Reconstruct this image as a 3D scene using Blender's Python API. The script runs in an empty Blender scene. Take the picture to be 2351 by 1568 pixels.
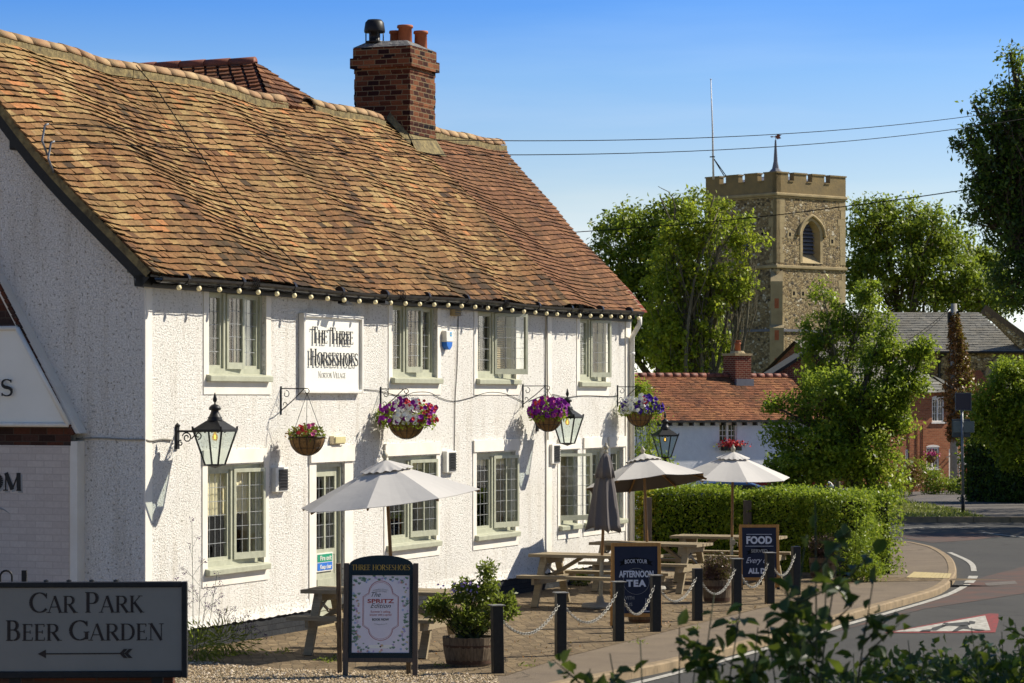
import bpy, bmesh, math, random
import numpy as np
from math import sin, cos, pi, radians, sqrt, atan2, tan
from mathutils import Vector, Matrix, noise, Euler
random.seed(7)
S = bpy.context.scene
COL = S.collection

# ---------------------------------------------------------------- camera, sky, sun
F, CX, HY, EYE = 6500.0, 1175.5, 911.0, 3.0          # focal length and horizon measured on the photograph
cam = bpy.data.objects.new('camera', bpy.data.cameras.new('camera')); COL.objects.link(cam)
cam.location = (0, 0, EYE); cam.rotation_euler = (pi/2, 0, 0)
cam.data.sensor_width = 36; cam.data.lens = 36*F/2351; cam.data.shift_y = (HY-784)/2351
cam.data.clip_end = 3000; cam.data.clip_start = .2
cam.data.dof.use_dof = True; cam.data.dof.focus_distance = 37; cam.data.dof.aperture_fstop = 11
S.camera = cam
SUN = Vector((.641, .246, .585)).normalized()
sl = bpy.data.lights.new('sun', 'SUN'); sl.energy = 4.6; sl.angle = radians(.5); sl.color = (1, .93, .80)
so = bpy.data.objects.new('sun', sl); COL.objects.link(so); so.rotation_euler = SUN.to_track_quat('Z', 'Y').to_euler()
w = bpy.data.worlds.new('World'); S.world = w; w.use_nodes = True
nt = w.node_tree; bg = nt.nodes['Background']
sky = nt.nodes.new('ShaderNodeTexSky'); sky.sky_type = 'NISHITA'; sky.sun_disc = False
sky.sun_elevation = math.asin(SUN.z); sky.sun_rotation = atan2(SUN.x, SUN.y)
sky.ozone_density = 3.0; sky.air_density = 1.0; sky.dust_density = .4
tc = nt.nodes.new('ShaderNodeTexCoord'); sp = nt.nodes.new('ShaderNodeSeparateXYZ'); cb = nt.nodes.new('ShaderNodeCombineXYZ')
ma = nt.nodes.new('ShaderNodeMath'); ma.operation = 'MULTIPLY_ADD'; ma.inputs[1].default_value = 3.4; ma.inputs[2].default_value = .13
nt.links.new(tc.outputs['Generated'], sp.inputs[0]); nt.links.new(sp.outputs[0], cb.inputs[0]); nt.links.new(sp.outputs[1], cb.inputs[1])
nt.links.new(sp.outputs[2], ma.inputs[0]); nt.links.new(ma.outputs[0], cb.inputs[2]); nt.links.new(cb.outputs[0], sky.inputs[0])
hs = nt.nodes.new('ShaderNodeHueSaturation'); hs.inputs['Saturation'].default_value = 1.12
nt.links.new(sky.outputs[0], hs.inputs['Color']); bg.inputs[1].default_value = .115
tr_ = nt.nodes.new('ShaderNodeValToRGB'); er = tr_.color_ramp.elements; SKYT = [(0, (1, .57, .32)), (.0695, (.80, .54, .33)), (.112, (.51, .49, .42)), (.138, (.27, .385, .46)), (.35, (.20, .235, .27)), (1, (.165, .17, .18))]
while len(er) < len(SKYT): er.new(.5)
for q_, (p_, c_) in zip(er, SKYT): q_.position = p_; q_.color = (*c_, 1)
nt.links.new(sp.outputs[2], tr_.inputs[0]); mx = nt.nodes.new('ShaderNodeMix'); mx.data_type = 'RGBA'; mx.blend_type = 'MULTIPLY'; mx.inputs[0].default_value = 1
wn = nt.nodes.new('ShaderNodeTexNoise'); wn.inputs['Scale'].default_value = 3.2; wn.inputs['Detail'].default_value = 5; wn.inputs['Roughness'].default_value = .55
wm = nt.nodes.new('ShaderNodeMapping'); wm.inputs['Scale'].default_value = (1, 1, 9); nt.links.new(tc.outputs['Generated'], wm.inputs[0]); nt.links.new(wm.outputs[0], wn.inputs['Vector'])
wr = nt.nodes.new('ShaderNodeValToRGB'); wr.color_ramp.elements[0].position = .48; wr.color_ramp.elements[1].position = .80; wr.color_ramp.elements[1].color = (.12, .12, .12, 1); nt.links.new(wn.outputs['Fac'], wr.inputs[0])
wx = nt.nodes.new('ShaderNodeMix'); wx.data_type = 'RGBA'; nt.links.new(wr.outputs[0], wx.inputs[0]); wx.inputs[7].default_value = (4.2, 4.6, 5.2, 1); nt.links.new(hs.outputs[0], wx.inputs[6]); nt.links.new(wx.outputs[2], mx.inputs[6]); nt.links.new(tr_.outputs[0], mx.inputs[7]); sc3 = nt.nodes.new('ShaderNodeVectorMath'); sc3.operation = 'SCALE'; sc3.inputs[3].default_value = 3.0; nt.links.new(mx.outputs[2], sc3.inputs[0]); nt.links.new(sc3.outputs[0], bg.inputs[0])
S.view_settings.view_transform = 'Standard'; S.view_settings.look = 'None'; S.view_settings.exposure = .68
S.render.engine = 'CYCLES'

# ---------------------------------------------------------------- measured geometry
A = radians(22.2)
U = Vector((sin(A), cos(A), 0)); N = Vector((cos(A), -sin(A), 0)); O = Vector(((330-CX)/F*32.5, 32.5, 0))
RZ = radians(90-22.2)
def G(px, py, z=0):
    Y = F*(EYE-z)/(py-HY); return Vector(((px-CX)/F*Y, Y, z))
def P(px, py, Y): return Vector(((px-CX)/F*Y, Y, EYE-(py-HY)/F*Y))
def W(px, py, d=0):                                   # pixel -> (s, z) on the facade plane moved out by d
    tx = (px-CX)/F; o = O+N*d; s = (tx*o.y-o.x)/(U.x-tx*U.y); return s, EYE-(py-HY)/F*(o.y+s*U.y)
def WS(px, py, s):                                    # pixel -> (local y, z) on the plane across the facade at s
    tx = (px-CX)/F; o = O+U*s; y = (tx*o.y-o.x)/(-N.x+tx*N.y); return y, EYE-(py-HY)/F*(o.y-N.y*y)
def L(s, d, z): return O+U*s+N*d+Vector((0, 0, z))
def terrain(x, y):
    if y < 70: return 0
    r = min(1, max(0, (x/y-.10)/.03)); k = .045*(1-r)+.02*r
    return max(-4, -(y-70)*k)

# ---------------------------------------------------------------- helpers
def link(o, parent=None):
    COL.objects.link(o)
    if parent: o.parent = parent
    return o
def tag(o, label=None, cat=None, group=None, kind=None):
    if label: o['label'] = label
    if cat: o['category'] = cat
    if group: o['group'] = group
    if kind: o['kind'] = kind
    return o
def thing(name, label, cat, loc=(0, 0, 0), rz=0, group=None):
    o = bpy.data.objects.new(name, None); o.empty_display_size = .1; link(o)
    o.location = loc; o.rotation_euler = (0, 0, rz); return tag(o, label, cat, group)
def copy_tree(o, parent=None):
    c = o.copy(); COL.objects.link(c)
    if parent: c.parent = parent
    for ch in list(o.children): copy_tree(ch, c)
    return c
class MB:
    def __init__(s): s.v = []; s.f = []; s.m = []; s.c = []; s.cur = 0; s.col = 0.0; s.M = None
    def add(s, vs, fs):
        b = len(s.v)
        if s.M is not None: vs = [s.M @ Vector(v) for v in vs]
        s.v += [tuple(v) for v in vs]
        for f in fs: s.f.append(tuple(b+i for i in f)); s.m.append(s.cur); s.c.append(s.col)
        return s
    def box(s, x0, x1, y0, y1, z0, z1):
        return s.add([(x0,y0,z0),(x1,y0,z0),(x1,y1,z0),(x0,y1,z0),(x0,y0,z1),(x1,y0,z1),(x1,y1,z1),(x0,y1,z1)],
                     [(0,3,2,1),(4,5,6,7),(0,1,5,4),(1,2,6,5),(2,3,7,6),(3,0,4,7)])
    def beam(s, a, b, w_, h, up=(0, 0, 1)):           # rectangular bar from a to b
        a = Vector(a); b = Vector(b); d = (b-a).normalized(); up = Vector(up)
        if abs(d.dot(up)) > .98: up = Vector((0, 1, 0))
        x = d.cross(up).normalized()*w_/2; y = x.cross(d).normalized()*h/2
        return s.add([a-x-y, a+x-y, a+x+y, a-x+y, b-x-y, b+x-y, b+x+y, b-x+y], [(0,1,2,3),(7,6,5,4),(0,4,5,1),(1,5,6,2),(2,6,7,3),(3,7,4,0)])
    def tube(s, pts, r, n=6, close=False):
        pts = [Vector(p) for p in pts]; k = len(pts)
        rr = r if isinstance(r, (list, tuple)) else [r]*k
        vs = []; ref = None
        for i, p in enumerate(pts):
            if close: d = (pts[(i+1) % k]-pts[i-1])
            else: d = (pts[min(i+1, k-1)]-pts[max(i-1, 0)])
            d = d.normalized() if d.length > 1e-9 else Vector((0, 0, 1))
            if ref is None: ref = Vector((0, 0, 1)) if abs(d.z) < .9 else Vector((1, 0, 0))
            x = d.cross(ref).normalized(); y = x.cross(d).normalized(); ref = y
            for j in range(n):
                t = 2*pi*j/n; vs.append(p+(x*cos(t)+y*sin(t))*rr[i])
        fs = []
        for i in range(k if close else k-1):
            for j in range(n):
                a = i*n+j; b = i*n+(j+1) % n; c = ((i+1) % k)*n+(j+1) % n; d = ((i+1) % k)*n+j
                fs.append((a, b, c, d))
        if not close: fs += [tuple(range(n))[::-1], tuple((k-1)*n+j for j in range(n))]
        return s.add(vs, fs)
    def lathe(s, prof, n=16, c=(0, 0), close_ends=True, wob=None):
        vs = []; fs = []; k = len(prof)
        for i, (r, z) in enumerate(prof):
            for j in range(n):
                t = 2*pi*j/n; q = r*(wob(t, z) if wob else 1); vs.append((c[0]+q*cos(t), c[1]+q*sin(t), z))
        for i in range(k-1):
            for j in range(n): fs.append((i*n+j, i*n+(j+1) % n, (i+1)*n+(j+1) % n, (i+1)*n+j))
        if close_ends: fs += [tuple(range(n))[::-1], tuple((k-1)*n+j for j in range(n))]
        return s.add(vs, fs)
    def prism(s, poly, y0, y1):                       # polygon in xz, extruded along y
        n = len(poly); vs = [(x, y0, z) for x, z in poly]+[(x, y1, z) for x, z in poly]
        return s.add(vs, [tuple(range(n)), tuple(range(2*n-1, n-1, -1))]+[(i, n+i, n+(i+1) % n, (i+1) % n) for i in range(n)])
    def prismz(s, poly, z0, z1):
        n = len(poly); vs = [(p[0], p[1], z0) for p in poly]+[(p[0], p[1], z1) for p in poly]
        return s.add(vs, [tuple(range(n))[::-1], tuple(range(n, 2*n))]+[(i, (i+1) % n, n+(i+1) % n, n+i) for i in range(n)])
    def build(s, name, mats, parent=None, smooth=False, bevel=0):
        me = bpy.data.meshes.new(name); me.from_pydata(s.v, [], s.f)
        if not isinstance(mats, (list, tuple)): mats = [mats]
        for m in mats: me.materials.append(m)
        if any(s.m): me.polygons.foreach_set('material_index', s.m)
        if any(s.c):
            at = me.attributes.new('rnd', 'FLOAT', 'FACE'); at.data.foreach_set('value', s.c)
        if smooth: me.polygons.foreach_set('use_smooth', [True]*len(s.f))
        me.update(); o = bpy.data.objects.new(name, me); link(o, parent)
        if bevel:
            b = o.modifiers.new('b', 'BEVEL'); b.width = bevel; b.segments = 2; b.limit_method = 'ANGLE'
        return o
def arc(cx, cz, rx, rz, a0, a1, n=10, y=0): return [(cx+rx*cos(a0+(a1-a0)*i/n), y, cz+rz*sin(a0+(a1-a0)*i/n)) for i in range(n+1)]

# ---------------------------------------------------------------- materials
class NT:
    def __init__(s, name):
        s.m = bpy.data.materials.new(name); s.m.use_nodes = True; s.t = s.m.node_tree; s.p = s.t.nodes['Principled BSDF']; s.out = s.t.nodes['Material Output']
    def n(s, typ, **k):
        o = s.t.nodes.new('ShaderNode'+typ)
        for a, b in k.items():
            if a.startswith('i_'): o.inputs[a[2:]].default_value = b
            elif a.startswith('n_'): o.inputs[int(a[2:])].default_value = b
            else: setattr(o, a, b)
        return o
    def l(s, a, b): s.t.links.new(a, b)
    def co(s, scale=None):
        c = s.n('TexCoord')
        if scale is None: return c.outputs['Object']
        m = s.n('Mapping'); m.inputs['Scale'].default_value = scale; s.l(c.outputs['Object'], m.inputs[0]); return m.outputs[0]
    def noise(s, scale, detail=4, rough=.6, vec=None, dist=0):
        o = s.n('TexNoise'); o.inputs['Scale'].default_value = scale; o.inputs['Detail'].default_value = detail; o.inputs['Roughness'].default_value = rough
        o.inputs['Distortion'].default_value = dist
        s.l(vec if vec is not None else s.co(), o.inputs['Vector']); return o.outputs['Fac']
    def ramp(s, fac, stops):
        r = s.n('ValToRGB'); e = r.color_ramp.elements
        while len(e) < len(stops): e.new(.5)
        for q, (p, c) in zip(e, stops): q.position = p; q.color = (*c, 1) if len(c) == 3 else c
        s.l(fac, r.inputs[0]); return r.outputs[0]
    def mix(s, fac, a, b, mode='MIX'):
        m = s.n('Mix', data_type='RGBA', blend_type=mode)
        for v, i in ((fac, 0), (a, 6), (b, 7)):
            if isinstance(v, (int, float)): m.inputs[i].default_value = v
            elif isinstance(v, tuple): m.inputs[i].default_value = (*v, 1) if len(v) == 3 else v
            else: s.l(v, m.inputs[i])
        return m.outputs[2]
    def math(s, op, a, b=0):
        m = s.n('Math', operation=op)
        for v, i in ((a, 0), (b, 1)):
            if isinstance(v, (int, float)): m.inputs[i].default_value = v
            else: s.l(v, m.inputs[i])
        return m.outputs[0]
    def base(s, c):
        if isinstance(c, tuple): s.p.inputs['Base Color'].default_value = (*c, 1)
        else: s.l(c, s.p.inputs['Base Color'])
    def bump(s, h, strength=.5, dist=.01):
        b = s.n('Bump'); b.inputs['Strength'].default_value = strength; b.inputs['Distance'].default_value = dist
        s.l(h, b.inputs['Height']); s.l(b.outputs[0], s.p.inputs['Normal'])
    def rough(s, r, spec=.4): s.p.inputs['Roughness'].default_value = r; s.p.inputs['Specular IOR Level'].default_value = spec
def simple(name, c, rough=.6, c2=None, sc=8, bump=0, bsc=60, bd=.004, metal=0, spec=.25, stretch=None):
    t = NT(name); t.rough(rough, spec); t.p.inputs['Metallic'].default_value = metal
    c2 = c2 or tuple(x*.78 for x in c)
    v = t.co(stretch) if stretch else None
    t.base(t.mix(t.ramp(t.noise(sc, 5, .65, v), [(.35, (0, 0, 0)), (.65, (1, 1, 1))]), c2, c))
    if bump: t.bump(t.noise(bsc, 4, .6, v), bump, bd)
    return t.m

def roughcast(name, c, sc=48, strength=.8, dist=.012):
    t = NT(name); t.rough(1, 0)
    big = t.noise(.8, 4, .6); v1 = t.noise(sc, 3, .7); v2 = t.noise(sc*2.3, 3, .6)
    h = t.math('ADD', t.ramp(v1, [(.36, (0, 0, 0)), (.52, (1, 1, 1))]), t.math('MULTIPLY', v2, .5))
    pit = t.ramp(t.noise(sc*.55, 3, .7), [(.355, (.33, .30, .24)), (.43, (1, 1, 1))])       # sparse dark specks multiplied into the render colour
    col = t.mix(t.ramp(big, [(.35, (0, 0, 0)), (.7, (1, 1, 1))]), tuple(x*.93 for x in c), c)
    st_ = t.noise(1.0, 5, .7, t.co((4.5, 4.5, .55))); col = t.mix(t.ramp(st_, [(.50, (0, 0, 0)), (.74, (.6, .6, .6))]), col, (.56, .50, .41))
    t.base(t.mix(.75, col, pit, 'MULTIPLY')); t.bump(h, strength, dist); return t.m
def brick(name, c1, c2, mortar, w_=.225, h=.075, ms=.012, c3=None, bumps=.6, rough=.85, dark=.45):
    t = NT(name); t.rough(rough, .08); c = t.n('TexCoord'); sp = t.n('SeparateXYZ'); t.l(c.outputs['Object'], sp.inputs[0])
    u = t.math('ADD', sp.outputs[0], sp.outputs[1]); cb = t.n('CombineXYZ'); t.l(u, cb.inputs[0]); t.l(sp.outputs[2], cb.inputs[1])
    b = t.n('TexBrick'); t.l(cb.outputs[0], b.inputs['Vector']); b.inputs['Scale'].default_value = 1
    b.inputs['Brick Width'].default_value = w_; b.inputs['Row Height'].default_value = h; b.inputs['Mortar Size'].default_value = ms/2
    b.inputs['Mortar Smooth'].default_value = .15; b.inputs['Bias'].default_value = 0
    b.inputs['Color1'].default_value = (0, 0, 0, 1); b.inputs['Color2'].default_value = (1, 1, 1, 1); b.inputs['Mortar'].default_value = (.5, .5, .5, 1)
    stops = [(0, c1), (.45, c2), (1, c3 or c2)] if c3 else [(0, c1), (1, c2)]
    bc = t.ramp(b.outputs['Color'], stops)
    nz = t.noise(30, 4, .7); bc = t.mix(.5, bc, t.ramp(nz, [(.3, (dark, dark, dark)), (.7, (1.25, 1.25, 1.25))]), 'MULTIPLY')
    col = t.mix(b.outputs['Fac'], bc, mortar)
    t.base(col)
    h_ = t.math('SUBTRACT', t.math('MULTIPLY', nz, .35), b.outputs['Fac']); t.bump(h_, bumps, .012); return t.m
def leafmat(name, stops, trans=.35, rough=.45):
    t = NT(name); at = t.n('Attribute'); at.attribute_name = 'rnd'
    c = t.ramp(at.outputs['Fac'], stops); t.base(c); t.rough(rough, .35)
    tr = t.n('BsdfTranslucent'); t.l(t.mix(.6, c, (.35, .45, .05)), tr.inputs[0]); m = t.n('MixShader'); m.inputs[0].default_value = trans
    t.l(t.p.outputs[0], m.inputs[1]); t.l(tr.outputs[0], m.inputs[2]); t.l(m.outputs[0], t.out.inputs[0]); return t.m
def glass(name, tint=(1, 1, 1), gloss_rough=0.0, k=1.0):
    t = NT(name); tr = t.n('BsdfTransparent'); tr.inputs[0].default_value = (*tint, 1); g = t.n('BsdfGlossy'); g.inputs['Roughness'].default_value = gloss_rough
    nz = t.noise(2.0, 2, .5); b = t.n('Bump'); b.inputs['Strength'].default_value = .25; b.inputs['Distance'].default_value = .01; t.l(nz, b.inputs['Height']); t.l(b.outputs[0], g.inputs['Normal'])
    f = t.n('Fresnel'); ge = t.n('NewGeometry'); t.l(t.math('SUBTRACT', 1.5, t.math('MULTIPLY', ge.outputs['Backfacing'], .8333)), f.inputs[0]); m = t.n('MixShader'); t.l(t.math('MULTIPLY', f.outputs[0], k), m.inputs[0]); t.l(tr.outputs[0], m.inputs[1]); t.l(g.outputs[0], m.inputs[2]); t.l(m.outputs[0], t.out.inputs[0]); return t.m
def wood(name, c1, c2, axis=(1, 14, 14), sc=4, rough=.75):
    t = NT(name); t.rough(rough, .3); v = t.co(axis); f = t.noise(sc, 6, .7, v, .4)
    t.base(t.ramp(f, [(.3, c1), (.7, c2)])); t.bump(f, .35, .004); return t.m

M = {}
M['render'] = roughcast('roughcast_white', (.845, .815, .755))
M['smooth'] = simple('smooth_render', (.80, .76, .68), .8, (.72, .67, .58), 2.5, .25, 50, .003)
M['cottage'] = simple('cottage_render', (.72, .73, .76), .9, (.66, .67, .70), 4, .5, 14, .02)
M['black'] = simple('black_paint', (.012, .012, .013), .45, (.02, .02, .02), 20, .15, 80, .002, spec=.25)
M['gut'] = simple('gutter_black', (.018, .017, .018), .3, (.035, .03, .026), 12)
M['white'] = simple('white_paint', (.78, .76, .70), .45, (.70, .67, .60), 6)
M['panel'] = simple('sign_panel', (.82, .80, .72), .35, (.79, .77, .69), 3)
M['sage'] = simple('sage_paint', (.45, .455, .345), .5, (.37, .375, .28), 10, .2, 60, .002)
M['lead'] = simple('leading', (.36, .37, .37), .5, (.22, .23, .23), 30)
M['glass'] = glass('window_glass', (.965, .985, .975), 0, .9)
M['lampglass'] = glass('lantern_glass', (.82, .87, .85), 0, .6)
M['plinth'] = brick('painted_plinth', (.03, .032, .036), (.045, .047, .05), (.02, .02, .022), .22, .075, .01)
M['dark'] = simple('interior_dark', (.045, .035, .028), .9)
M['curtain'] = simple('curtain_cream', (.86, .74, .50), .9, (.78, .66, .42), 4)
M['blind'] = simple('blind_tan', (.34, .27, .16), .85, (.28, .22, .13), 5)
M['chimney'] = brick('old_chimney_brick', (.008, .008, .012), (.085, .027, .016), (.20, .155, .09), .20, .082, .015, (.24, .095, .045), .9)
M['darkbrick'] = brick('dark_brick', (.035, .022, .018), (.13, .045, .025), (.08, .06, .045), .225, .08, .01, (.05, .035, .03), .6)
M['paintbrick'] = brick('painted_brick', (.50, .43, .38), (.56, .49, .43), (.47, .40, .35), .23, .078, .01, None, .35, .8, .9)
M['redbrick'] = brick('red_brick', (.24, .085, .045), (.40, .155, .075), (.33, .22, .13), .225, .077, .013, (.32, .11, .055))
M['cottbrick'] = brick('cottage_brick', (.13, .035, .025), (.2, .05, .03), (.35, .27, .18), .225, .08, .014)
M['coir'] = simple('coir_liner', (.20, .115, .045), .95, (.12, .07, .03), 14, .6, 60, .01)
M['soil'] = simple('soil', (.03, .02, .012), .95, None, 20, .8, 50, .01)
M['terracotta'] = simple('terracotta', (.42, .13, .055), .7, (.30, .09, .04), 8)
M['teak'] = wood('weathered_pine', (.20, .155, .095), (.34, .275, .17))
M['oak'] = wood('varnished_oak', (.36, .17, .045), (.52, .27, .08), (14, 14, 1.2))
M['greywood'] = wood('grey_wood', (.06, .045, .035), (.12, .095, .075), (14, 14, 1))
M['barrel'] = wood('barrel_oak', (.05, .035, .022), (.20, .145, .09), (12, 12, 1.5))
M['rust'] = simple('rusty_hoop', (.10, .05, .028), .8, (.05, .03, .02), 20)
M['bronze'] = simple('umbrella_pole', (.24, .13, .045), .4, (.18, .09, .03), 5)
M['polemetal'] = simple('pole_sleeve', (.42, .38, .28), .45, None, 10)
M['concrete'] = simple('concrete_base', (.33, .31, .27), .85, None, 10, .3)
M['navy'] = simple('chalkboard', (.012, .016, .036), .5, (.018, .022, .042), 4)
M['greenblk'] = simple('dark_green_paint', (.006, .016, .02), .35, (.01, .022, .026), 6)
M['ink'] = simple('black_lettering', (.02, .02, .02), .5)
M['grayink'] = simple('grey_lettering', (.35, .35, .34), .6)
M['gold'] = simple('gold_lettering', (.50, .33, .06), .5)
M['chalk'] = simple('chalk_white', (.72, .74, .80), .8)
M['signgrey'] = simple('sign_face_grey', (.30, .27, .225), .6, (.27, .245, .205), 2, spec=.2)
M['brown'] = simple('brown_lettering', (.045, .032, .026), .6)
M['poster'] = simple('poster_paper', (.74, .70, .74), .5, (.70, .66, .70), 3)
M['red'] = simple('red_ink', (.45, .06, .04), .6)
M['posterink'] = simple('poster_dark_ink', (.05, .07, .06), .6)
M['chain'] = simple('galvanised_chain', (.36, .35, .31), .45, (.16, .15, .13), 40, metal=.3)
M['steel'] = simple('galvanised_steel', (.22, .23, .25), .45, None, 10, metal=.4)
M['flagwhite'] = simple('flagpole_white', (.7, .7, .72), .4)
M['leadroof'] = simple('lead_sheet', (.16, .165, .19), .5, None, 3)
M['stone'] = simple('limestone', (.42, .33, .18), .9, (.30, .235, .13), 1.2, .4, 8, .03)
M['parapet'] = simple('rendered_parapet', (.27, .20, .095), .95, (.20, .155, .085), 1.3, .4, 6, .03)
M['wire'] = simple('wire_black', (.012, .012, .012), .95, spec=.1)
M['bark'] = simple('bark', (.12, .095, .06), .9, (.07, .055, .04), 5, .8, 15, .03, stretch=(4, 4, .7))
M['ivybark'] = simple('pale_bark', (.20, .17, .105), .9, (.10, .085, .055), 4, .6, 15, .03, stretch=(4, 4, .7))
M['twig'] = simple('green_twig', (.05, .06, .025), .7)
M['blue'] = simple('car_blue', (.06, .12, .26), .25, (.055, .11, .25), 2, spec=.6)
M['redpaint'] = simple('van_red', (.35, .02, .02), .35)
M['tyre'] = simple('tyre', (.02, .02, .02), .8)
M['carglass'] = simple('car_glass', (.02, .025, .03), .1, None, 3, spec=.6)
M['yellow'] = simple('tactile_buff', (.50, .40, .20), .8)
M['roadwhite'] = simple('road_paint_white', (.50, .48, .42), .8, (.26, .24, .20), 14)
M['roadred'] = simple('road_paint_red', (.27, .045, .042), .85, (.13, .05, .045), 14)
M['redasphalt'] = simple('worn_red_surfacing', (.115, .062, .046), .9, (.07, .06, .052), 1.5)
M['kerb'] = simple('kerb_stone', (.30, .22, .13), .85, (.20, .15, .09), 5, .4, 60, .006)
M['solar'] = simple('solar_cells', (.008, .012, .04), .2, (.01, .014, .05), 40)
M['box'] = simple('grey_box', (.20, .22, .20), .5)
M['emit'] = None
def emat(name, c, e):
    t = NT(name); t.base(c); t.p.inputs['Emission Color'].default_value = (*c, 1); t.p.inputs['Emission Strength'].default_value = e; return t.m
M['bulb'] = emat('festoon_bulb', (.90, .76, .42), .06)
M['filament'] = emat('lamp_filament', (1, .55, .15), 2.5)
M['green'] = simple('green_sticker', (.02, .30, .17), .5); M['bluesign'] = simple('blue_sticker', (.03, .17, .60), .5); M['cyan'] = simple('cyan_label', (.05, .40, .75), .5)
M['canvas'] = None
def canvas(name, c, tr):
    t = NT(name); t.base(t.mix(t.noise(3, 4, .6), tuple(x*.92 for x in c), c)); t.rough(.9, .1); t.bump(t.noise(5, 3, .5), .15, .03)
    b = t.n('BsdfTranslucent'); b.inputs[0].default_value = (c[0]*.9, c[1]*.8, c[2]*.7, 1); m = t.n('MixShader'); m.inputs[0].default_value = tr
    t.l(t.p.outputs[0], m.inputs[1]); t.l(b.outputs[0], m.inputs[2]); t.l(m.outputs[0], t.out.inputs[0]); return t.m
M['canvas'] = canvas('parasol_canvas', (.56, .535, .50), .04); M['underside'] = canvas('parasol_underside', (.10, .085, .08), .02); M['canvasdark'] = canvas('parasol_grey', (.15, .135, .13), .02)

# tiles: colour by the tile's own random value, weather stains by noise
def tilemat(name, stops, moss=.5, lichen=True):
    t = NT(name); t.rough(.88, .2); at = t.n('Attribute'); at.attribute_name = 'rnd'
    c = t.ramp(at.outputs['Fac'], stops); n1 = t.noise(1.1, 5, .65); n2 = t.noise(26, 4, .7)
    c = t.mix(t.ramp(n1, [(.42, (0, 0, 0)), (.68, (moss,)*3)]), c, (.10, .075, .03))
    c = t.mix(.75, c, t.ramp(n2, [(.3, (.42, .38, .32)), (.6, (1.2, 1.17, 1.08))]), 'MULTIPLY')
    if lichen: c = t.mix(t.ramp(t.noise(7, 5, .75), [(.66, (0, 0, 0)), (.74, (.6,)*3)]), c, (.42, .40, .34))
    t.base(c); t.bump(n2, .5, .008); return t.m
M['tiles'] = tilemat('old_peg_tiles', [(0, (.05, .03, .018)), (.2, (.12, .058, .028)), (.42, (.215, .105, .042)), (.6, (.262, .148, .066)), (.8, (.345, .225, .092)), (.94, (.38, .265, .125)), (1, (.42, .18, .07))])
M['tiles2'] = tilemat('reddish_peg_tiles', [(0, (.055, .027, .017)), (.4, (.15, .066, .034)), (.75, (.23, .108, .052)), (1, (.31, .15, .08))], .3)
M['tiles3'] = tilemat('clean_red_tiles', [(0, (.11, .045, .027)), (.5, (.235, .09, .045)), (1, (.35, .155, .07))], .3, True)
M['slate'] = tilemat('slates', [(0, (.13, .13, .12)), (.5, (.20, .20, .19)), (1, (.27, .26, .235))], .25, False)
M['ridge'] = simple('ridge_tiles', (.40, .29, .155), .9, (.27, .15, .08), 2.2, .5, 30, .01)
M['ridgered'] = simple('red_ridge_tiles', (.22, .07, .04), .6, (.14, .05, .035), 3)
M['mortar'] = simple('bedding_mortar', (.28, .22, .10), .95, (.10, .08, .045), 9, .8, 20, .02)
M['moss'] = simple('moss_shade_tile_edges', (.030, .022, .012), .95, (.05, .042, .012), 12)  # moss on the tile butts, darkened to paint in the course shadow lines
def flint():
    t = NT('flint_rubble'); t.rough(.8, .3); v = t.co((1, 1, 1.35)); vo = t.n('TexVoronoi'); vo.inputs['Scale'].default_value = 5.2; t.l(v, vo.inputs['Vector'])
    ve = t.n('TexVoronoi', feature='DISTANCE_TO_EDGE'); ve.inputs['Scale'].default_value = 5.2; t.l(v, ve.inputs['Vector'])
    sp = t.n('SeparateColor'); t.l(vo.outputs['Color'], sp.inputs[0])
    c = t.ramp(sp.outputs[0], [(0, (.06, .05, .035)), (.3, (.26, .185, .085)), (.7, (.38, .285, .14)), (.92, (.42, .34, .2)), (1, (.60, .54, .42))])
    e = t.ramp(ve.outputs['Distance'], [(.02, (0, 0, 0)), (.12, (1, 1, 1))])
    t.base(t.mix(e, (.24, .18, .095), c)); t.bump(e, .9, .05); return t.m
M['flint'] = flint()
GREENS = {
 'oak': [(0, (.03, .055, .006)), (.45, (.10, .155, .012)), (1, (.24, .28, .025))],
 'lime': [(0, (.06, .09, .008)), (.45, (.20, .26, .015)), (1, (.42, .42, .03))],
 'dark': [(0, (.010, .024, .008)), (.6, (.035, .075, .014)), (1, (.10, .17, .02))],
 'bush': [(0, (.035, .06, .006)), (.45, (.125, .195, .012)), (.85, (.26, .33, .022)), (1, (.36, .38, .05))],
 'hedge': [(0, (.025, .055, .006)), (.45, (.12, .19, .012)), (.88, (.27, .33, .022)), (.93, (.33, .30, .03)), (1, (.36, .34, .06))],
 'gold': [(0, (.20, .17, .02)), (.5, (.42, .32, .03)), (1, (.5, .42, .05))],
 'dead': [(0, (.07, .028, .010)), (.5, (.20, .085, .022)), (1, (.34, .17, .05))],
 'fore': [(0, (.010, .026, .008)), (.6, (.032, .068, .014)), (1, (.085, .15, .02))],
 'heather': [(0, (.05, .022, .02)), (.6, (.12, .055, .045)), (1, (.22, .13, .09))],
 'pot': [(0, (.04, .06, .012)), (.5, (.12, .15, .022)), (1, (.26, .27, .05))]}
for k, st in GREENS.items():
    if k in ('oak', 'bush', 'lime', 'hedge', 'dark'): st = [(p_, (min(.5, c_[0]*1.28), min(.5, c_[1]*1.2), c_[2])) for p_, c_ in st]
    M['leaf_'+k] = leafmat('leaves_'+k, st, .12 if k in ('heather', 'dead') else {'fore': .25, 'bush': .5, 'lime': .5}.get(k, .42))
M['petal_white'] = simple('petals_white', (.88, .88, .80), .8); M['petal_purple'] = simple('petals_purple', (.28, .015, .30), .7)
M['petal_violet'] = simple('petals_violet', (.075, .02, .30), .7); M['petal_red'] = simple('petals_red', (.62, .05, .06), .7); M['petal_pink'] = simple('petals_pink', (.62, .10, .28), .7)

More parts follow.
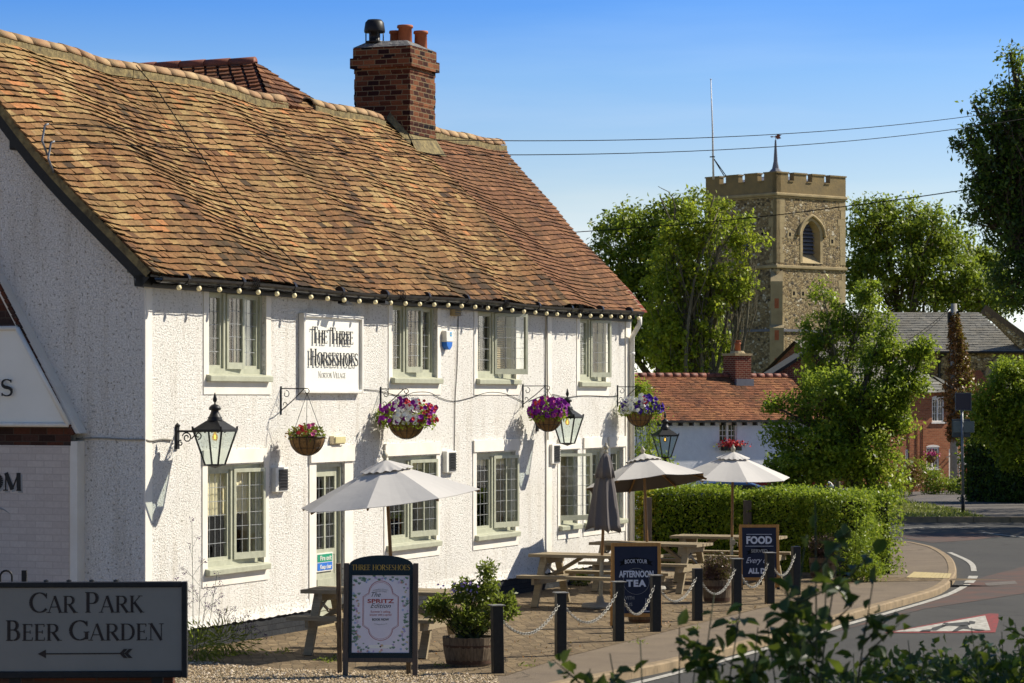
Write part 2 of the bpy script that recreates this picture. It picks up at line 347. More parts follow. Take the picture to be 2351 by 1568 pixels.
# ---------------------------------------------------------------- lettering
def strokes():
    T, H = .17, .055
    def st(x, y0=0, y1=1): return [('l', x, y0, x, y1, T), ('s', x, y0), ('s', x, y1)]
    g = {}
    g['C'] = (.86, [('a', .52, .5, .44, .47, .22*pi, 1.78*pi), ('l', .86, .70, .86, .96, H)])
    g['G'] = (.92, [('a', .52, .5, .44, .47, .22*pi, 1.78*pi), ('l', .84, .06, .84, .42, T), ('s', .84, .42), ('l', .86, .70, .86, .96, H)])
    g['O'] = (.98, [('a', .49, .5, .41, .47, 0, 2*pi)])
    g['A'] = (.90, [('l', .08, 0, .44, 1, H), ('l', .44, 1, .80, 0, T), ('l', .2, .34, .68, .34, H), ('s', .08, 0), ('s', .81, 0)])
    g['R'] = (.82, st(.16)+[('l', .16, .97, .40, .97, H), ('l', .16, .5, .4, .5, H), ('a', .40, .735, .24, .235, -.5*pi, .5*pi), ('l', .38, .5, .74, 0, T), ('s', .78, 0)])
    g['P'] = (.70, st(.16)+[('l', .16, .97, .38, .97, H), ('l', .16, .45, .38, .45, H), ('a', .38, .71, .24, .26, -.5*pi, .5*pi)])
    g['B'] = (.74, st(.16)+[('l', .16, .97, .36, .97, H), ('l', .16, .53, .38, .53, H), ('l', .16, .03, .36, .03, H), ('a', .36, .75, .20, .22, -.5*pi, .5*pi), ('a', .38, .28, .25, .25, -.5*pi, .5*pi)])
    g['D'] = (.88, st(.16)+[('l', .16, .97, .40, .97, H), ('l', .16, .03, .40, .03, H), ('a', .40, .5, .38, .47, -.5*pi, .5*pi)])
    g['E'] = (.66, st(.16)+[('l', .16, .97, .58, .97, H), ('l', .16, .52, .48, .52, H), ('l', .16, .03, .60, .03, H), ('l', .58, .82, .58, .99, H), ('l', .48, .42, .48, .62, H), ('l', .60, .01, .61, .2, H)])
    g['F'] = (.62, st(.16)+[('l', .16, .97, .58, .97, H), ('l', .16, .52, .48, .52, H), ('l', .58, .82, .58, .99, H), ('l', .48, .42, .48, .62, H)])
    g['H'] = (.94, st(.16)+st(.76)+[('l', .16, .52, .76, .52, H)])
    g['I'] = (.34, st(.17)); g['L'] = (.64, st(.16)+[('l', .16, .03, .58, .03, H), ('l', .58, .01, .6, .22, H)])
    g['K'] = (.86, st(.16)+[('l', .2, .48, .66, 1, H), ('l', .3, .6, .76, 0, T), ('s', .66, 1), ('s', .78, 0)])
    g['M'] = (1.1, [('l', .14, 0, .17, 1, H), ('l', .17, 1, .54, .06, T), ('l', .54, .06, .9, 1, H), ('l', .92, 0, .9, 1, T), ('s', .14, 0), ('s', .92, 0)])
    g['N'] = (.96, [('l', .16, 0, .16, 1, H), ('l', .16, 1, .78, 0, T), ('l', .78, 0, .78, 1, H), ('s', .16, 0), ('s', .14, 1), ('s', .78, 1)])
    g['S'] = (.62, [('S',)]); g['T'] = (.78, [('l', .38, 0, .38, 1, T), ('s', .38, 0), ('l', .04, .97, .72, .97, H), ('l', .04, .80, .04, .99, H), ('l', .72, .80, .72, .99, H)])
    g['V'] = (.86, [('l', .08, 1, .42, 0, T), ('l', .42, 0, .78, 1, H), ('s', .08, 1), ('s', .78, 1)])
    g['Y'] = (.8, [('l', .08, 1, .40, .5, T), ('l', .40, .5, .72, 1, H), ('l', .4, 0, .4, .5, T), ('s', .4, 0), ('s', .08, 1), ('s', .72, 1)])
    g[' '] = (.42, []); return g
GL = strokes()
def serif(mb, text, cx, z, h, small=1.0, track=.04, depth=.004, width=None, y=0, bold=1.0, sx=1.0):
    """roman capitals centred on cx, baseline z, facing -y; small: size of the lower-case capitals"""
    items = []; x = 0
    for i, ch in enumerate(text):
        big = ch.isupper(); k = h if big else h*small; wd, gl = GL[ch.upper()]
        items.append((x, k, gl)); x += (wd+track)*k
    tot = x; fx = (width/tot) if width else sx; x0 = cx-tot*fx/2; e = 0
    for gx, k, gl in items:
        def pt(a, b): return (x0+(gx+a*k)*fx, z+b*k)
        def seg(a, b, c, d, w1, w2):
            nonlocal e
            p = Vector(pt(a, b)); q = Vector(pt(c, d)); dd = q-p
            if dd.length < 1e-6: return
            nn = Vector((-dd.y, dd.x)).normalized(); w1 *= k*bold/2; w2 *= k*bold/2; e += 1; yy = y-depth-(e % 7)*.00025
            pts = [(p.x+nn.x*w1, p.y+nn.y*w1), (p.x-nn.x*w1, p.y-nn.y*w1), (q.x-nn.x*w2, q.y-nn.y*w2), (q.x+nn.x*w2, q.y+nn.y*w2)]
            mb.prism(pts[::-1], yy, y-depth*.35)
        for s_ in gl:
            if s_[0] == 'l': seg(*s_[1:5], s_[5], s_[5])
            elif s_[0] == 's': seg(s_[1]-.14, min(max(s_[2], .02), .98), s_[1]+.14, min(max(s_[2], .02), .98), .045, .045)
            elif s_[0] == 'a':
                _, ax, ay, rx, ry, a0, a1 = s_; n = max(8, int(14*abs(a1-a0)/pi))
                for i in range(n):
                    t0 = a0+(a1-a0)*i/n; t1 = a0+(a1-a0)*(i+1)/n; f = lambda t: .055+.125*abs(cos(t))**1.3
                    seg(ax+rx*cos(t0), ay+ry*sin(t0), ax+rx*cos(t1), ay+ry*sin(t1), f(t0), f(t1))
            elif s_[0] == 'S':
                pts = []
                for i in range(25):
                    t = i/24; a = t*2*pi
                    if t < .5: ang = .25*pi+1.25*pi*(t/.5); pts.append((.31+.21*cos(ang), .745+.225*sin(ang)))
                    else: ang = .5*pi-1.25*pi*((t-.5)/.5); pts.append((.31+.23*cos(ang), .27+.24*sin(ang)))
                pts[12] = (.31, .515)
                for i in range(24):
                    f = lambda t: .06+.12*max(0, 1-abs(t-.5)*2.6); seg(*pts[i], *pts[i+1], f(i/24), f((i+1)/24))
                seg(.5, .80, .5, .97, .05, .05); seg(.1, .03, .1, .2, .05, .05)
def label_mesh(text, size, mat, parent, loc, name='lettering', width=None, ext=.0015, bend=0, shear=0, space=1.0, off=0.0):
    c = bpy.data.curves.new('t', 'FONT'); c.body = text; c.size = size; c.align_x = 'CENTER'; c.extrude = ext; c.shear = shear; c.space_character = space; c.offset = off; c.resolution_u = 3
    o = bpy.data.objects.new('t', c); COL.objects.link(o); dg = bpy.context.evaluated_depsgraph_get(); dg.update()
    me = bpy.data.meshes.new_from_object(o.evaluated_get(dg)); bpy.data.objects.remove(o)
    n = len(me.vertices); co = np.empty(n*3, np.float32); me.vertices.foreach_get('co', co); co = co.reshape(-1, 3)
    wd = co[:, 0].max()-co[:, 0].min(); mid = (co[:, 0].max()+co[:, 0].min())/2; co[:, 0] -= mid
    if width: co[:, 0] *= width/wd
    y = co[:, 1].copy()
    if bend: y += -bend*(co[:, 0]**2)
    new = np.stack([co[:, 0], -co[:, 2]*1.0, y], 1); me.vertices.foreach_set('co', new.ravel()); me.materials.clear(); me.materials.append(mat); me.update()
    r = bpy.data.objects.new(name, me); link(r, parent); r.location = loc; return r

# ---------------------------------------------------------------- foliage
def leaves(name, pts, size, mat, parent=None, nrm=None, seed=1, aspect=.55, up=.35, var=None, fold=.25, shape=0):
    """pts: (n,3); each leaf a small folded blade of its own"""
    rng = np.random.default_rng(seed); pts = np.asarray(pts, np.float32); n = len(pts)
    d = rng.normal(size=(n, 3)); d[:, 2] -= .15; d /= np.linalg.norm(d, axis=1)[:, None]
    q = rng.normal(size=(n, 3)); q[:, 2] += up*2
    if nrm is not None: q += np.asarray(nrm)*1.2
    x = np.cross(d, q); x /= np.linalg.norm(x, axis=1)[:, None]+1e-9; nn = np.cross(x, d)
    sz = size*rng.uniform(.6, 1.25, n)[:, None]; a = sz*aspect*.5
    if shape == 0:
        V = np.stack([pts, pts+d*sz*.5+x*a+nn*sz*fold*.4, pts+d*sz, pts+d*sz*.5-x*a+nn*sz*fold*.4], 1); k = 4; fpl = [(0, 1, 2, 3)]
    else:
        V = np.stack([pts, pts+d*sz*.3+x*a*.95+nn*sz*fold*.3, pts+d*sz*.65+x*a*.8+nn*sz*fold*.3, pts+d*sz-nn*sz*.12, pts+d*sz*.65-x*a*.8+nn*sz*fold*.3, pts+d*sz*.3-x*a*.95+nn*sz*fold*.3], 1); k = 6; fpl = [(0, 1, 2, 3), (0, 3, 4, 5)]
    me = bpy.data.meshes.new(name); nf = len(fpl); me.vertices.add(n*k); me.vertices.foreach_set('co', V.astype(np.float32).ravel())
    idx = (np.arange(n)[:, None, None]*k+np.array(fpl)[None]).reshape(-1); me.loops.add(n*nf*4); me.loops.foreach_set('vertex_index', idx.astype(np.int32))
    me.polygons.add(n*nf); me.polygons.foreach_set('loop_start', np.arange(0, n*nf*4, 4, dtype=np.int32)); me.update(calc_edges=True)
    r = np.clip(rng.normal(.5, .2, n)+(0 if var is None else var), .001, 1).astype(np.float32)
    at = me.attributes.new('rnd', 'FLOAT', 'FACE'); at.data.foreach_set('value', np.repeat(r, nf))
    me.materials.append(mat); o = bpy.data.objects.new(name, me); link(o, parent); return o
def limb(mb, a, b, r0, r1, n=5, wob=.08, sides=6):
    a = Vector(a); b = Vector(b); ln = (b-a).length; pts = []
    off = Vector((random.uniform(-1, 1), random.uniform(-1, 1), random.uniform(-.2, .6)))*wob*ln
    for i in range(n+1):
        t = i/n; pts.append(a.lerp(b, t)+off*sin(pi*t)+Vector((random.uniform(-1, 1), random.uniform(-1, 1), 0))*wob*ln*.12*(0 < i < n))
    mb.tube(pts, [r0+(r1-r0)*i/n for i in range(n+1)], sides); return pts
def tree(name, label, cat, lobes, Y, foot, leafmat_, size, nclump, per, clr, trunk_r=.35, dens=1.0, seed=3, group=None, barkm='bark', fork=.35, gz=None, shell=.55, flat=.8, depthk=1.0, limbs=True, off=0):
    """lobes: crown masses measured on the photograph as (px, py, rx, ry[, dY]) and set at distance Y"""
    rng = np.random.default_rng(seed); random.seed(seed)
    fx = P(foot, HY, Y).x; gz_ = terrain(fx, Y) if gz is None else gz
    base = Vector((fx, Y, gz_)); root = thing(name, label, cat, base, 0, group)
    LB = []
    for lb in lobes:
        dy = lb[4] if len(lb) > 4 else 0; c = P(lb[0], lb[1], Y+dy)-base; LB.append((c, lb[2]/F*Y, lb[3]/F*Y))
    areas = np.array([a[1]*a[2] for a in LB]); pr = areas/areas.sum(); cl = []; own = []
    for i in range(nclump):
        j = rng.choice(len(LB), p=pr); c, rx, rz = LB[j]; v = rng.normal(size=3); v /= np.linalg.norm(v); r = rng.uniform(shell, 1.0)**.6
        cl.append((c.x+v[0]*rx*r, c.y+v[1]*rx*r*depthk, c.z+v[2]*rz*r)); own.append(j)
    cl = np.array(cl)
    pts = np.repeat(cl, per, 0); k = len(pts); v = rng.normal(size=(k, 3)); v /= np.linalg.norm(v, axis=1)[:, None]; v *= (rng.uniform(0, 1, k)**.45)[:, None]*clr*np.repeat(rng.uniform(.6, 1.3, nclump), per)[:, None]; v[:, 2] *= flat
    nr_ = np.repeat(np.array([[cl[i][0]-LB[own[i]][0].x, cl[i][1]-LB[own[i]][0].y, cl[i][2]-LB[own[i]][0].z] for i in range(nclump)]), per, 0); nr_ /= np.linalg.norm(nr_, axis=1)[:, None]+1e-6; nr_ = nr_*.8+v/(clr+1e-6)*.9; nr_[:, 2] += .5
    pts = pts+v; cv = np.repeat(rng.normal(0, .2, nclump), per)
    mb = MB()
    if limbs:
        top = max(c.z for c, _, _ in LB); fz = top*fork; n0 = Vector((0, 0, -.3))
        jit = [Vector((random.uniform(-1, 1), random.uniform(-1, 1), 0))*trunk_r*.5 for _ in range(3)]
        tp = [n0, Vector((0, 0, fz*.35))+jit[0], Vector((0, 0, fz*.7))+jit[1], Vector((0, 0, fz))+jit[2]]
        mb.tube(tp, [trunk_r*1.25, trunk_r, trunk_r*.85, trunk_r*.75], 9)
        ends = []
        for c, rx, rz in LB: ends.append(limb(mb, tp[-1] if c.z > fz*.8 else tp[2], c, trunk_r*.5, trunk_r*.14, 6, .10, 6))
        for i in range(0, nclump, max(1, int(1/dens))):
            pl = ends[own[i]]; a = pl[random.randint(2, 6)]; limb(mb, a, Vector(cl[i]), trunk_r*.12, trunk_r*.03, 3, .12, 4)
        mb.build('trunk', M[barkm], root, True)
    leaves('crown', pts, size, M[leafmat_], root, seed=seed, var=cv, nrm=nr_)
    return root
def inpoly(x, y, poly):
    c = False; j = len(poly)-1
    for i in range(len(poly)):
        if (poly[i][1] > y) != (poly[j][1] > y) and x < (poly[j][0]-poly[i][0])*(y-poly[i][1])/(poly[j][1]-poly[i][1])+poly[i][0]: c = not c
        j = i
    return c

# ================================================================ GROUND
def asphalt(name, c, c2, grain=(.9, 1.15), sc=.6):
    t = NT(name); t.rough(.88, .25); g = t.noise(70, 3, .8)
    col = t.mix(t.ramp(t.noise(sc, 5, .65), [(.35, (0, 0, 0)), (.65, (1, 1, 1))]), c2, c)
    vo = t.n('TexVoronoi', feature='DISTANCE_TO_EDGE'); vo.inputs['Scale'].default_value = .42; vo.inputs['Randomness'].default_value = 1
    nv = t.n('TexNoise'); nv.inputs['Scale'].default_value = 1.7; nv.inputs['Detail'].default_value = 5; t.l(t.co(), nv.inputs['Vector']); va = t.n('VectorMath', operation='MULTIPLY_ADD'); va.inputs[1].default_value = (.9, .9, 0); t.l(nv.outputs['Color'], va.inputs[0]); t.l(t.co(), va.inputs[2]); t.l(va.outputs[0], vo.inputs['Vector'])
    ck = t.ramp(vo.outputs['Distance'], [(.0, (.45, .45, .45)), (.012, (1, 1, 1))]); gate = t.ramp(t.noise(.35, 3, .6), [(.50, (0, 0, 0)), (.56, (1, 1, 1))]); col = t.mix(gate, col, t.mix(1.0, col, ck, 'MULTIPLY'))
    col = t.mix(t.ramp(t.noise(2.4, 6, .75), [(.30, (.35, .35, .35)), (.42, (0, 0, 0))]), col, tuple(x*.6 for x in c2))
    col = t.mix(.8, col, t.ramp(g, [(.35, (grain[0]*.45,)*3), (.65, (grain[1]*1.25,)*3)]), 'MULTIPLY')
    t.base(col); t.bump(g, .5, .012); return t.m
M['road'] = asphalt('road_asphalt', (.068, .065, .058), (.054, .052, .048)); M['pavement'] = asphalt('pavement_asphalt', (.20, .155, .105), (.155, .12, .085), (.95, 1.1), 1.2)
M['path'] = asphalt('footpath_asphalt', (.15, .13, .11), (.11, .10, .09))
def settmat():
    t = NT('patio_setts'); t.rough(.88, .2); v = t.co((1, 1, 1)); b = t.n('TexBrick'); mp = t.n('Mapping'); mp.inputs['Rotation'].default_value = (0, 0, RZ+.25); t.l(t.co(), mp.inputs[0])
    nz = t.n('TexNoise'); nz.inputs['Scale'].default_value = 1.6; t.l(t.co(), nz.inputs['Vector']); ad = t.n('VectorMath', operation='MULTIPLY_ADD'); ad.inputs[1].default_value = (.25, .25, 0); t.l(nz.outputs['Color'], ad.inputs[0]); t.l(mp.outputs[0], ad.inputs[2])
    t.l(ad.outputs[0], b.inputs['Vector']); b.inputs['Scale'].default_value = 1; b.inputs['Brick Width'].default_value = .21; b.inputs['Row Height'].default_value = .125; b.inputs['Mortar Size'].default_value = .008; b.inputs['Mortar Smooth'].default_value = .4
    b.inputs['Color1'].default_value = (0, 0, 0, 1); b.inputs['Color2'].default_value = (1, 1, 1, 1)
    c = t.ramp(b.outputs['Color'], [(0, (.13, .095, .058)), (.5, (.175, .13, .078)), (1, (.225, .168, .10))])
    n2 = t.noise(5, 6, .75); c = t.mix(.8, c, t.ramp(n2, [(.3, (.45, .45, .45)), (.7, (1.35, 1.3, 1.2))]), 'MULTIPLY')
    c = t.mix(t.math('MULTIPLY', b.outputs['Fac'], .4), c, (.10, .078, .045)); t.base(c)
    t.bump(t.math('SUBTRACT', t.math('MULTIPLY', n2, .9), t.math('MULTIPLY', b.outputs['Fac'], .6)), .9, .03); return t.m
M['setts'] = settmat()
M['earth'] = simple('dry_earth', (.17, .13, .07), .95, (.11, .09, .045), .5, .4, 12, .03)
M['grassground'] = simple('dry_grass_ground', (.17, .16, .05), .95, (.09, .10, .025), .6, .4, 30, .03)
def GT(px, py, dz=0):
    z = 0
    for _ in range(30): p = G(px, py, z+dz); z = .5*z+.5*terrain(p.x, p.y)
    return G(px, py, z+dz)
def grid(name, xs, ys, dz, mat, kind='structure'):
    mb = MB(); nx = len(xs)
    vs = [(x, y, terrain(x, y)+dz) for y in ys for x in xs]
    mb.add(vs, [(j*nx+i, j*nx+i+1, (j+1)*nx+i+1, (j+1)*nx+i) for j in range(len(ys)-1) for i in range(nx-1)])
    return tag(mb.build(name, mat, smooth=True), kind=kind)
grid('ground', [-1200, -300, -60]+list(range(-40, 61, 4))+[120, 300, 1200], [-60, 0, 40, 70, 76, 84, 92, 100, 110, 120, 135, 150, 170, 200, 260, 600, 2600], -.16, M['grassground'])
grid('road', [-40, -20, 0, 20, 40, 70], [-20, 0, 20, 40, 55, 70], -.1, M['road'])
grid('footpath', list(range(8, 60, 4)), [70.3, 76, 84, 92, 100, 110, 125], -.02, M['path'])
KPX = [(1180, 1600), (1300, 1567), (1450, 1538), (1588, 1508), (1851, 1441), (1961, 1406), (2101, 1368), (2160, 1349), (2188, 1327), (2196, 1306), (2184, 1279), (2151, 1258), (2118, 1249), (2085, 1243), (2038, 1240), (1960, 1238), (1700, 1236)]
kp = [G(*p) for p in KPX]
def smoothpts(pts, k=4):
    out = []
    for i in range(len(pts)-1):
        p0 = pts[max(i-1, 0)]; p1 = pts[i]; p2 = pts[i+1]; p3 = pts[min(i+2, len(pts)-1)]
        for j in range(k):
            t = j/k; out.append(.5*((2*p1)+(p2-p0)*t+(2*p0-5*p1+4*p2-p3)*t*t+(3*p1-p0-3*p2+p3)*t**3))
    return out+[pts[-1]]
ks = smoothpts(kp)
k0 = (kp[0]-kp[1]).normalized(); ks = [kp[0]+k0*22]+ks+[Vector((-40, 60.2, 0))]
def offs(pts, d):
    out = []
    for i, p in enumerate(pts):
        t = (pts[min(i+1, len(pts)-1)]-pts[max(i-1, 0)]).normalized(); out.append(p+Vector((-t.y, t.x, 0))*d)
    return out
inner = offs(ks, .14)
mb = MB(); n = len(ks)                                # pavement: fan to the left
left = [Vector((-40, p.y, 0)) for p in inner]
mb.add([(p.x, p.y, 0) for p in inner]+[(p.x, p.y, 0) for p in left], [(i, i+1, n+i+1, n+i) for i in range(n-1) if abs(inner[i].y-inner[i+1].y) > 0])
mb = MB(); poly = [(p.x, p.y) for p in inner]+[(-40, 5)]
bm = bmesh.new(); bm.faces.new([bm.verts.new((x, y, 0)) for x, y in poly]); bmesh.ops.triangulate(bm, faces=bm.faces[:])
me = bpy.data.meshes.new('pavement'); bm.to_mesh(me); bm.free(); me.materials.append(M['pavement']); o = bpy.data.objects.new('pavement', me); link(o); tag(o, kind='structure')
if me.polygons[0].normal.z < 0: me.flip_normals()
mb = MB(); prof = [(0, 0), (.012, .012)]
lens = [0]
for i in range(1, n): lens.append(lens[-1]+(ks[i]-ks[i-1]).length)
for i in range(n-1):                                  # kerb stones
    a, b, ia, ib = ks[i], ks[i+1], inner[i], inner[i+1]; m_ = max(1, int((b-a).length/.9))
    for j in range(m_):
        t0 = j/m_+.004; t1 = (j+1)/m_-.006; p = [a.lerp(b, t0), a.lerp(b, t1), ia.lerp(ib, t1), ia.lerp(ib, t0)]
        mb.add([(q.x, q.y, -.14) for q in p]+[(p[0].x, p[0].y, -.01), (p[1].x, p[1].y, -.01)]+[(q.x*.8+r.x*.2, q.y*.8+r.y*.2, .008) for q, r in ((p[0], p[3]), (p[1], p[2]))]+[(q.x, q.y, .008) for q in p[2:]],
               [(0, 1, 5, 4), (4, 5, 7, 6), (6, 7, 8, 9), (0, 4, 6, 9, 3), (1, 2, 8, 7, 5), (2, 3, 9, 8)])
tag(mb.build('kerb', M['kerb']), kind='structure')
# patio between the facade and the posts
pat = [L(-1.2, .9, 0), G(300, 1640), G(700, 1590), G(1010, 1550), G(1160, 1552), G(1300, 1508), G(1420, 1478), G(1601, 1432), G(1767, 1392), G(1830, 1372), G(1965, 1337), L(17.5, 6.2, 0), L(17.5, -1, 0), L(-1.2, -.2, 0)]
bm = bmesh.new(); bm.faces.new([bm.verts.new((p.x, p.y, .005)) for p in pat]); bmesh.ops.triangulate(bm, faces=bm.faces[:])
me = bpy.data.meshes.new('patio'); bm.to_mesh(me); bm.free(); me.materials.append(M['setts']); o = bpy.data.objects.new('patio', me); link(o); tag(o, kind='structure')
if me.polygons[0].normal.z < 0: me.flip_normals()
# gravel by the near corner
rng = np.random.default_rng(11)
gp = [G(300, 1512), G(430, 1518), G(600, 1536), G(800, 1545), G(1000, 1545), G(1140, 1556), G(1170, 1640), G(250, 1640)]; gpp = [(p.x, p.y) for p in gp]
mb = MB(); k = 0
ico = [(0, 0, 1), (.9, 0, .3), (.28, .85, .3), (-.73, .53, .3), (-.73, -.53, .3), (.28, -.85, .3)]
for _ in range(60000):
    x = rng.uniform(-5, .2); y = rng.uniform(26.5, 33)
    if not inpoly(x, y, gpp): continue
    s_ = rng.uniform(.008, .020)*(1 if rng.random() < .9 else 1.5); a = rng.uniform(0, 6.28); q = rng.uniform(.5, 1); mb.col = float(rng.uniform(.01, 1)); z = .008+rng.uniform(-.004, .012)
    mb.add([(x+s_*(vx*cos(a)-vy*q*sin(a)), y+s_*(vx*sin(a)+vy*q*cos(a)), z+vz*s_*.7) for vx, vy, vz in ico], [(0, 1, 2), (0, 2, 3), (0, 3, 4), (0, 4, 5), (0, 5, 1)]); k += 1
    if k > 26000: break
t = NT('gravel_stone'); at = t.n('Attribute'); at.attribute_name = 'rnd'; t.base(t.ramp(at.outputs['Fac'], [(0, (.13, .085, .045)), (.4, (.34, .24, .13)), (.75, (.50, .38, .23)), (1, (.62, .52, .40))])); t.rough(.8)
tag(mb.build('gravel', t.m), 'loose golden gravel scattered along the patio edge', 'gravel', kind='stuff')
bm = bmesh.new(); bm.faces.new([bm.verts.new((p.x, p.y, .009)) for p in gp]); bmesh.ops.triangulate(bm, faces=bm.faces[:])
me = bpy.data.meshes.new('gravel_bed'); bm.to_mesh(me); bm.free(); me.materials.append(M['earth']); o = bpy.data.objects.new('gravel_bed', me); link(o); tag(o, kind='structure')
if me.polygons[0].normal.z < 0: me.flip_normals()
# debris: crumbs and dry leaves on the setts
pts = []
for _ in range(2600):
    p = pat[3].lerp(pat[11], rng.random())+Vector((rng.normal()*2.2, rng.normal()*2.2, 0))
    if inpoly(p.x, p.y, [(q.x, q.y) for q in pat]): pts.append((p.x, p.y, .01))
tag(leaves('fallen_leaves', pts, .035, M['leaf_dead'], seed=5, up=3, var=.35), 'dry leaves and crumbs scattered over the patio setts', 'leaves', kind='stuff')

def sheet(name, polypx, z, mat, dz=None):
    ps = [G(*p, z) for p in polypx]; bm = bmesh.new(); bm.faces.new([bm.verts.new(p) for p in ps]); bmesh.ops.triangulate(bm, faces=bm.faces[:])
    me = bpy.data.meshes.new(name); bm.to_mesh(me); bm.free(); me.materials.append(mat)
    if me.polygons[0].normal.z < 0: me.flip_normals()
    o = bpy.data.objects.new(name, me); link(o); return tag(o, kind='structure')
def strip(name, px, wid, z, mat):
    ps = smoothpts([G(*p, z) for p in px], 5); a = offs(ps, wid/2); b = offs(ps, -wid/2); m_ = len(ps); mb = MB(); mb.add(a+b, [(i, m_+i, m_+i+1, i+1) for i in range(m_-1)])
    o = mb.build(name, mat); o.data.polygons[0].normal
    if o.data.polygons[0].normal.z < 0: o.data.flip_normals()
    return tag(o, kind='structure')
ZR = -.1
sheet('red_surfacing', [(1905, 1452), (2030, 1416), (2170, 1370), (2245, 1328), (2352, 1300), (2352, 1362), (2250, 1378), (2120, 1398), (2000, 1430)], ZR+.004, M['redasphalt'])
sheet('red_surfacing', [(2045, 1231), (2100, 1226), (2230, 1222), (2300, 1232), (2230, 1240), (2140, 1246)], ZR+.004, M['redasphalt'])
strip('edge_line', [(1250, 1612), (1400, 1582), (1601, 1532), (1851, 1463), (1935, 1436), (2041, 1406), (2168, 1368), (2222, 1341)], .11, ZR+.008, M['roadwhite'])
for q in ([(2224, 1338), (2231, 1331)], [(2232, 1328), (2235, 1322)]): strip('edge_line', [q[0], ((q[0][0]+q[1][0])/2, (q[0][1]+q[1][1])/2), q[1]], .16, ZR+.008, M['roadwhite'])
strip('edge_line', [(2236, 1311), (2232, 1296), (2216, 1284), (2180, 1268)], .10, ZR+.008, M['roadwhite'])
strip('give_way_line', [(2040, 1216), (2120, 1211), (2260, 1209)], .10, ZR+.008, M['roadwhite'])
strip('give_way_line', [(2255, 1222), (2300, 1228), (2360, 1234)], .10, ZR+.008, M['roadwhite'])
# children warning triangle painted on the road
tri = [(2048, 1450), (2262, 1411), (2277, 1450)]
tg = [G(*p, ZR+.008) for p in tri]; cen = sum(tg, Vector())/3
sheet('warning_triangle_border', [(2030, 1453), (2150, 1430), (2272, 1408), (2292, 1409), (2293, 1425), (2285, 1452)], ZR+.006, M['roadred'])
sheet('warning_triangle', [(2052, 1450), (2262, 1413), (2274, 1447), (2180, 1449)], ZR+.010, M['roadwhite'])
M['asphaltmark'] = simple('asphalt_figure', (.06, .06, .058), .9)
for q in ([(2226, 1425), (2240, 1427), (2238, 1432), (2222, 1432)], [(2175, 1431), (2222, 1427), (2228, 1434), (2212, 1438), (2180, 1436), (2160, 1439)], [(2205, 1436), (2222, 1436), (2226, 1442), (2262, 1446), (2250, 1448), (2212, 1443), (2196, 1449), (2186, 1449)],
          [(2140, 1441), (2165, 1434), (2172, 1437), (2160, 1442), (2150, 1447), (2138, 1447)], [(2118, 1446), (2140, 1444), (2136, 1449), (2112, 1449)], [(2168, 1429), (2178, 1430), (2172, 1433), (2163, 1433)]):
    sheet('painted_figure', q, ZR+.014, M['asphaltmark'])
# tactile slabs
mb = MB(); q = [G(2080, 1327), G(2098, 1314), G(2185, 1318), G(2180, 1329)]
for i in range(11):
    a = q[1].lerp(q[2], i/11+.006); b = q[1].lerp(q[2], (i+1)/11-.006); c = q[0].lerp(q[3], (i+1)/11-.006); d = q[0].lerp(q[3], i/11+.006)
    mb.add([a+Vector((0, 0, z)) for z in (0,)]+[b, c, d]+[v+Vector((0, 0, .012)) for v in (a, b, c, d)], [(4, 5, 6, 7), (0, 4, 5, 1), (1, 5, 6, 2), (2, 6, 7, 3), (3, 7, 4, 0)])
o = mb.build('tactile_paving', M['yellow']); tag(o, kind='structure')
# drain gratings at the kerb
sheet('utility_cover', [(2260, 1338), (2330, 1333), (2336, 1340), (2266, 1345)], ZR+.006, M['path'])
# verge: far grass
gpx = [(1960, 1203), (2300, 1203), (2250, 1188), (2190, 1170), (2110, 1156), (2060, 1146), (1950, 1140)]
gv = [GT(*p) for p in gpx]; mb = MB(); xs = np.linspace(4, 26, 23); ys = np.linspace(69.9, 112, 30)
gvp = [(p.x, p.y) for p in gv]
for i in range(22):
    for j in range(29):
        if inpoly((xs[i]+xs[i+1])/2, (ys[j]+ys[j+1])/2, gvp): mb.add([(x, y, terrain(x, y)+.02) for x, y in ((xs[i], ys[j]), (xs[i+1], ys[j]), (xs[i+1], ys[j+1]), (xs[i], ys[j+1]))], [(0, 1, 2, 3)])
tag(mb.build('grass_verge', M['grassground']), kind='structure')
pts = []
while len(pts) < 16000:
    x = rng.uniform(8, 24); y = 70+40*rng.random()**1.3
    if inpoly(x, y, gvp): pts.append((x, y, terrain(x, y)+.01))
tag(leaves('grass', pts, .12, leafmat('leaves_grass', [(0, (.06, .08, .012)), (.5, (.15, .16, .03)), (1, (.28, .25, .08))], .3), seed=8, aspect=.18, up=0), 'short dry grass on the verge beyond the side road', 'grass', kind='stuff')
mb = MB()
for i in range(60): x = 6+i*.9; mb.box(x, x+.885, 69.86, 70.02, -.2, .035)
tag(mb.build('kerb', M['kerb']), kind='structure')

# ================================================================ THE PUB
PUB = thing('pub_building', 'long white roughcast pub with sagging mossy tiled roof and sage leaded windows', 'pub', O, RZ)
LEN, DEP, EZ, RW, RZH = 16.45, 5.2, 4.42, 2.6, 7.38
T_ = lambda r: r
UP = [('W1', 1.55, 3.05, 3.27, 4.30, 3), ('W2', 6.83, 8.36, 3.27, 4.30, 3), ('W3', 9.83, 11.33, 3.27, 4.30, 2), ('W4', 14.05, 15.26, 3.25, 4.30, 2)]
LO = [('L1', 1.52, 2.99, .94, 2.17, 2), ('L2', 6.69, 8.32, .97, 2.17, 2), ('L3', 9.79, 11.3, .97, 2.17, 2), ('La', 13.18, 13.95, .97, 2.15, 1), ('Lb', 14.31, 15.16, .97, 2.15, 1), ('Lc', 15.47, 16.1, .97, 2.15, 1)]
DOOR = (4.46, 5.31, .06, 2.13)
holes = [(a, b, c, d) for _, a, b, c, d, _ in UP+LO]+[DOOR]
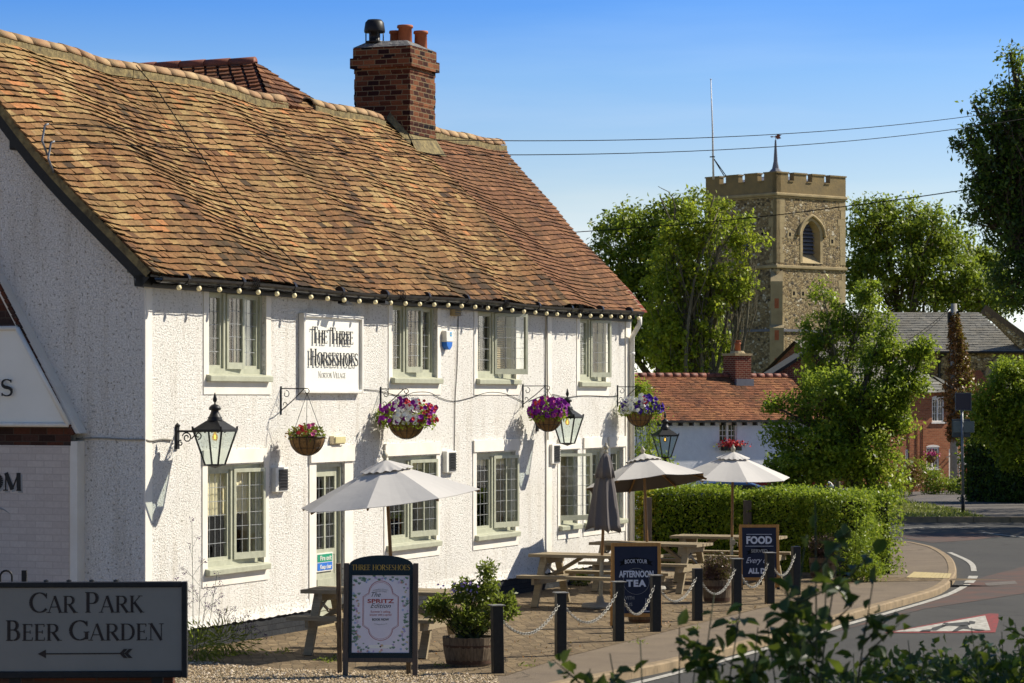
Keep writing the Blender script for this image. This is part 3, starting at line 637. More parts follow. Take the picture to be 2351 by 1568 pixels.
def wall_holes(mb, x0, x1, z0, z1, hs, th, y=0):
    xs = sorted({x0, x1, *[h[0] for h in hs], *[h[1] for h in hs]}); zs = sorted({z0, z1, *[h[2] for h in hs], *[h[3] for h in hs]})
    for i in range(len(xs)-1):
        for j in range(len(zs)-1):
            cx, cz = (xs[i]+xs[i+1])/2, (zs[j]+zs[j+1])/2
            if any(h[0] < cx < h[1] and h[2] < cz < h[3] for h in hs): continue
            for yy, f in ((y, (0, 1, 2, 3)), (y+th, (3, 2, 1, 0))): mb.add([(xs[i], yy, zs[j]), (xs[i+1], yy, zs[j]), (xs[i+1], yy, zs[j+1]), (xs[i], yy, zs[j+1])], [f])
    for a, b, c, d in hs:
        mb.add([(a, y, c), (b, y, c), (b, y, d), (a, y, d), (a, y+th, c), (b, y+th, c), (b, y+th, d), (a, y+th, d)], [(0, 4, 5, 1), (1, 5, 6, 2), (2, 6, 7, 3), (3, 7, 4, 0)])
mb = MB(); wall_holes(mb, 0, LEN, .27, 4.5, holes, .28)
zr = lambda y: EZ+.12+(y+.22)*(RZH-EZ-.1)/(RW+.22)
for x in (0.0, LEN):                                  # gable walls
    for x2, fl in ((x, 0), (x+(.28 if x == 0 else -.28), 1)):
        mb.add([(x2, .0 if not fl else .28, 0), (x2, DEP, 0), (x2, DEP, 4.3), (x2, RW, RZH-.2), (x2, 0 if not fl else .28, 4.3)], [(0, 1, 2, 3, 4) if (x == 0) == (not fl) else (4, 3, 2, 1, 0)])
mb.box(0, LEN, DEP-.25, DEP, 0, 4.3)
mb.build('wall', M['render'], PUB)
mb = MB()                                             # smooth bands, quoin, bell-cast above the plinth
for s0, s1 in ((0, .16), (12.56, 12.78), (16.2, LEN)): mb.box(s0, s1, -.022, 0, .30, 4.46)
for nme, a, b, c, d, k in UP:
    mb.box(a-.13, a, -.012, .0, c-.24, 4.45); mb.box(b, b+.13, -.012, .0, c-.24, 4.45); mb.box(a, b, -.0121, .0, c-.24, c-.02)
for nme, a, b, c, d, k in LO:
    e = .1 if k == 1 else .13
    mb.box(a-e, a, -.012, .0, c-.22, d+.02); mb.box(b, b+e, -.012, .0, c-.22, d+.02); mb.box(a, b, -.0121, .0, c-.22, c-.02)
    mb.prism([(a-e, d+.02), (b+e, d+.02), (b+e, d+.19), (a-e, d+.19)], -.03, 0)
a, b = DOOR[:2]; mb.box(a-.2, a, -.014, 0, .3, 2.15); mb.box(b, b+.26, -.014, 0, .3, 2.15); mb.box(a-.2, b+.26, -.04, 0, 2.15, 2.36)
for i in range(len([0])): pass
segs = [(0, DOOR[0]-.05), (DOOR[1]+.05, LEN)]
mb.build('render_bands', M['smooth'], PUB)
mb = MB(); rj = random.Random(9)
for x0, x1 in segs:
    n_ = int((x1-x0)/.06); vs = []
    for i in range(n_+1):
        x = x0+(x1-x0)*i/n_; e_ = rj.uniform(-.010, .008); vs += [(x, -.004, .40), (x, -.018, .32), (x, -.042+e_*.4, .255+e_), (x, -.01, .262+e_)]
    mb.add(vs, [(4*i+k, 4*i+k+1, 4*i+k+5, 4*i+k+4) for i in range(n_) for k in range(3)])
mb.build('drip_edge', M['render'], PUB)
mb = MB()
for x0, x1 in segs: mb.box(x0, x1, -.012, .28, -.05, .27)
mb.build('plinth', M['plinth'], PUB)
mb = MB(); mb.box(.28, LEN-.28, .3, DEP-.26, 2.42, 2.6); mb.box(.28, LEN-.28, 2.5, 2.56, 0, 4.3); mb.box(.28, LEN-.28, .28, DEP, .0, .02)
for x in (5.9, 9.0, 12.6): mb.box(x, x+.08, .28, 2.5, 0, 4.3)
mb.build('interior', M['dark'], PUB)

def leaded(mb, x0, x1, z0, z1, y, nx, nz, t=.0065):
    for i in range(1, nx): x = x0+(x1-x0)*i/nx; mb.box(x-t/2, x+t/2, y-.006, y-.001, z0, z1)
    for j in range(1, nz): z = z0+(z1-z0)*j/nz; mb.box(x0, x1, y-.008, y-.0035, z-t/2, z+t/2)
def frame(mb, x0, x1, z0, z1, y0, y1, t, tb=None):
    tb = tb or t
    mb.box(x0, x0+t, y0, y1, z0, z1); mb.box(x1-t, x1, y0, y1, z0, z1); mb.box(x0+t, x1-t, y0+.001, y1, z1-t, z1); mb.box(x0+t, x1-t, y0+.001, y1, z0, z0+tb)
def sash(par, x0, x1, z0, z1, y, ang=0, hinge=0, nx=3, nz=5, mull=False, bottom=.07):
    """a casement hinged at its left (0) or right (1) edge and swung out by ang degrees"""
    wd = x1-x0; mb = MB(); sgn = 1 if hinge == 0 else -1
    f = lambda v: v if hinge == 0 else v-wd
    frame(mb, f(0), f(wd), z0, z1, -.022, .022, .045, bottom)
    if mull: mb.box(f(wd*.5)-.012, f(wd*.5)+.012, -.015, .015, z0+bottom, z1-.045)
    o = mb.build('sash', M['sage'], par); o.location = (x0 if hinge == 0 else x1, y, 0); o.rotation_euler = (0, 0, -radians(ang)*sgn)
    g = MB(); g.box(f(.04), f(wd-.04), .0, .004, z0+bottom-.01, z1-.04); p = g.build('pane', M['glass'], par); p.location = o.location; p.rotation_euler = o.rotation_euler
    l_ = MB(); leaded(l_, f(.045), f(wd-.045), z0+bottom, z1-.045, 0, nx, nz); q = l_.build('leading', M['lead'], par); q.location = o.location; q.rotation_euler = o.rotation_euler
def window(nme, a, b, c, d, k, lower):
    mb = MB(); y0, y1 = .05, .13; frame(mb, a, b, c, d, y0, y1, .055, .075)
    xs = [a+.055+(b-a-.11)*i/k for i in range(k+1)]
    for x in xs[1:-1]: mb.box(x-.03, x+.03, y0+.0015, y1, c+.075, d-.055)
    wn = mb.build('window', M['sage'], PUB)
    s = MB(); ov = .07; s.add([(a-ov, -.075, c-.085), (b+ov, -.075, c-.085), (b+ov, .05, c-.085), (a-ov, .05, c-.085), (a-ov, -.08, c-.015), (b+ov, -.08, c-.015), (b+ov, .05, c+.012), (a-ov, .05, c+.012)], [(0, 3, 2, 1), (4, 5, 6, 7), (0, 1, 5, 4), (1, 2, 6, 5), (2, 3, 7, 6), (3, 0, 4, 7)])
    s.build('sill', M['sage'], wn, bevel=.008)
    opens = {'W1': (1, 4), 'W2': (1, 9), 'W3': (1, 26), 'W4': (1, 20), 'L1': (1, 9), 'L2': (1, 8), 'L3': (1, 12), 'La': (0, 34), 'Lb': (0, 0), 'Lc': (0, 0)}[nme]
    for i in range(k):
        x0 = xs[i]+(.03 if i else 0); x1 = xs[i+1]-(.03 if i < k-1 else 0); an = opens[1] if i == opens[0] else 0
        if an: sash(wn, x0, x1, c+.07, d-.05, y0+.005, an, 0, 4 if lower else 3, 6 if lower else 5, lower and k > 1, .08)
        else: sash(wn, x0, x1, c+.075, d-.055, y0+.05, 0, 0, 4 if (lower and k > 1) else 3, 6 if lower else 5, False, .04)
    # cloth behind the glass
    mb = MB(); yy = .175
    if lower:
        zb = c+(d-c)*.50 if nme == 'L1' else c+(d-c)*(.84 if nme in ('L2', 'L3') else .97)
        n_ = 40; vs = []
        for i in range(n_+1): x = a+(b-a)*i/n_; vs += [(x, yy+.014*sin(i*1.9), zb+.012*sin(i*2.3)), (x, yy+.008*sin(i*1.9), d+.02)]
        mb.add(vs, [(2*i, 2*i+2, 2*i+3, 2*i+1) for i in range(n_)]); mb.build('curtain', M['curtain'], wn)
        mb = MB()
        for sx in (a+.0, b-.16):
            vs = []
            for i in range(9): x = sx+.16*i/8; vs += [(x, yy+.05+.03*sin(i*2.2), c), (x, yy+.05+.03*sin(i*2.2), d)]
            mb.add(vs, [(2*i, 2*i+2, 2*i+3, 2*i+1) for i in range(8)])
        mb.build('curtain', M['blind'], wn)
    else:
        if nme in ('W2', 'W3', 'W4'):
            for i in range(26): z = c+.03+i*.033; mb.box(a+.02, a+(b-a)*(.34 if nme != 'W4' else .9), yy, yy+.004, z, z+.024); mb.box(a+(b-a)*.64, b-.02, yy+.001, yy+.005, z, z+.024)
        else:
            for x0, x1 in ((a, a+.25), (b-.5, b)):
                vs = []
                for i in range(13): x = x0+(x1-x0)*i/12; vs += [(x, yy+.03*sin(i*1.9), c), (x, yy+.03*sin(i*1.9), d)]
                mb.add(vs, [(2*i, 2*i+2, 2*i+3, 2*i+1) for i in range(12)])
        mb.build('blind', M['white'] if nme in ('W1', 'W4') else M['blind'], wn)
for r in UP: window(*r, False)
for r in LO: window(*r, True)
# door
a, b, c, d = DOOR; mb = MB(); frame(mb, a, b, c, d, .03, .13, .05, .03); dr = mb.build('door', M['sage'], PUB)
mb = MB(); x0, x1 = a+.05, b-.05; z0, zg = .09, .98
mb.box(x0, x0+.09, .07, .11, z0, d-.05); mb.box(x1-.09, x1, .07, .11, z0, d-.05); mb.box(x0+.09, x1-.09, .071, .11, d-.17, d-.05); mb.box(x0+.09, x1-.09, .071, .11, z0, zg-.30); mb.box(x0+.09, x1-.09, .0712, .11, zg-.05, zg+.03); mb.box((x0+x1)/2-.02, (x0+x1)/2+.02, .072, .11, zg+.03, d-.17)
mb.box(x0+.13, x1-.13, .06, .071, z0+.12, zg-.36); mb.box(x0+.09, x1-.09, .078, .11, zg-.30, zg-.05)
mb.build('door_leaf', M['sage'], dr)
mb = MB(); mb.box(x0+.085, x1-.085, .088, .092, zg, d-.16); mb.build('pane', M['glass'], dr)
mb = MB()
for q0, q1 in ((x0+.09, (x0+x1)/2-.02), ((x0+x1)/2+.02, x1-.09)): leaded(mb, q0, q1, zg+.03, d-.17, .088, 2, 6)
mb.build('leading', M['lead'], dr)
mb = MB(); mb.box(x0+.1, x1-.17, .058, .072, zg-.26, zg-.02); stk = mb.build('sticker', M['white'], dr)
mb = MB(); mb.box(x0+.12, x1-.19, .054, .0575, zg-.135, zg-.035); mb.build('fire_exit_panel', M['green'], dr)
mb = MB(); mb.box(x0+.12, x1-.19, .054, .0575, zg-.245, zg-.145); mb.build('keep_clear_panel', M['bluesign'], dr)
label_mesh('Fire exit', .09, M['white'], dr, ((x0+x1)/2-.01, .0525, zg-.115), width=.33, off=.001); label_mesh('Keep clear', .08, M['white'], dr, ((x0+x1)/2-.01, .0525, zg-.225), width=.33, off=.001)
mb = MB(); mb.box(a-.03, b+.03, -.03, .28, -.02, .06); mb.build('threshold', M['stone'], dr)

# ---- roof: individual tiles on a sagging plane
PITCH = atan2(RZH-EZ, RW+.25)
def und(x, t, Ls=4.1):
    f = t/Ls
    n1 = noise.noise(Vector((x*.42+t*.22, t*.16, 1.3)))*.16*(.25+.9*sin(pi*min(1, max(0, f*.9+.1))))
    n2 = noise.noise(Vector((x*.95+t*.45, t*.5, 7.7)))*.055
    sag = -.10*math.exp(-((x-7.9)/1.3)**2)*f - .05*math.exp(-((x-3.4)/1.1)**2)*f + .03*sin(x*.8)*f
    step = (.05 if x < 12.6+.55*(1-f)*0 else -.01)
    return n1+n2+sag
def tiled(name, mat, parent, x0f, x1f, o_y, o_z, pitch, Ls, gauge=.105, tw=.175, th=.018, und_=None, rndf=None, seed=1, flip=1, rough_=1.0, mossy=True):
    """courses of separate tiles; x0f/x1f give the verge at slope length t; flip=-1 makes the rear slope"""
    rng = random.Random(seed); mb = MB(); cp, sp_ = cos(pitch), sin(pitch); nrow = int(Ls/gauge)+1
    def pt(x, t, h): u_ = und_(x, t) if und_ else 0; hh = h+u_; return (x, o_y+flip*(t*cp)-flip*hh*sp_, o_z+t*sp_+hh*cp)
    for r in range(nrow):
        t0 = r*gauge-.03; t1 = min(t0+gauge*1.12, Ls); xa, xb = x0f(t0), x1f(t0); x = xa-(tw/2 if r % 2 else 0)
        rowj = rng.uniform(-.004, .004)*rough_
        while x < xb:
            w_ = tw*rng.uniform(.9, 1.1); a = max(x, xa); b = min(x+w_-.004, xb)
            if b-a > .03:
                j = rng.uniform(-.012, .014)*rough_; k_ = rng.uniform(-.006, .014)*rough_; k2 = rng.uniform(-.006, .014)*rough_; tt = t0+j+rowj
                up = .024
                mb.col = min(.999, max(.001, (rndf(a, t0, rng) if rndf else rng.random())))
                mb.add([pt(a, tt, up+k_), pt(b, tt+rng.uniform(-.005, .005)*rough_, up+k2), pt(b, t1, .004), pt(a, t1, .004), pt(a, tt, up+k_-th), pt(b, tt, up+k2-th), pt(b, t1, -th), pt(a, t1, -th)],
                       [(0, 1, 2, 3), (0, 4, 5, 1), (1, 5, 6, 2), (3, 7, 4, 0)] if flip == 1 else [(3, 2, 1, 0), (1, 5, 4, 0), (2, 6, 5, 1), (0, 4, 7, 3)])
            x += w_
    if mossy: mb.m = [1 if i % 4 == 1 else 0 for i in range(len(mb.f))]  # lower edge of each tile gets the moss and painted shadow colour
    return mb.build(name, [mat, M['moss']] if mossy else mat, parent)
LS = sqrt((RZH-EZ)**2+(RW+.25)**2)
def rf(x, t, rng):
    b = noise.noise(Vector((x*.5, t*.6, 3)))*.38+noise.noise(Vector((x*2, t*2, 5)))*.2+.50+.20*(t/LS-.6)
    v = b+.04+rng.gauss(0, .18)
    if t < .6: v -= .16
    return v
def split(x, t): return 12.75+.15*sin(t*2)
xs0 = lambda t: -.30+.0*t; xs1 = lambda t: 16.35+(16.95-16.35)*t/LS
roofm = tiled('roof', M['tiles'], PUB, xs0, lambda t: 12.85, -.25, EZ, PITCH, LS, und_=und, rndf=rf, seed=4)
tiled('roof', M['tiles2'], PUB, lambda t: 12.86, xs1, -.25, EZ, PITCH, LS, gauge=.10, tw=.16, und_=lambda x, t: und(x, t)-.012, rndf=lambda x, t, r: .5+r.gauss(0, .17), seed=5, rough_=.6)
mb = MB(); cp, sp_ = cos(PITCH), sin(PITCH)
for i in range(60):                                   # underlay so no daylight shows, front and rear slopes
    xa, xb = -.28+i*16.9/60, -.28+(i+1)*16.9/60
    for j in range(8):
        ta, tb = LS*j/8, LS*(j+1)/8
        def q(x, t, h=-.035): u_ = und(x, t); return (x, -.25+t*cp-(h+u_)*sp_, EZ+t*sp_+(h+u_)*cp)
        def qb(x, t): u_ = und(x, t); return (x, 2*RW+.25-t*cp+(-.0+u_*(t/LS))*sp_, EZ+t*sp_+(-.02+u_*(t/LS))*cp)
        mb.add([q(xa, ta), q(xb, ta), q(xb, tb), q(xa, tb)], [(0, 1, 2, 3)]); mb.add([qb(xa, ta), qb(xb, ta), qb(xb, tb), qb(xa, tb)], [(3, 2, 1, 0)])
mb.build('roof_underside', M['cottbrick'], PUB)
def ridge_run(x0, x1, mat, mname='ridge', drop=0, par=PUB, seed=2):
    rng = random.Random(seed); mb = MB(); x = x0; mo = MB()
    def rp(x): u_ = und(x, LS); return Vector((x, RW-u_*.15, RZH+u_*cp+.02+drop))
    while x < x1:
        e = min(x+.40*rng.uniform(.92, 1.05), x1+.05); a = rp(x)+Vector((0, 0, rng.uniform(-.004, .006))); b = rp(e)+Vector((0, 0, rng.uniform(-.008, .012)))
        n_ = 7; vs = []
        for p, k in ((a, 1.0), (b, .985)):
            for rr in (.135, .115):
                for i in range(n_): t = pi*(.06+.88*i/(n_-1)); vs.append((p.x, p.y-rr*k*cos(t), p.z-.075+rr*k*sin(t)*1.0))
        f = [(i, i+1, 2*n_+i+1, 2*n_+i) for i in range(n_-1)]+[(i, n_+i, n_+i+1, i+1) for i in range(n_-1)]+[(2*n_+i, 2*n_+i+1, 3*n_+i+1, 3*n_+i) for i in range(n_-1)]+[(0, 2*n_, 3*n_, n_), (n_-1, 2*n_-1, 4*n_-1, 3*n_-1)]
        mb.add(vs, f); mo.beam(a+Vector((0, -.10, -.12)), b+Vector((0, -.10, -.12)), .10, .10); x = e-.012
    mb.build(mname, mat, par, True); mo.build('ridge_mortar', M['mortar'], par)
ridge_run(-.3, 8.55, M['ridge']); ridge_run(9.45, 11.9, M['ridge'], seed=3); ridge_run(13.0, 16.9, M['ridge'], seed=5)
# verge: mortar strip and black bargeboard down the near gable, soffit
mb = MB(); mo = MB()
def vp(y_t, dx, dn): return (dx, -.25+y_t*cp-dn*sp_, EZ+y_t*sp_+dn*cp)
for j in range(12):
    ta, tb = LS*j/12, LS*(j+1)/12; ua, ub = und(-.25, ta), und(-.25, tb)
    for xx, h0, h1, m_ in ((-.29, -.10, -.012, mo), (-.20, -.24, -.10, mb)):
        m_.add([vp(ta, xx, h0+ua), vp(tb, xx, h0+ub), vp(tb, xx, h1+ub), vp(ta, xx, h1+ua), vp(ta, 0.0, h0+ua), vp(tb, 0.0, h0+ub), vp(tb, 0.0, h1+ub), vp(ta, 0.0, h1+ua)], [(0, 3, 2, 1), (4, 5, 6, 7), (0, 1, 5, 4), (3, 7, 6, 2)])
mo.build('verge_mortar', M['mortar'], PUB); mb.build('bargeboard', M['black'], PUB)
mb = MB(); mb.box(-.2, 16.3, -.10, -.001, EZ-.16, EZ-.03); mb.box(-.2, 16.3, -.20, -.101, EZ-.05, EZ-.02)
for i in range(40): mb.box(.1+i*.41, .16+i*.41, -.2, -.1, EZ-.12, EZ-.05)
mb.build('fascia', M['black'], PUB)
mb = MB(); n_ = 8; vs = []; xs_ = [-.12+i*16.4/24 for i in range(25)]                 # half round gutter
gz = lambda x: EZ-.055+.014*sin(x*.9)+.003*x
for x in xs_:
    for rr in (.062, .054):
        for i in range(n_): t = pi+pi*i/(n_-1); vs.append((x, -.262+rr*cos(t), gz(x)+rr*sin(t)))
f = []
for k in range(24):
    b0, b1 = k*2*n_, (k+1)*2*n_
    for i in range(n_-1): f += [(b0+i, b1+i, b1+i+1, b0+i+1), (b0+n_+i, b0+n_+i+1, b1+n_+i+1, b1+n_+i)]
    f += [(b0, b0+n_, b1+n_, b1), (b0+n_-1, b1+n_-1, b1+2*n_-1, b0+2*n_-1)]
mb.add(vs, f)
for i in range(12): x = .5+i*1.38; mb.tube([(x-.03, -.262, gz(x)-.004), (x+.03, -.262, gz(x)-.004)], .068, 12)
for x in (2.1, 6.4, 10.1, 13.2): 
    for k in range(4): mb.tube([(x+k*.05, -.262+.075*cos(t), gz(x)+.075*sin(t)) for t in [j*pi/5 for j in range(10)]], .006, 5, True)
g_ = mb.build('gutter', M['gut'], PUB)
mb = MB(); mb.tube([(16.2, -.262, EZ-.08), (16.2, -.262, EZ-.2), (16.3, -.14, EZ-.34), (16.36, -.07, EZ-.42), (16.36, -.07, .28)], .042, 10)
for z in (.5, 1.6, 2.6, 3.7): mb.tube([(16.36, -.07, z), (16.36, -.07, z+.05)], .052, 10)
mb.build('downpipe', M['white'], PUB, True)
# ---- chimney
cy0, cy1 = 2.25, 3.25; cs0, cs1 = 12.25, 12.86
cs0 = W(941, 90, -cy0)[0]; cs1 = W(999, 90, -cy0)[0]
cy1 = next(y for y in np.arange(2.4, 4.2, .02) if W(814, 90, -y)[0] > cs0)
print('chimney', cs0, cs1, cy1)
mb = MB()
def ch(mb, gx, z0, z1): mb.box(cs0-gx, cs1+gx, cy0-gx, cy1+gx, z0, z1)
rj = random.Random(3); z = 6.35
while z < 8.56:
    gx = .0+rj.uniform(-.006, .009)
    if 8.17 < z < 8.32: gx = .055
    elif z >= 8.32: gx = .018
    ch(mb, gx, z, z+.0805); z += .082
chm = mb.build('chimney', M['chimney'], PUB)
mb = MB(); ch(mb, -.03, 8.56, 8.60); 
mb.add([(cs0-.02, cy0-.02, 8.57), (cs1+.02, cy0-.02, 8.57), (cs1+.02, cy1+.02, 8.57), (cs0-.02, cy1+.02, 8.57), (cs0+.2, cy0+.15, 8.68), (cs1-.2, cy0+.15, 8.66), (cs1-.2, cy1-.15, 8.69), (cs0+.2, cy1-.15, 8.69)], [(4, 5, 6, 7), (0, 1, 5, 4), (1, 2, 6, 5), (2, 3, 7, 6), (3, 0, 4, 7)])
mb.build('chimney_mortar', simple('flaunching', (.22, .21, .20), .95, (.10, .10, .10), 14, .9, 18, .03), chm)
for px, py, r, z1 in ((930, 0, .115, 8.97), (966, 0, .105, 8.90), (907, 0, .085, 8.90)):
    yy = {930: cy0+.34, 966: cy0+.18, 907: cy0+.55}[px]; sx = W(px, 60, -yy)[0]
    mb = MB(); mb.lathe([(r*1.02, 8.55), (r*.95, z1-.05), (r*1.12, z1-.045), (r*1.15, z1-.02), (r*1.08, z1), (r*.85, z1), (r*.8, 8.7)], 20, (sx, yy), False); mb.build('chimney_pot', M['terracotta'], chm, True)
yy = cy1-.25; sx = W(860, 60, -yy)[0]; mb = MB()
mb.lathe([(.15, 8.66), (.15, 8.69), (.09, 8.70), (.09, 8.82), (.165, 8.83), (.17, 8.86), (.15, 8.99), (.11, 9.035), (.0, 9.04)], 24, (sx, yy))
for k in range(8): t = k*pi/4; mb.tube([(sx+.15*cos(t), yy+.15*sin(t), 8.69), (sx+.15*cos(t), yy+.15*sin(t), 8.84)], .008, 5)
mb.build('chimney_fan', M['black'], chm, True)
mb = MB()                                             # mortar fillet where the stack meets the tiles
for y0, y1 in ((cy0-.06, RW),):
    for i in range(6):
        ya = y0+(y1-y0)*i/6; yb = y0+(y1-y0)*(i+1)/6; za = EZ+(ya+.25)*tan(PITCH); zb_ = EZ+(yb+.25)*tan(PITCH)
        mb.add([(cs0-.13, ya, za+.03), (cs0-.13, yb, zb_+.03), (cs0+.01, yb, zb_+.15), (cs0+.01, ya, za+.15)], [(0, 3, 2, 1)])
za = EZ+(cy0+.25)*tan(PITCH); mb.add([(cs0-.13, cy0-.16, za-.13), (cs1+.1, cy0-.16, za-.13), (cs1+.03, cy0+.01, za+.16), (cs0-.02, cy0+.01, za+.16)], [(0, 1, 2, 3)])
mb.build('flashing', M['mortar'], chm)
# ---- rear wing whose hipped roof shows above the ridge
mb = MB(); Wr = P(583, 143, 44.2); 
ry = RW+.75; rs = W(583, 143, -ry)[0]; rzz = W(583, 143, -ry)[1]
print('wing', rs, rzz)
def tri_tiles(name, base_a, base_b, apex_a, apex_b, mat, par, gauge=.15, seed=1):
    """courses between a lower edge a-b and an upper edge"""
    rng = random.Random(seed); mb = MB(); base_a, base_b, apex_a, apex_b = map(Vector, (base_a, base_b, apex_a, apex_b)); ln = ((apex_a+apex_b)/2-(base_a+base_b)/2).length; nr = int(ln/gauge); nn = (base_b-base_a).cross(apex_a-base_a).normalized()
    for r in range(nr+1):
        t0 = r/nr-.03; t1 = min(1, (r+1.1)/nr); a0, b0 = base_a.lerp(apex_a, t0), base_b.lerp(apex_b, t0); a1, b1 = base_a.lerp(apex_a, t1), base_b.lerp(apex_b, t1); k = max(1, int((b0-a0).length/.2))
        for i in range(k):
            mb.col = min(.999, max(.01, rng.gauss(.4, .22))); p, q, u_, v_ = a0.lerp(b0, i/k), a0.lerp(b0, (i+1)/k-.01), a1.lerp(b1, (i+1)/k-.01), a1.lerp(b1, i/k)
            h = nn*(.035+rng.uniform(-.004, .008)); mb.add([p+h, q+h, u_+nn*.004, v_+nn*.004, p-nn*.01, q-nn*.01], [(0, 1, 2, 3), (0, 4, 5, 1)])
    return mb.build(name, mat, par)
wz = rzz; hw = 1.9; pz = 1.55
fy = RW-.35; fzz = EZ+(fy+.25)*tan(PITCH)
bl = (rs-1.15, RW-.1, RZH-.12); br = (rs+1.15, RW-.1, RZH-.12); ap = (rs, ry, rzz)
tri_tiles('roof', bl, br, ap, ap, M['tiles2'], PUB, .13, 3)
tri_tiles('roof', (rs-1.6, 7.5, RZH-.6), (rs-1.15, RW-.1, RZH-.12), (rs, 7.5, rzz), ap, M['tiles3'], PUB, .14, 4)
tri_tiles('roof', (rs+1.15, RW-.1, RZH-.12), (rs+1.6, 7.5, RZH-.6), ap, (rs, 7.5, rzz), M['tiles3'], PUB, .14, 5)
mb = MB(); mb.add([(rs-1.15, RW-.08, RZH-.15), (rs+1.15, RW-.08, RZH-.15), (rs, ry, rzz-.02), (rs-1.6, 7.5, RZH-.64), (rs+1.6, 7.5, RZH-.64), (rs, 7.5, rzz-.02)], [(0, 1, 2), (3, 0, 2, 5), (1, 4, 5, 2), (3, 5, 4)])
mb.box(rs-1.5, rs+1.5, 5.3, 7.4, 0, RZH-.75); mb.build('rear_wing', M['cottbrick'], PUB)
mb = MB()
y = ry-.02
while y < 7.4: mb.tube([(rs, y, rzz+.0), (rs, y+.42, rzz+.0)], [.085, .075], 12); y += .42
mb.build('ridge', M['ridgered'], PUB, True)
mb = MB(); mb.add([(.55, -.05, 4.53), (.59, -.05, 4.56), (.53, .16, 4.80), (.49, .16, 4.78)], [(0, 1, 2, 3)])

# ---- brick extension in front of the near gable
EX = thing('brick_extension', 'low gabled extension of dark and cream painted brick against the gable wall', 'extension', O, RZ)
ES = -.18
def E(px, py): return WS(px, py, ES)
yR, zT = E(158, 1023); yW, _ = E(176, 1100); _, zS = E(60, 980)
mb = MB(); mb.box(ES, -.001, yR, 6.5, -.02, zT); mb.build('painted_wall', M['paintbrick'], EX)
mb = MB(); mb.box(ES+.012, -.001, yW, yR-.001, -.02, zT+.05); mb.build('white_return', M['smooth'], EX)
yA, zA = E(-30, 590); yB, zB = E(165, 985)
sl_ = (zA-zB)/(yA-yB); yTop = 4.4; zTop = zB+(yTop-yB)*sl_
mb = MB(); mb.add([(ES+.01, yR-.02, zT), (ES+.01, 6.5, zT), (ES+.01, 6.5, zB+(3.2-yB)*sl_), (ES+.01, 3.2, zB+(3.2-yB)*sl_), (ES+.01, yR-.02, zB)], [(0, 4, 3, 2, 1)]); mb.build('gable', M['darkbrick'], EX)
mb = MB(); e = .11
mb.add([(ES-.0, yB-.10, zB-.05), (ES, 3.3, zB+(3.2-yB)*sl_+.05), (-.002, 3.3, zB+(3.2-yB)*sl_+.05), (-.002, yB-.10, zB-.05), (ES, yB+.0, zB-.05), (ES, 3.3, zB+(3.2-yB)*sl_-.12), (-.002, 3.3, zB+(3.2-yB)*sl_-.12), (-.002, yB, zB-.05)], [(0, 3, 2, 1), (0, 1, 5, 4), (4, 5, 6, 7)]); mb.build('roof', M['smooth'], EX)
mb = MB(); rj = random.Random(2)
for i in range(26): y = yB-.03+i*.05; z = zB+(y-yB)*sl_; mb.beam((ES-.02, y, z-.01), (ES-.02, y+.05, z+.05*sl_-.02), .05, .03+rj.uniform(0, .012))
mb.build('verge_tiles', M['darkbrick'], EX)
mb = MB(); y, z = E(108, 1208); mb.lathe([(.012, 0), (.012, .02)], 8); 
# painted words on the wall
mb = MB(); y, z = E(10, 1126); h = 42/6500*32
mb.M = Matrix.Translation((ES-.004, y, z)) @ Matrix.Rotation(-pi/2, 4, 'Z')
serif(mb, 'OM', .0, 0, h, depth=.003, width=.50, bold=1.5); mb.build('lettering', M['ink'], EX)
mb = MB(); mb.M = Matrix.Translation((ES-.0015, y-.022, z-.02)) @ Matrix.Rotation(-pi/2, 4, 'Z'); serif(mb, 'OM', .0, 0, h, depth=.001, width=.50, bold=1.5); mb.build('lettering_shadow', M['grayink'], EX)
mb = MB(); pts = []
for i in range(14):
    q = E(-40+i*4.8, 1178-14*sin(i/13*pi*1.1-.5)+i*.3); pts.append((ES-.003, q[0], q[1]))
mb.tube(pts, [.002+.010*sin(pi*i/13) for i in range(14)], 5); mb.build('flourish', M['grayink'], EX)

# sign on the extension
SG = thing('wall_sign', 'large white tapered sign board ending in black letters above the painted brick wall', 'sign', L(ES-.03, 0, 0), RZ)
yA, z0 = E(163, 975); _, z1 = E(0, 754); yC, _ = E(46, 754)
mb = MB(); K = [(yA, z0), (3.6, z0), (3.6, z1), (yC, z1)]
mb.add([(-.02, y, z) for y, z in K]+[(.02, y, z) for y, z in K], [(0, 3, 2, 1)[::1], (4, 5, 6, 7), (0, 1, 5, 4), (1, 2, 6, 5), (2, 3, 7, 6), (3, 0, 4, 7)]); mb.build('panel', M['panel'], SG)
mb = MB(); pr = [Vector((-.03, y, z)) for y, z in K]
mb.tube([pr[0], pr[1]], .028, 8); mb.tube([pr[2], pr[3]], .028, 8); mb.tube([pr[3], pr[0]], .028, 8); mb.build('frame', M['white'], SG, True)
mb = MB(); y, z = E(31, 910); y2, _ = E(-14, 910); h = 41/6500*32
mb.M = Matrix.Translation((-.045, (y+y2)/2+.0, z)) @ Matrix.Rotation(-pi/2, 4, 'Z'); serif(mb, 'ES', .0, 0, h, depth=.02, width=.40, bold=1.1); mb.build('lettering', M['ink'], SG)

# ================================================================ FIXTURES ON THE PUB
def pix_on(px, py, d):                                # world point on the plane parallel to the facade
    s, z = W(px, py, d); return L(s, d, z)
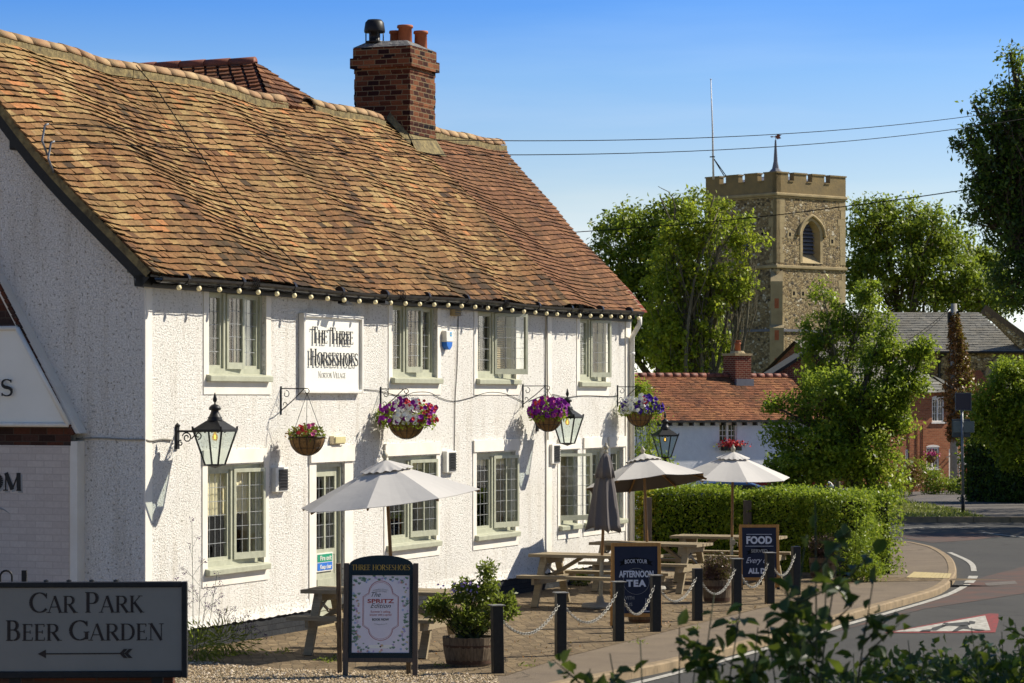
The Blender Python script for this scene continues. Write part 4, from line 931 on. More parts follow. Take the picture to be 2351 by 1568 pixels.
# facade sign
s0, z0 = W(696, 903, .07); s1, z1 = W(833, 727, .07)
z0 = 3.045; z1 = 4.075
HS = thing('pub_sign', 'white framed name board with raised black capitals between first floor windows', 'sign', L((s0+s1)/2, 0, 0), RZ)
hwid = (s1-s0)/2
mb = MB(); mb.box(-hwid+.05, hwid-.05, -.045, -.01, z0+.03, z1-.03); mb.build('panel', M['panel'], HS)
mb = MB(); frame(mb, -hwid, hwid, z0, z1, -.085, -.002, .05); mb.build('frame', M['white'], HS, bevel=.01)
mb = MB(); mb.M = Matrix.Translation((0, -.068, 0)); serif(mb, 'The Three', -.02, z0+.645, .215, .80, .02, .006, width=hwid*1.38, bold=1.05); serif(mb, 'Horseshoes', .02, z0+.36, .215, .80, .02, .006, width=hwid*1.62, bold=1.05); mb.build('lettering', M['ink'], HS)
mb = MB(); mb.M = Matrix.Translation((0, -.046, 0)); serif(mb, 'Norton Village', 0, z0+.20, .085, .8, .03, .002, width=hwid*.92, bold=.6); mb.build('small_lettering', M['grayink'], HS)

def lantern_parts(t):
    """square tapering lantern, its top rim at z=0"""
    w_, b_, hh = .185, .085, .40
    mb = MB()
    for sx in (-1, 1):
        for sy in (-1, 1):
            mb.beam((sx*b_, sy*b_, -hh), (sx*w_, sy*w_, 0), .018, .018); mb.lathe([(.003, -.03), (.012, -.02), (.006, -.01), (.008, 0)], 6, (sx*b_, sy*b_)); 
            mb.M = Matrix.Translation((sx*w_, sy*w_, 0)); mb.prism([(-.018, 0), (.018, 0), (.022*sx, .05)], -.012, .012); mb.M = None
    mb2 = MB()
    for k, sx in ((w_, 1),):
        for a, b in (((-w_, -w_), (w_, -w_)), ((w_, -w_), (w_, w_)), ((w_, w_), (-w_, w_)), ((-w_, w_), (-w_, -w_))): mb.beam((*a, 0), (*b, 0), .03, .03)
    for a, b in (((-b_, -b_), (b_, -b_)), ((b_, -b_), (b_, b_)), ((b_, b_), (-b_, b_)), ((-b_, b_), (-b_, -b_))): mb.beam((*a, -hh), (*b, -hh), .02, .015)
    mb.add([(-b_, -b_, -hh), (b_, -b_, -hh), (b_, b_, -hh), (-b_, b_, -hh), (0, 0, -hh-.04)], [(0, 1, 4)[::-1], (1, 2, 4)[::-1], (2, 3, 4)[::-1], (3, 0, 4)[::-1], (0, 1, 2, 3)])
    mb.build('lantern_frame', M['black'], t)
    r = .2; mb = MB(); mb.add([(-r, -r, .01), (r, -r, .01), (r, r, .01), (-r, r, .01), (-.075, -.075, .115), (.075, -.075, .115), (.075, .075, .115), (-.075, .075, .115)], [(0, 3, 2, 1), (4, 5, 6, 7), (0, 1, 5, 4), (1, 2, 6, 5), (2, 3, 7, 6), (3, 0, 4, 7)]); hood = mb.build('hood', M['black'], t)
    mb = MB(); mb.lathe([(.085, .10), (.095, .125), (.08, .135), (.088, .15), (.07, .165), (.045, .22), (.045, .235), (.072, .245), (.068, .27), (.045, .295), (.012, .31), (.009, .325), (.022, .345), (.026, .365), (.016, .40), (.006, .44), (.0, .445)], 18); mb.build('finial', M['black'], t, True)
    mb = MB()
    for a in range(4):
        mb.M = Matrix.Rotation(a*pi/2, 4, 'Z'); mb.add([(-b_+.008, -b_, -hh+.01), (b_-.008, -b_, -hh+.01), (w_-.012, -w_, -.012), (-w_+.012, -w_, -.012)], [(0, 1, 2, 3)])
    mb.M = None; mb.build('glazing', M['lampglass'], t)
    mb = MB(); mb.lathe([(.018, 0), (.018, -.03), (.02, -.04), (.035, -.07), (.036, -.09), (.022, -.115), (0, -.12)], 12); mb.build('bulb', glassbulb, t, True)
    mb = MB(); mb.tube([(0, 0, -.05), (0, 0, -.095)], .008, 6); mb.build('filament', M['filament'], t)
glassbulb = glass('bulb_glass', (1, .82, .5), 0, 1)
def scroll(mb, c, r0, r1, a0, a1, y=0, th=.008, n=18):
    mb.tube([(c[0]+(r0+(r1-r0)*i/n)*cos(a0+(a1-a0)*i/n), y, c[1]+(r0+(r1-r0)*i/n)*sin(a0+(a1-a0)*i/n)) for i in range(n+1)], th, 5)
def wall_lantern(px, py, mount_px, label, group):
    s, z = W(mount_px, py); p = 0.51
    t = thing('wall_lantern', label, 'lantern', L(s, p, z), RZ, group); lantern_parts(t)
    mb = MB(); mb.M = Matrix.Translation((0, 0, 0)) @ Matrix.Rotation(-pi/2, 4, 'Z')      # bracket drawn in x towards the wall
    mb.beam((-.18, 0, -.01), (-.50, 0, -.01), .025, .025); mb.box(-.51, -.485, -.03, .03, -.22, .06); mb.lathe([(.03, .04), (.035, .06), (.0, .09)], 10, (-.497, 0))
    scroll(mb, (-.37, -.085), .065, .02, pi*.9, -pi*1.9); scroll(mb, (-.22, -.06), .045, .015, -pi*.5, pi*1.6); scroll(mb, (-.455, -.15), .035, .012, pi*.4, pi*2.6)
    mb.tube([(-.31, 0, -.10), (-.27, 0, -.06), (-.25, 0, -.02)], .008, 5); mb.build('bracket', M['black'], t)
    return t
wall_lantern(498, 988, 405, 'large black wall lantern on a scrolled bracket near the white corner', 'black wall lanterns')
wall_lantern(1307, 958, 1232, 'black wall lantern partly behind the third hanging basket', 'black wall lanterns')

# hanging baskets with brackets
def flowers(name, pts, r, mat, par, seed=1):
    rng = random.Random(seed); mb = MB()
    for x, y, z in pts:
        d = Vector((x+rng.gauss(0, .3)*.3, y-.12, z*.6+.12)).normalized() if True else 0; d = (d+Vector((rng.gauss(0, .3), rng.gauss(0, .3)-.3, rng.gauss(0, .3)))).normalized()
        a = d.cross(Vector((0, 0, 1))).normalized(); b = a.cross(d); rr = r*rng.uniform(.75, 1.15); n = 10; c = Vector((x, y, z))
        vs = [c-d*rr*.5]+[c+(a*cos(2*pi*i/n)+b*sin(2*pi*i/n))*rr*(1.05 if i % 2 else .85)+d*rr*rng.uniform(-.05, .1) for i in range(n)]
        mb.add(vs, [(0, 1+i, 1+(i+1) % n) for i in range(n)])
    return mb.build(name, mat, par)
def basket(mount_px, top_py, cx_px, rim_py, bot_py, halfw_px, label, kinds, nfl, nleaf, spread, dry=False, seed=1):
    s, zt = W(mount_px, top_py); Y = (O+U*s).y; k = F/Y; d = (cx_px-mount_px)/(k*(cos(A)+.0)); d = max(.3, min(.45, d))
    c = pix_on(cx_px, rim_py, d); Y = c.y; k = F/Y; R = halfw_px/k; H = (bot_py-rim_py)/k
    ztop = EYE-(top_py-HY)/F*Y
    t = thing('hanging_basket', label, 'hanging basket', c, RZ, 'hanging flower baskets')
    mb = MB(); prof = [(R*cos(a), -H*sin(a)) for a in [i*pi/16 for i in range(8)]]+[(.0, -H)]
    mb.lathe(prof, 22, wob=lambda t_, z: 1+.015*sin(t_*16)); mb.build('liner', M['coir'], t, True)
    mb = MB()
    for i in range(14):
        a = 2*pi*i/14; mb.tube([(1.02*R*cos(b)*cos(a), 1.02*R*cos(b)*sin(a), -1.03*H*sin(b)) for b in [j*pi/14 for j in range(8)]], .004, 4)
    mb.tube([(1.03*R*cos(b), 1.03*R*sin(b), 0) for b in [j*2*pi/24 for j in range(24)]], .006, 5, True)
    mb.tube([(.8*R*cos(b), .8*R*sin(b), -.6*H) for b in [j*2*pi/24 for j in range(24)]], .004, 4, True); mb.build('wire_frame', M['black'], t)
    mb = MB(); zt_ = ztop-c.z-.06
    for i in range(3): a = 2*pi*i/3+.5; mb.tube([(R*cos(a), R*sin(a), 0), (0, 0, zt_)], .0035, 4)
    mb.build('hanging_wires', M['black'], t)
    mb = MB(); yb = d; zb = ztop-c.z                   # bracket: wall plate, arm, brace, scrolls (local -y is outward)
    mb.beam((0, yb-.01, zb-.33), (0, yb-.01, zb+.03), .018, .014); mb.tube([(0, yb-.01, zb-.0), (0, .0, zb+.0)], .007, 5); mb.tube([(0, yb-.01, zb-.28), (0, yb*.5, zb-.14), (0, .04, zb-.0)], .007, 5)
    mb.M = Matrix.Rotation(-pi/2, 4, 'Z'); scroll(mb, (.0+.0, zb-.03), .03, .03, pi/2, -pi*1.1, th=.006); scroll(mb, (-yb+.08, zb-.07), .05, .02, pi*.5, -pi*1.2, th=.005); scroll(mb, (-yb+.06, zb-.2), .04, .015, -pi*.5, pi*1.2, th=.005); mb.M = None
    mb.build('bracket', M['black'], t)
    rng = np.random.default_rng(seed); sx, sz0, sz1 = spread
    n = nleaf; a = rng.uniform(0, 2*pi, n); rr = np.sqrt(rng.uniform(0, 1, n)); hh = rng.uniform(0, 1, n)
    X = rr*cos(1)*0+rr*np.cos(a)*R*sx; Yv = rr*np.sin(a)*R*min(sx, 1.35); prof_ = np.sqrt(np.clip(1-(rr*.96)**2, 0, 1)); Z = sz0+(sz1*prof_-sz0)*hh**.8
    pts = np.stack([X, Yv, Z], 1); pts = pts[(np.hypot(X, Yv) > R*.95) | (Z > 0)]
    fo = leaves('foliage', pts, .05, M['leaf_pot' if dry else 'leaf_bush'], t, seed=seed); fo.rotation_euler[2] = -RZ+.12
    if dry: fo = leaves('dry_leaves', pts[:len(pts)//3]+np.array([[-.03, -.02, .0]]), .045, M['leaf_dead'], t, seed=seed+1, var=.4); fo.rotation_euler[2] = -RZ+.12
    for kd, (frac, xlo, xhi, rad) in kinds.items():
        m_ = int(nfl*frac*1.5); rad *= 1.15; a = rng.uniform(pi*.95, pi*2.25, m_); r_ = rng.uniform(.5, 1.1, m_); px_ = (xlo+(xhi-xlo)*rng.uniform(0, 1, m_))*R*sx
        py_ = -np.sqrt(np.clip(1-(px_/(R*sx))**2, .02, 1))*R*min(sx, 1.35)*r_; pz = sz0*.7+(sz1*np.sqrt(np.clip(1-(np.abs(px_/(R*sx))*.85)**2, 0, 1))*1.08-sz0*.7)*rng.uniform(.1, 1, m_)
        fo = flowers('blooms', [tuple(q) for q in np.stack([px_, py_, pz], 1)], rad, M['petal_'+kd], t, seed); fo.rotation_euler[2] = -RZ+.12
    return t
basket(642, 892, 705, 1003, 1045, 41, 'hanging basket with sparse red geraniums and dry foliage, nearest the door', {'red': (.5, -.6, .0, .022), 'pink': (.5, .0, .5, .022)}, 14, 520, (1.05, -.02, .16), True, 3)
basket(872, 893, 933, 962, 1007, 43, 'widest hanging basket, white petunias amid purple and red flowers', {'white': (.34, -.45, .35, .034), 'purple': (.34, -1.0, 1.0, .034), 'red': (.32, -.1, 1.05, .022)}, 150, 1900, (1.62, -.12, .26), False, 5)
basket(1200, 886, 1258, 950, 990, 34, 'hanging basket of magenta petunias with pink geranium on top beside the lantern', {'purple': (.75, -1.0, 1.0, .034), 'pink': (.18, -.1, .6, .028), 'red': (.07, -.9, -.5, .03)}, 85, 1500, (1.35, -.10, .24), False, 6)
basket(1418, 888, 1468, 943, 979, 31, 'hanging basket of white and violet petunias at the far corner', {'white': (.42, -.9, .2, .038), 'violet': (.53, -.9, 1.1, .038), 'red': (.05, -.1, .2, .035)}, 110, 1500, (1.6, -.08, .24), False, 7)

# festoon lights under the gutter
FL = thing('festoon_lights', 'string of round cream bulbs hung along the black gutter', 'lights', O, RZ)
bx = [W(x, 0, .30)[0] for x in (411, 457, 504, 549, 593, 636, 676, 714, 752, 790, 825, 862, 897, 931, 964, 997, 1029, 1060, 1091, 1120, 1149, 1176, 1203, 1229, 1255, 1279, 1306, 1331, 1356, 1380, 1403, 1426, 1446, 1466)]
bz = lambda x: gz(x)-.105
mb = MB(); cpts = []
for i, x in enumerate(bx):
    cpts.append((x, -.30, bz(x)+.045))
    if i < len(bx)-1: cpts.append(((x+bx[i+1])/2, -.295, bz((x+bx[i+1])/2)+.025))
mb.tube([(-.1, -.28, bz(0)+.06)]+cpts, .006, 5)
mb.build('cable', M['wire'], FL)
for x in bx:
    mb = MB(); mb.lathe([(.0, -.032), (.018, -.027), (.028, -.012), (.030, .0), (.026, .016), (.016, .028), (.014, .03)], 12); b = mb.build('bulb', M['bulb'], FL, True); b.location = (x, -.30, bz(x)-.006)
    mb = MB(); mb.lathe([(.017, .028), (.018, .055), (.008, .06)], 8); q = mb.build('socket', M['black'], b)
# vents, alarm, lights
def wallbox(name, label, cat, px, py, w_, h, dep, mat, group=None):
    s, z = W(px, py); t = thing(name, label, cat, L(s, 0, z), RZ, group); mb = MB(); mb.box(-w_/2, w_/2, -dep, 0, -h/2, h/2); mb.build('body', mat, t, bevel=.01); return t
for px, py, lb in ((641, 1101, 'black louvred wall vent between the first ground floor window and door'), (1031, 1060, 'black louvred wall vent beside the window under the first floor alarm'), (1272, 1042, 'black louvred wall vent under the second lantern')):
    t = wallbox('wall_vent', lb, 'vent', px-4, py, .36, .31, .07, M['white'], 'louvred wall vents'); mb = MB(); mb.box(-.10, .15, -.073, -.0701, -.13, .13); mb.build('opening', M['black'], t)
    mb = MB()
    for k in range(7): mb.add([(-.10, -.0735, -.125+k*.037), (.15, -.0735, -.125+k*.037), (.15, -.095, -.113+k*.037), (-.10, -.095, -.113+k*.037)], [(0, 1, 2, 3)])
    mb.build('louvre', M['steel'], t)
t = wallbox('eaves_vent', 'small tan louvred vent under the eaves above the alarm box', 'vent', 1041, 715, .26, .13, .07, M['stone'])
for k in range(3):
    mb = MB(); mb.add([(-.12, -.072, -.045+k*.035), (.12, -.072, -.045+k*.035), (.12, -.1, -.06+k*.035), (-.12, -.1, -.06+k*.035)], [(0, 1, 2, 3)]); mb.build('louvre', M['concrete'], t)
s, z = W(1020, 782); t = thing('alarm_box', 'white burglar alarm box with dark blue base between first floor windows', 'alarm', L(s, 0, z), RZ)
mb = MB(); mb.prism([(-.12, -.02), (.12, -.02), (.13, .14), (-.13, .14)], -.09, 0); mb.build('cover', M['white'], t, bevel=.012)
mb = MB(); mb.prism([(-.11, -.021), (-.09, -.08), (-.02, -.13), (.02, -.13), (.09, -.08), (.11, -.021)], -.085, 0); mb.build('base', M['bluesign'], t, bevel=.006)
mb = MB(); mb.box(-.0, .06, -.0935, -.0905, .06, .12); mb.build('label', M['cyan'], t); label_mesh('ADT', .03, M['white'], t, (.03, -.095, .08), width=.05)
t = wallbox('bulkhead_light', 'small cream bulkhead lamp over the door lintel', 'light', 769, 1010, .34, .11, .07, M['curtain'])
mb = MB(); mb.box(-.15, .15, -.085, -.07, -.04, .04); mb.build('diffuser', simple('pale_yellow_plastic', (.62, .55, .28), .5), t)
for px, lb in ((745, 'black floodlight under the eaves left of the name board'), (836, 'black floodlight under the eaves right of the name board')):
    s, z = W(px, 690); t = thing('floodlight', lb, 'floodlight', L(s, 0, z), RZ, 'floodlights under the eaves'); mb = MB(); mb.beam((0, -.02, .1), (0, -.02, .02), .03, .02); mb.tube([(0, -.02, .02), (.05, -.12, .0), (.1, -.2, -.01)], .008, 5); mb.build('arm', M['black'], t)
    mb = MB(); mb.prism([(.02, -.04), (.20, -.06), (.20, -.03), (.03, .0)], -.30, -.18); mb.build('head', M['black'], t)
# junction box and brackets on the gable
y, z = WS(46, 326, -.01); t = thing('gable_floodlight', 'black box light fixed high on the shaded gable under the bargeboard', 'light', L(-.0, 0, 0), RZ); mb = MB(); mb.box(-.14, 0, y-.09, y+.07, z-.1, z+.07); mb.build('body', M['black'], t, bevel=.015)
mb = MB(); mb.tube([(-.05, y-.08, z+.06), (-.03, y-.2, z+.12)], .02, 6); mb.build('bracket', M['black'], t)
y, z = WS(312, 617, -.01); t = thing('junction_box', 'grey junction box with loose wires at the gutter corner', 'box', L(0, 0, 0), RZ); mb = MB(); mb.box(-.12, 0, y-.06, y+.06, z-.05, z+.05); mb.build('body', M['box'], t, bevel=.008)
mb = MB(); mb.tube([(-.1, y+.05, z+.02), (-.11, y+.10, z+.15), (-.11, y+.08, z+.25)], .006, 5); mb.tube([(-.1, y-.02, z-.05), (-.12, y-.05, z-.2), (-.10, y-.15, z-.22), (-.1, -.05, z-.05)], .006, 5); mb.build('wires', M['wire'], t)
# cables on the walls
def cable(label, pts, r=.007, mat='wire', name='wall_cable', grp=None):
    mb = MB(); mb.tube(smoothpts([Vector(p) for p in pts], 4), r, 5); o = mb.build(name, M[mat], None, True); return tag(o, label, 'cable', grp)
WP = lambda px, py, d=.012: pix_on(px, py, d)
def GP(px, py): y, z = WS(px, py, -.012); return O+U*(-.012)-N*y+Vector((0, 0, z))
cable('grey cable running across the shaded gable and corner to the first lantern', [GP(176, 1008), GP(230, 1006), GP(290, 1009), GP(327, 1009), WP(346, 1012, .03), WP(370, 1008, .02), WP(396, 1010, .02)], .011, 'concrete')
cable('thin cable sagging along the wall between the hanging basket brackets', [WP(835, 894), WP(868, 897), WP(900, 905), WP(925, 910), WP(950, 901), WP(985, 901), WP(1010, 913), WP(1042, 921), WP(1080, 913), WP(1120, 901), WP(1160, 904), WP(1200, 922)], .0045, 'wire')
cable('thin cable from the third basket bracket to the far corner', [WP(1215, 921), WP(1260, 905), WP(1300, 912), WP(1340, 908), WP(1400, 910), WP(1418, 908)], .005)
cable('black cable dropping down the wall from the eaves vent', [WP(1052, 725), WP(1051, 790), WP(1049, 850), WP(1045, 915), WP(1044, 980), WP(1043, 1040)], .006)
cable('white conduit down the smooth pilaster right of the third window', [WP(1256, 722, .04), WP(1257, 860, .04), WP(1258, 1010, .04)], .010, 'concrete')

# ================================================================ FURNITURE ON THE PATIO
def picnic_table(px, Y, Lx, rz, label):
    c = Vector(((px-CX)/F*Y, Y, .006)); t = thing('picnic_table', label, 'picnic table', c, rz, 'wooden picnic tables on the patio')
    h = .74; w_ = .70; mb = MB(); rr = random.Random(int(px))
    for k in range(5): y0 = -w_/2+k*w_/5; mb.box(-Lx/2+rr.uniform(-.01, .01), Lx/2+rr.uniform(-.01, .01), y0+.006, y0+w_/5-.006, h-.04, h+rr.uniform(-.001, .003))
    mb.build('tabletop', M['teak'], t)
    for sy in (-1, 1):
        mb = MB()
        for k in range(2): y0 = sy*.66-.13+k*.13; mb.box(-Lx/2, Lx/2, y0+.004, y0+.126, .42, .46)
        mb.build('bench', M['teak'], t)
    xe = Lx/2-.2
    for sx in (-1, 1):
        for sy in (-1, 1):
            mb = MB(); mb.beam((sx*xe, sy*.24, h-.04), (sx*xe, sy*.60, 0), .05, .10, up=(1, 0, 0)); mb.build('leg', M['teak'], t)
        mb = MB(); mb.box(sx*xe+.026, sx*xe+.07, -.33, .33, h-.13, h-.041); mb.box(sx*xe+.026, sx*xe+.07, -.76, .76, .33, .419); mb.build('crossbar', M['teak'], t)
        mb = MB(); mb.beam((sx*xe-.05, 0, .38), (sx*(xe-.48), 0, h-.05), .045, .09, up=(0, 1, 0)); mb.build('brace', M['teak'], t)
        mb = MB(); mb.beam((sx*xe-.03, -.36, .40), (sx*xe-.03, .24, h-.06), .02, .03); mb.beam((sx*xe-.055, .36, .40), (sx*xe-.055, -.24, h-.06), .02, .03); mb.build('steel_rod', M['concrete'], t)
    return t
TB = [(878, 33.1, 1.80, -.30, 'picnic table nearest the camera, behind the spritz poster board'),
      (1368, 40.5, 1.80, -.42, 'picnic table through which the closed parasol stands'),
      (1494, 43.8, 1.78, -.42, 'picnic table behind the afternoon tea board'),
      (1672, 45.9, 1.78, -.36, 'picnic table nearest the hedge, under the far right parasol')]
for a in TB: picnic_table(*a)

def parasol(px_top, py_top, Y, foot_px, R, label, tilt=(0, 0), rot=0, Hrim=.38, mat='canvas', under='underside'):
    ap = P(px_top, py_top, Y); ft = Vector(((foot_px-CX)/F*Y, Y, .01)); t = thing('parasol', label, 'parasol', ft, 0, 'parasols on the patio')
    ax = (ap-ft); ht = ax.length-.10; q = Vector((0, 0, 1)).rotation_difference(ax.normalized()).to_matrix().to_4x4()
    mb = MB(); mb.M = q; mb.tube([(0, 0, ht*.34), (0, 0, ht-.02)], .022, 10); mb.build('pole', M['bronze'], t)
    mb = MB(); mb.M = q; mb.tube([(0, 0, .05), (0, 0, ht*.36)], .027, 10); mb.box(-.03, .05, -.035, .035, ht*.30, ht*.34); mb.tube([(.05, 0, ht*.32), (.09, 0, ht*.32), (.09, 0, ht*.29), (.13, 0, ht*.29)], .007, 5); mb.build('lower_pole', M['polemetal'], t)
    mb = MB(); mb.lathe([(.26, 0), (.27, .02), (.25, .055), (.06, .07), (.045, .16), (.03, .16)], 24); mb.build('base', M['concrete'], t)
    top = q @ Matrix.Translation((0, 0, ht)) @ Euler((tilt[0], tilt[1], rot)).to_matrix().to_4x4()
    drop = R*Hrim; n = 8; k = 6
    def canopy(mb, r0, r1, z0, lift, dz, sag=.02, wave=0, sub=6):
        vs = []; fs = []; m_ = n*sub
        for i in range(k+1):
            f = i/k; r = r0+(r1-r0)*f
            for j in range(m_):
                a = 2*pi*j/m_; fr = (j % sub)/sub; e = 1-(1-cos(pi/n)/cos(2*pi/n*(fr-.5)))*1.0; s_ = sin(pi*fr)
                rr = r*(cos(pi/n)/cos(2*pi/n*(fr-.5)))*(1-.03*s_*f); z = -dz*f**1.08-sag*s_*f*(0 if wave else .6)+lift-(r0*0)
                if wave and i > k-3: z += wave*sin(fr*2*pi+j)*((i-k+3)/3); 
                vs.append((rr*cos(a), rr*sin(a), z+z0))
        for i in range(k):
            for j in range(m_): fs.append((i*m_+j, (i+1)*m_+j, (i+1)*m_+(j+1) % m_, i*m_+(j+1) % m_))
        mb.add(vs, fs)
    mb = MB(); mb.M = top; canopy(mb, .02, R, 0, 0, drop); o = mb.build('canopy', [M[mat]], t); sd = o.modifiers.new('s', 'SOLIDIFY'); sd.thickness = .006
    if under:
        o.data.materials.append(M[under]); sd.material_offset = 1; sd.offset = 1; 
    mb = MB(); mb.M = top; canopy(mb, .03, R*.30, .045, 0, drop*.27, 0, .010, 8); mb.build('vent_flap', M[mat], t, True)
    for j in range(8):
        a = 2*pi*j/8; mb = MB(); mb.M = top; mb.beam((.03*cos(a), .03*sin(a), -.03), (R*.985*cos(a), R*.985*sin(a), -drop-.018), .018, .025); mb.build('rib', M['bronze'], t)
    mb = MB(); mb.M = top; mb.lathe([(.035, .02), (.03, .05), (.018, .06), (.036, .085), (.04, .105), (.02, .135), (.012, .14), (.016, .155), (0, .17)], 14); mb.build('finial', M['polemetal'], t, True)
    return t
parasol(885, 1046, 33.2, 908, 1.09, 'open grey parasol nearest the camera, leaning over the first picnic table', (radians(3), radians(-3.5)), radians(-12))
parasol(1477, 1034, 43.9, 1490, .99, 'open parasol behind the closed one, tilted to show its dark underside', (radians(-9), radians(-2)), radians(15), .42)
parasol(1683, 1030, 45.4, 1679, .95, 'open pale parasol in front of the hedge, farthest to the right', (radians(3), 0), radians(10))
# closed parasol
Y = 40.2; ft = Vector(((1378-CX)/F*Y, Y, .01)); t = thing('parasol', 'closed dark grey parasol with pleated folds beside the far window', 'parasol', ft, 0, 'parasols on the patio')
apx = P(1391, 1040, Y)-ft; q = Vector((0, 0, 1)).rotation_difference(apx.normalized()).to_matrix().to_4x4(); ht = apx.length
mb = MB(); mb.M = q; mb.tube([(0, 0, ht*.42), (0, 0, ht-.02)], .022, 10); mb.tube([(0, 0, ht*.30), (0, 0, ht*.45)], .0235, 10); mb.build('pole', M['bronze'], t)
mb = MB(); mb.M = q; mb.tube([(0, 0, .05), (0, 0, ht*.33)], .03, 10); mb.build('lower_pole', M['polemetal'], t)
mb = MB(); mb.lathe([(.26, 0), (.27, .02), (.25, .055), (.06, .07), (.045, .16), (.03, .16)], 24); mb.build('base', M['concrete'], t)
def pleats(mb, prof, nf=8, amp=.30, sub=8, ph=0, hem=.05):
    m_ = nf*sub; vs = []
    for i, (r, z) in enumerate(prof):
        f = i/(len(prof)-1)
        for j in range(m_):
            a = 2*pi*j/m_+ph+.25*f; w_ = abs(sin(nf*(a-ph-.25*f)/2))**.7; e = noise.noise(Vector((cos(a)*1.5, sin(a)*1.5, z*1.3)))*.12
            vs.append((r*(1-amp*f**.5*w_+e)*cos(a), r*(1-amp*f**.5*w_+e)*sin(a), z+(hem*w_ if i == len(prof)-1 else 0)-(hem*.8*e*8 if i == len(prof)-1 else 0)))
    mb.add(vs, [(i*m_+j, (i+1)*m_+j, (i+1)*m_+(j+1) % m_, i*m_+(j+1) % m_) for i in range(len(prof)-1) for j in range(m_)])
mb = MB(); mb.M = q; pleats(mb, [(.03, ht-.04), (.09, ht-.22), (.155, ht-.50), (.20, ht-.75), (.245, ht-1.0), (.275, ht-1.12)]); o = mb.build('canopy', M['canvasdark'], t, True); o.modifiers.new('s', 'SOLIDIFY').thickness = .006
mb = MB(); mb.M = q; pleats(mb, [(.03, ht), (.07, ht-.06), (.12, ht-.20), (.155, ht-.36)], ph=.3, amp=.22, hem=.03); o = mb.build('vent_flap', M['canvasdark'], t, True); o.modifiers.new('s', 'SOLIDIFY').thickness = .006
mb = MB(); mb.M = q @ Matrix.Translation((0, 0, ht)); mb.lathe([(.035, -.01), (.03, .03), (.018, .04), (.036, .065), (.04, .085), (.02, .115), (.012, .12), (.016, .135), (0, .15)], 14); mb.build('finial', M['polemetal'], t, True)

# bollards and chains
BP = [(1143, 1545, 155, 'leaning black timber post next to the barrel planter', (-.03, -.06)), (1287, 1505, 143, 'black timber post second along the chain, between barrel planter and tea board', (0, 0)), (1420, 1472, 135, 'black timber post in front of the left leg of the tea board', (0, 0)),
      (1505, 1450, 128, 'black timber post in front of the right half of the tea board', (0, 0)), (1601, 1425, 120, 'black timber post left of the heather barrel', (0, 0)), (1691, 1402, 118, 'black timber post between heather barrel and food board', (0, 0)),
      (1767, 1386, 116, 'black timber post in front of the food board', (0, .0)), (1827, 1366, 112, 'black timber post just right of the food board', (0, 0)), (1936, 1334, 106, 'black timber post against the end of the hedge', (0, 0)), (2025, 1280, 88, 'shorter black post where the hedge ends at the pavement', (0, 0)), (2036, 1279, 102, 'round topped black post at the hedge end by the side road', (0, 0))]
posts = []
for i, (px, py, hp, lb, ln) in enumerate(BP):
    b = G(px, py, .004); h = hp/F*b.y; t = thing('timber_post', lb, 'post', b, RZ-.9, 'black posts round the patio'); w_ = .058 if i < 10 else .065
    rr = random.Random(i); lx, ly = ln; mb = MB()
    if i == 10: mb.lathe([(w_, -.05), (w_, h-.05), (w_*.8, h-.02), (w_*.3, h)], 14)
    else:
        mb.add([(-w_, -w_, -.05), (w_, -w_, -.05), (w_, w_, -.05), (-w_, w_, -.05), (-w_+lx, -w_+ly, h), (w_+lx, -w_+ly, h), (w_+lx, w_+ly, h), (-w_+lx, w_+ly, h)], [(0, 3, 2, 1), (4, 5, 6, 7), (0, 1, 5, 4), (1, 2, 6, 5), (2, 3, 7, 6), (3, 0, 4, 7)])
    mb.build('shaft', M['postpaint'] if 'postpaint' in M else M['black'], t, bevel=.006)
    if i < 4 or i in (5, 6, 8):
        mb = MB(); mb.box(-w_-.02+lx, w_+.02+lx, -w_-.02+ly, w_+.02+ly, h+.001, h+.014); mb.build('cap', M['chain'], t, bevel=.004)
    m_ = t.matrix_basis if False else (Matrix.Translation(b) @ Matrix.Rotation(RZ-.9, 4, 'Z')); posts.append(m_ @ Vector((lx*.85, ly*.85, h-.12)))
def link_mesh():
    mb = MB(); pts = [(.026*cos(a)+(.012 if cos(a) > 0 else -.012), .015*sin(a), 0) for a in [i*2*pi/10 for i in range(10)]]; mb.tube(pts, .0042, 5, True); return mb
cwords = ['leaning post and second post', 'second and third posts', 'posts in front of the tea board', 'tea board and the heather barrel', 'posts in front of the heather barrel', 'heather barrel and food board', 'posts in front of the food board']
for i in range(7):
    a, b = posts[i], posts[i+1]; d = (b-a); d.z = 0; dn = d.normalized(); a = a+dn*.06; b = b-dn*.06; ln = (b-a).length; sag = .26+.03*(i % 3); n_ = int((ln+sag*.9)/.052); mb = MB(); pr_ = None
    lk = link_mesh(); P_ = lambda f: a.lerp(b, f)+Vector((0, 0, -4*sag*f*(1-f)))
    for k in range(n_):
        f0, f1 = k/n_, (k+1)/n_; p0, p1 = P_(f0), P_(f1); dd = (p1-p0).normalized(); m_ = dd.to_track_quat('X', 'Z').to_matrix().to_4x4(); m_ = Matrix.Translation((p0+p1)/2) @ m_ @ Matrix.Rotation(pi/4+(pi/2 if k % 2 else 0), 4, 'X'); mb.M = m_; mb.add(lk.v, lk.f)
    tag(mb.build('chain', M['chain'], None, True), ('galvanised chain sagging between the ' if 'posts in' not in cwords[i] else 'galvanised chain slung from the two ')+cwords[i], 'chain', 'chains between the black posts')

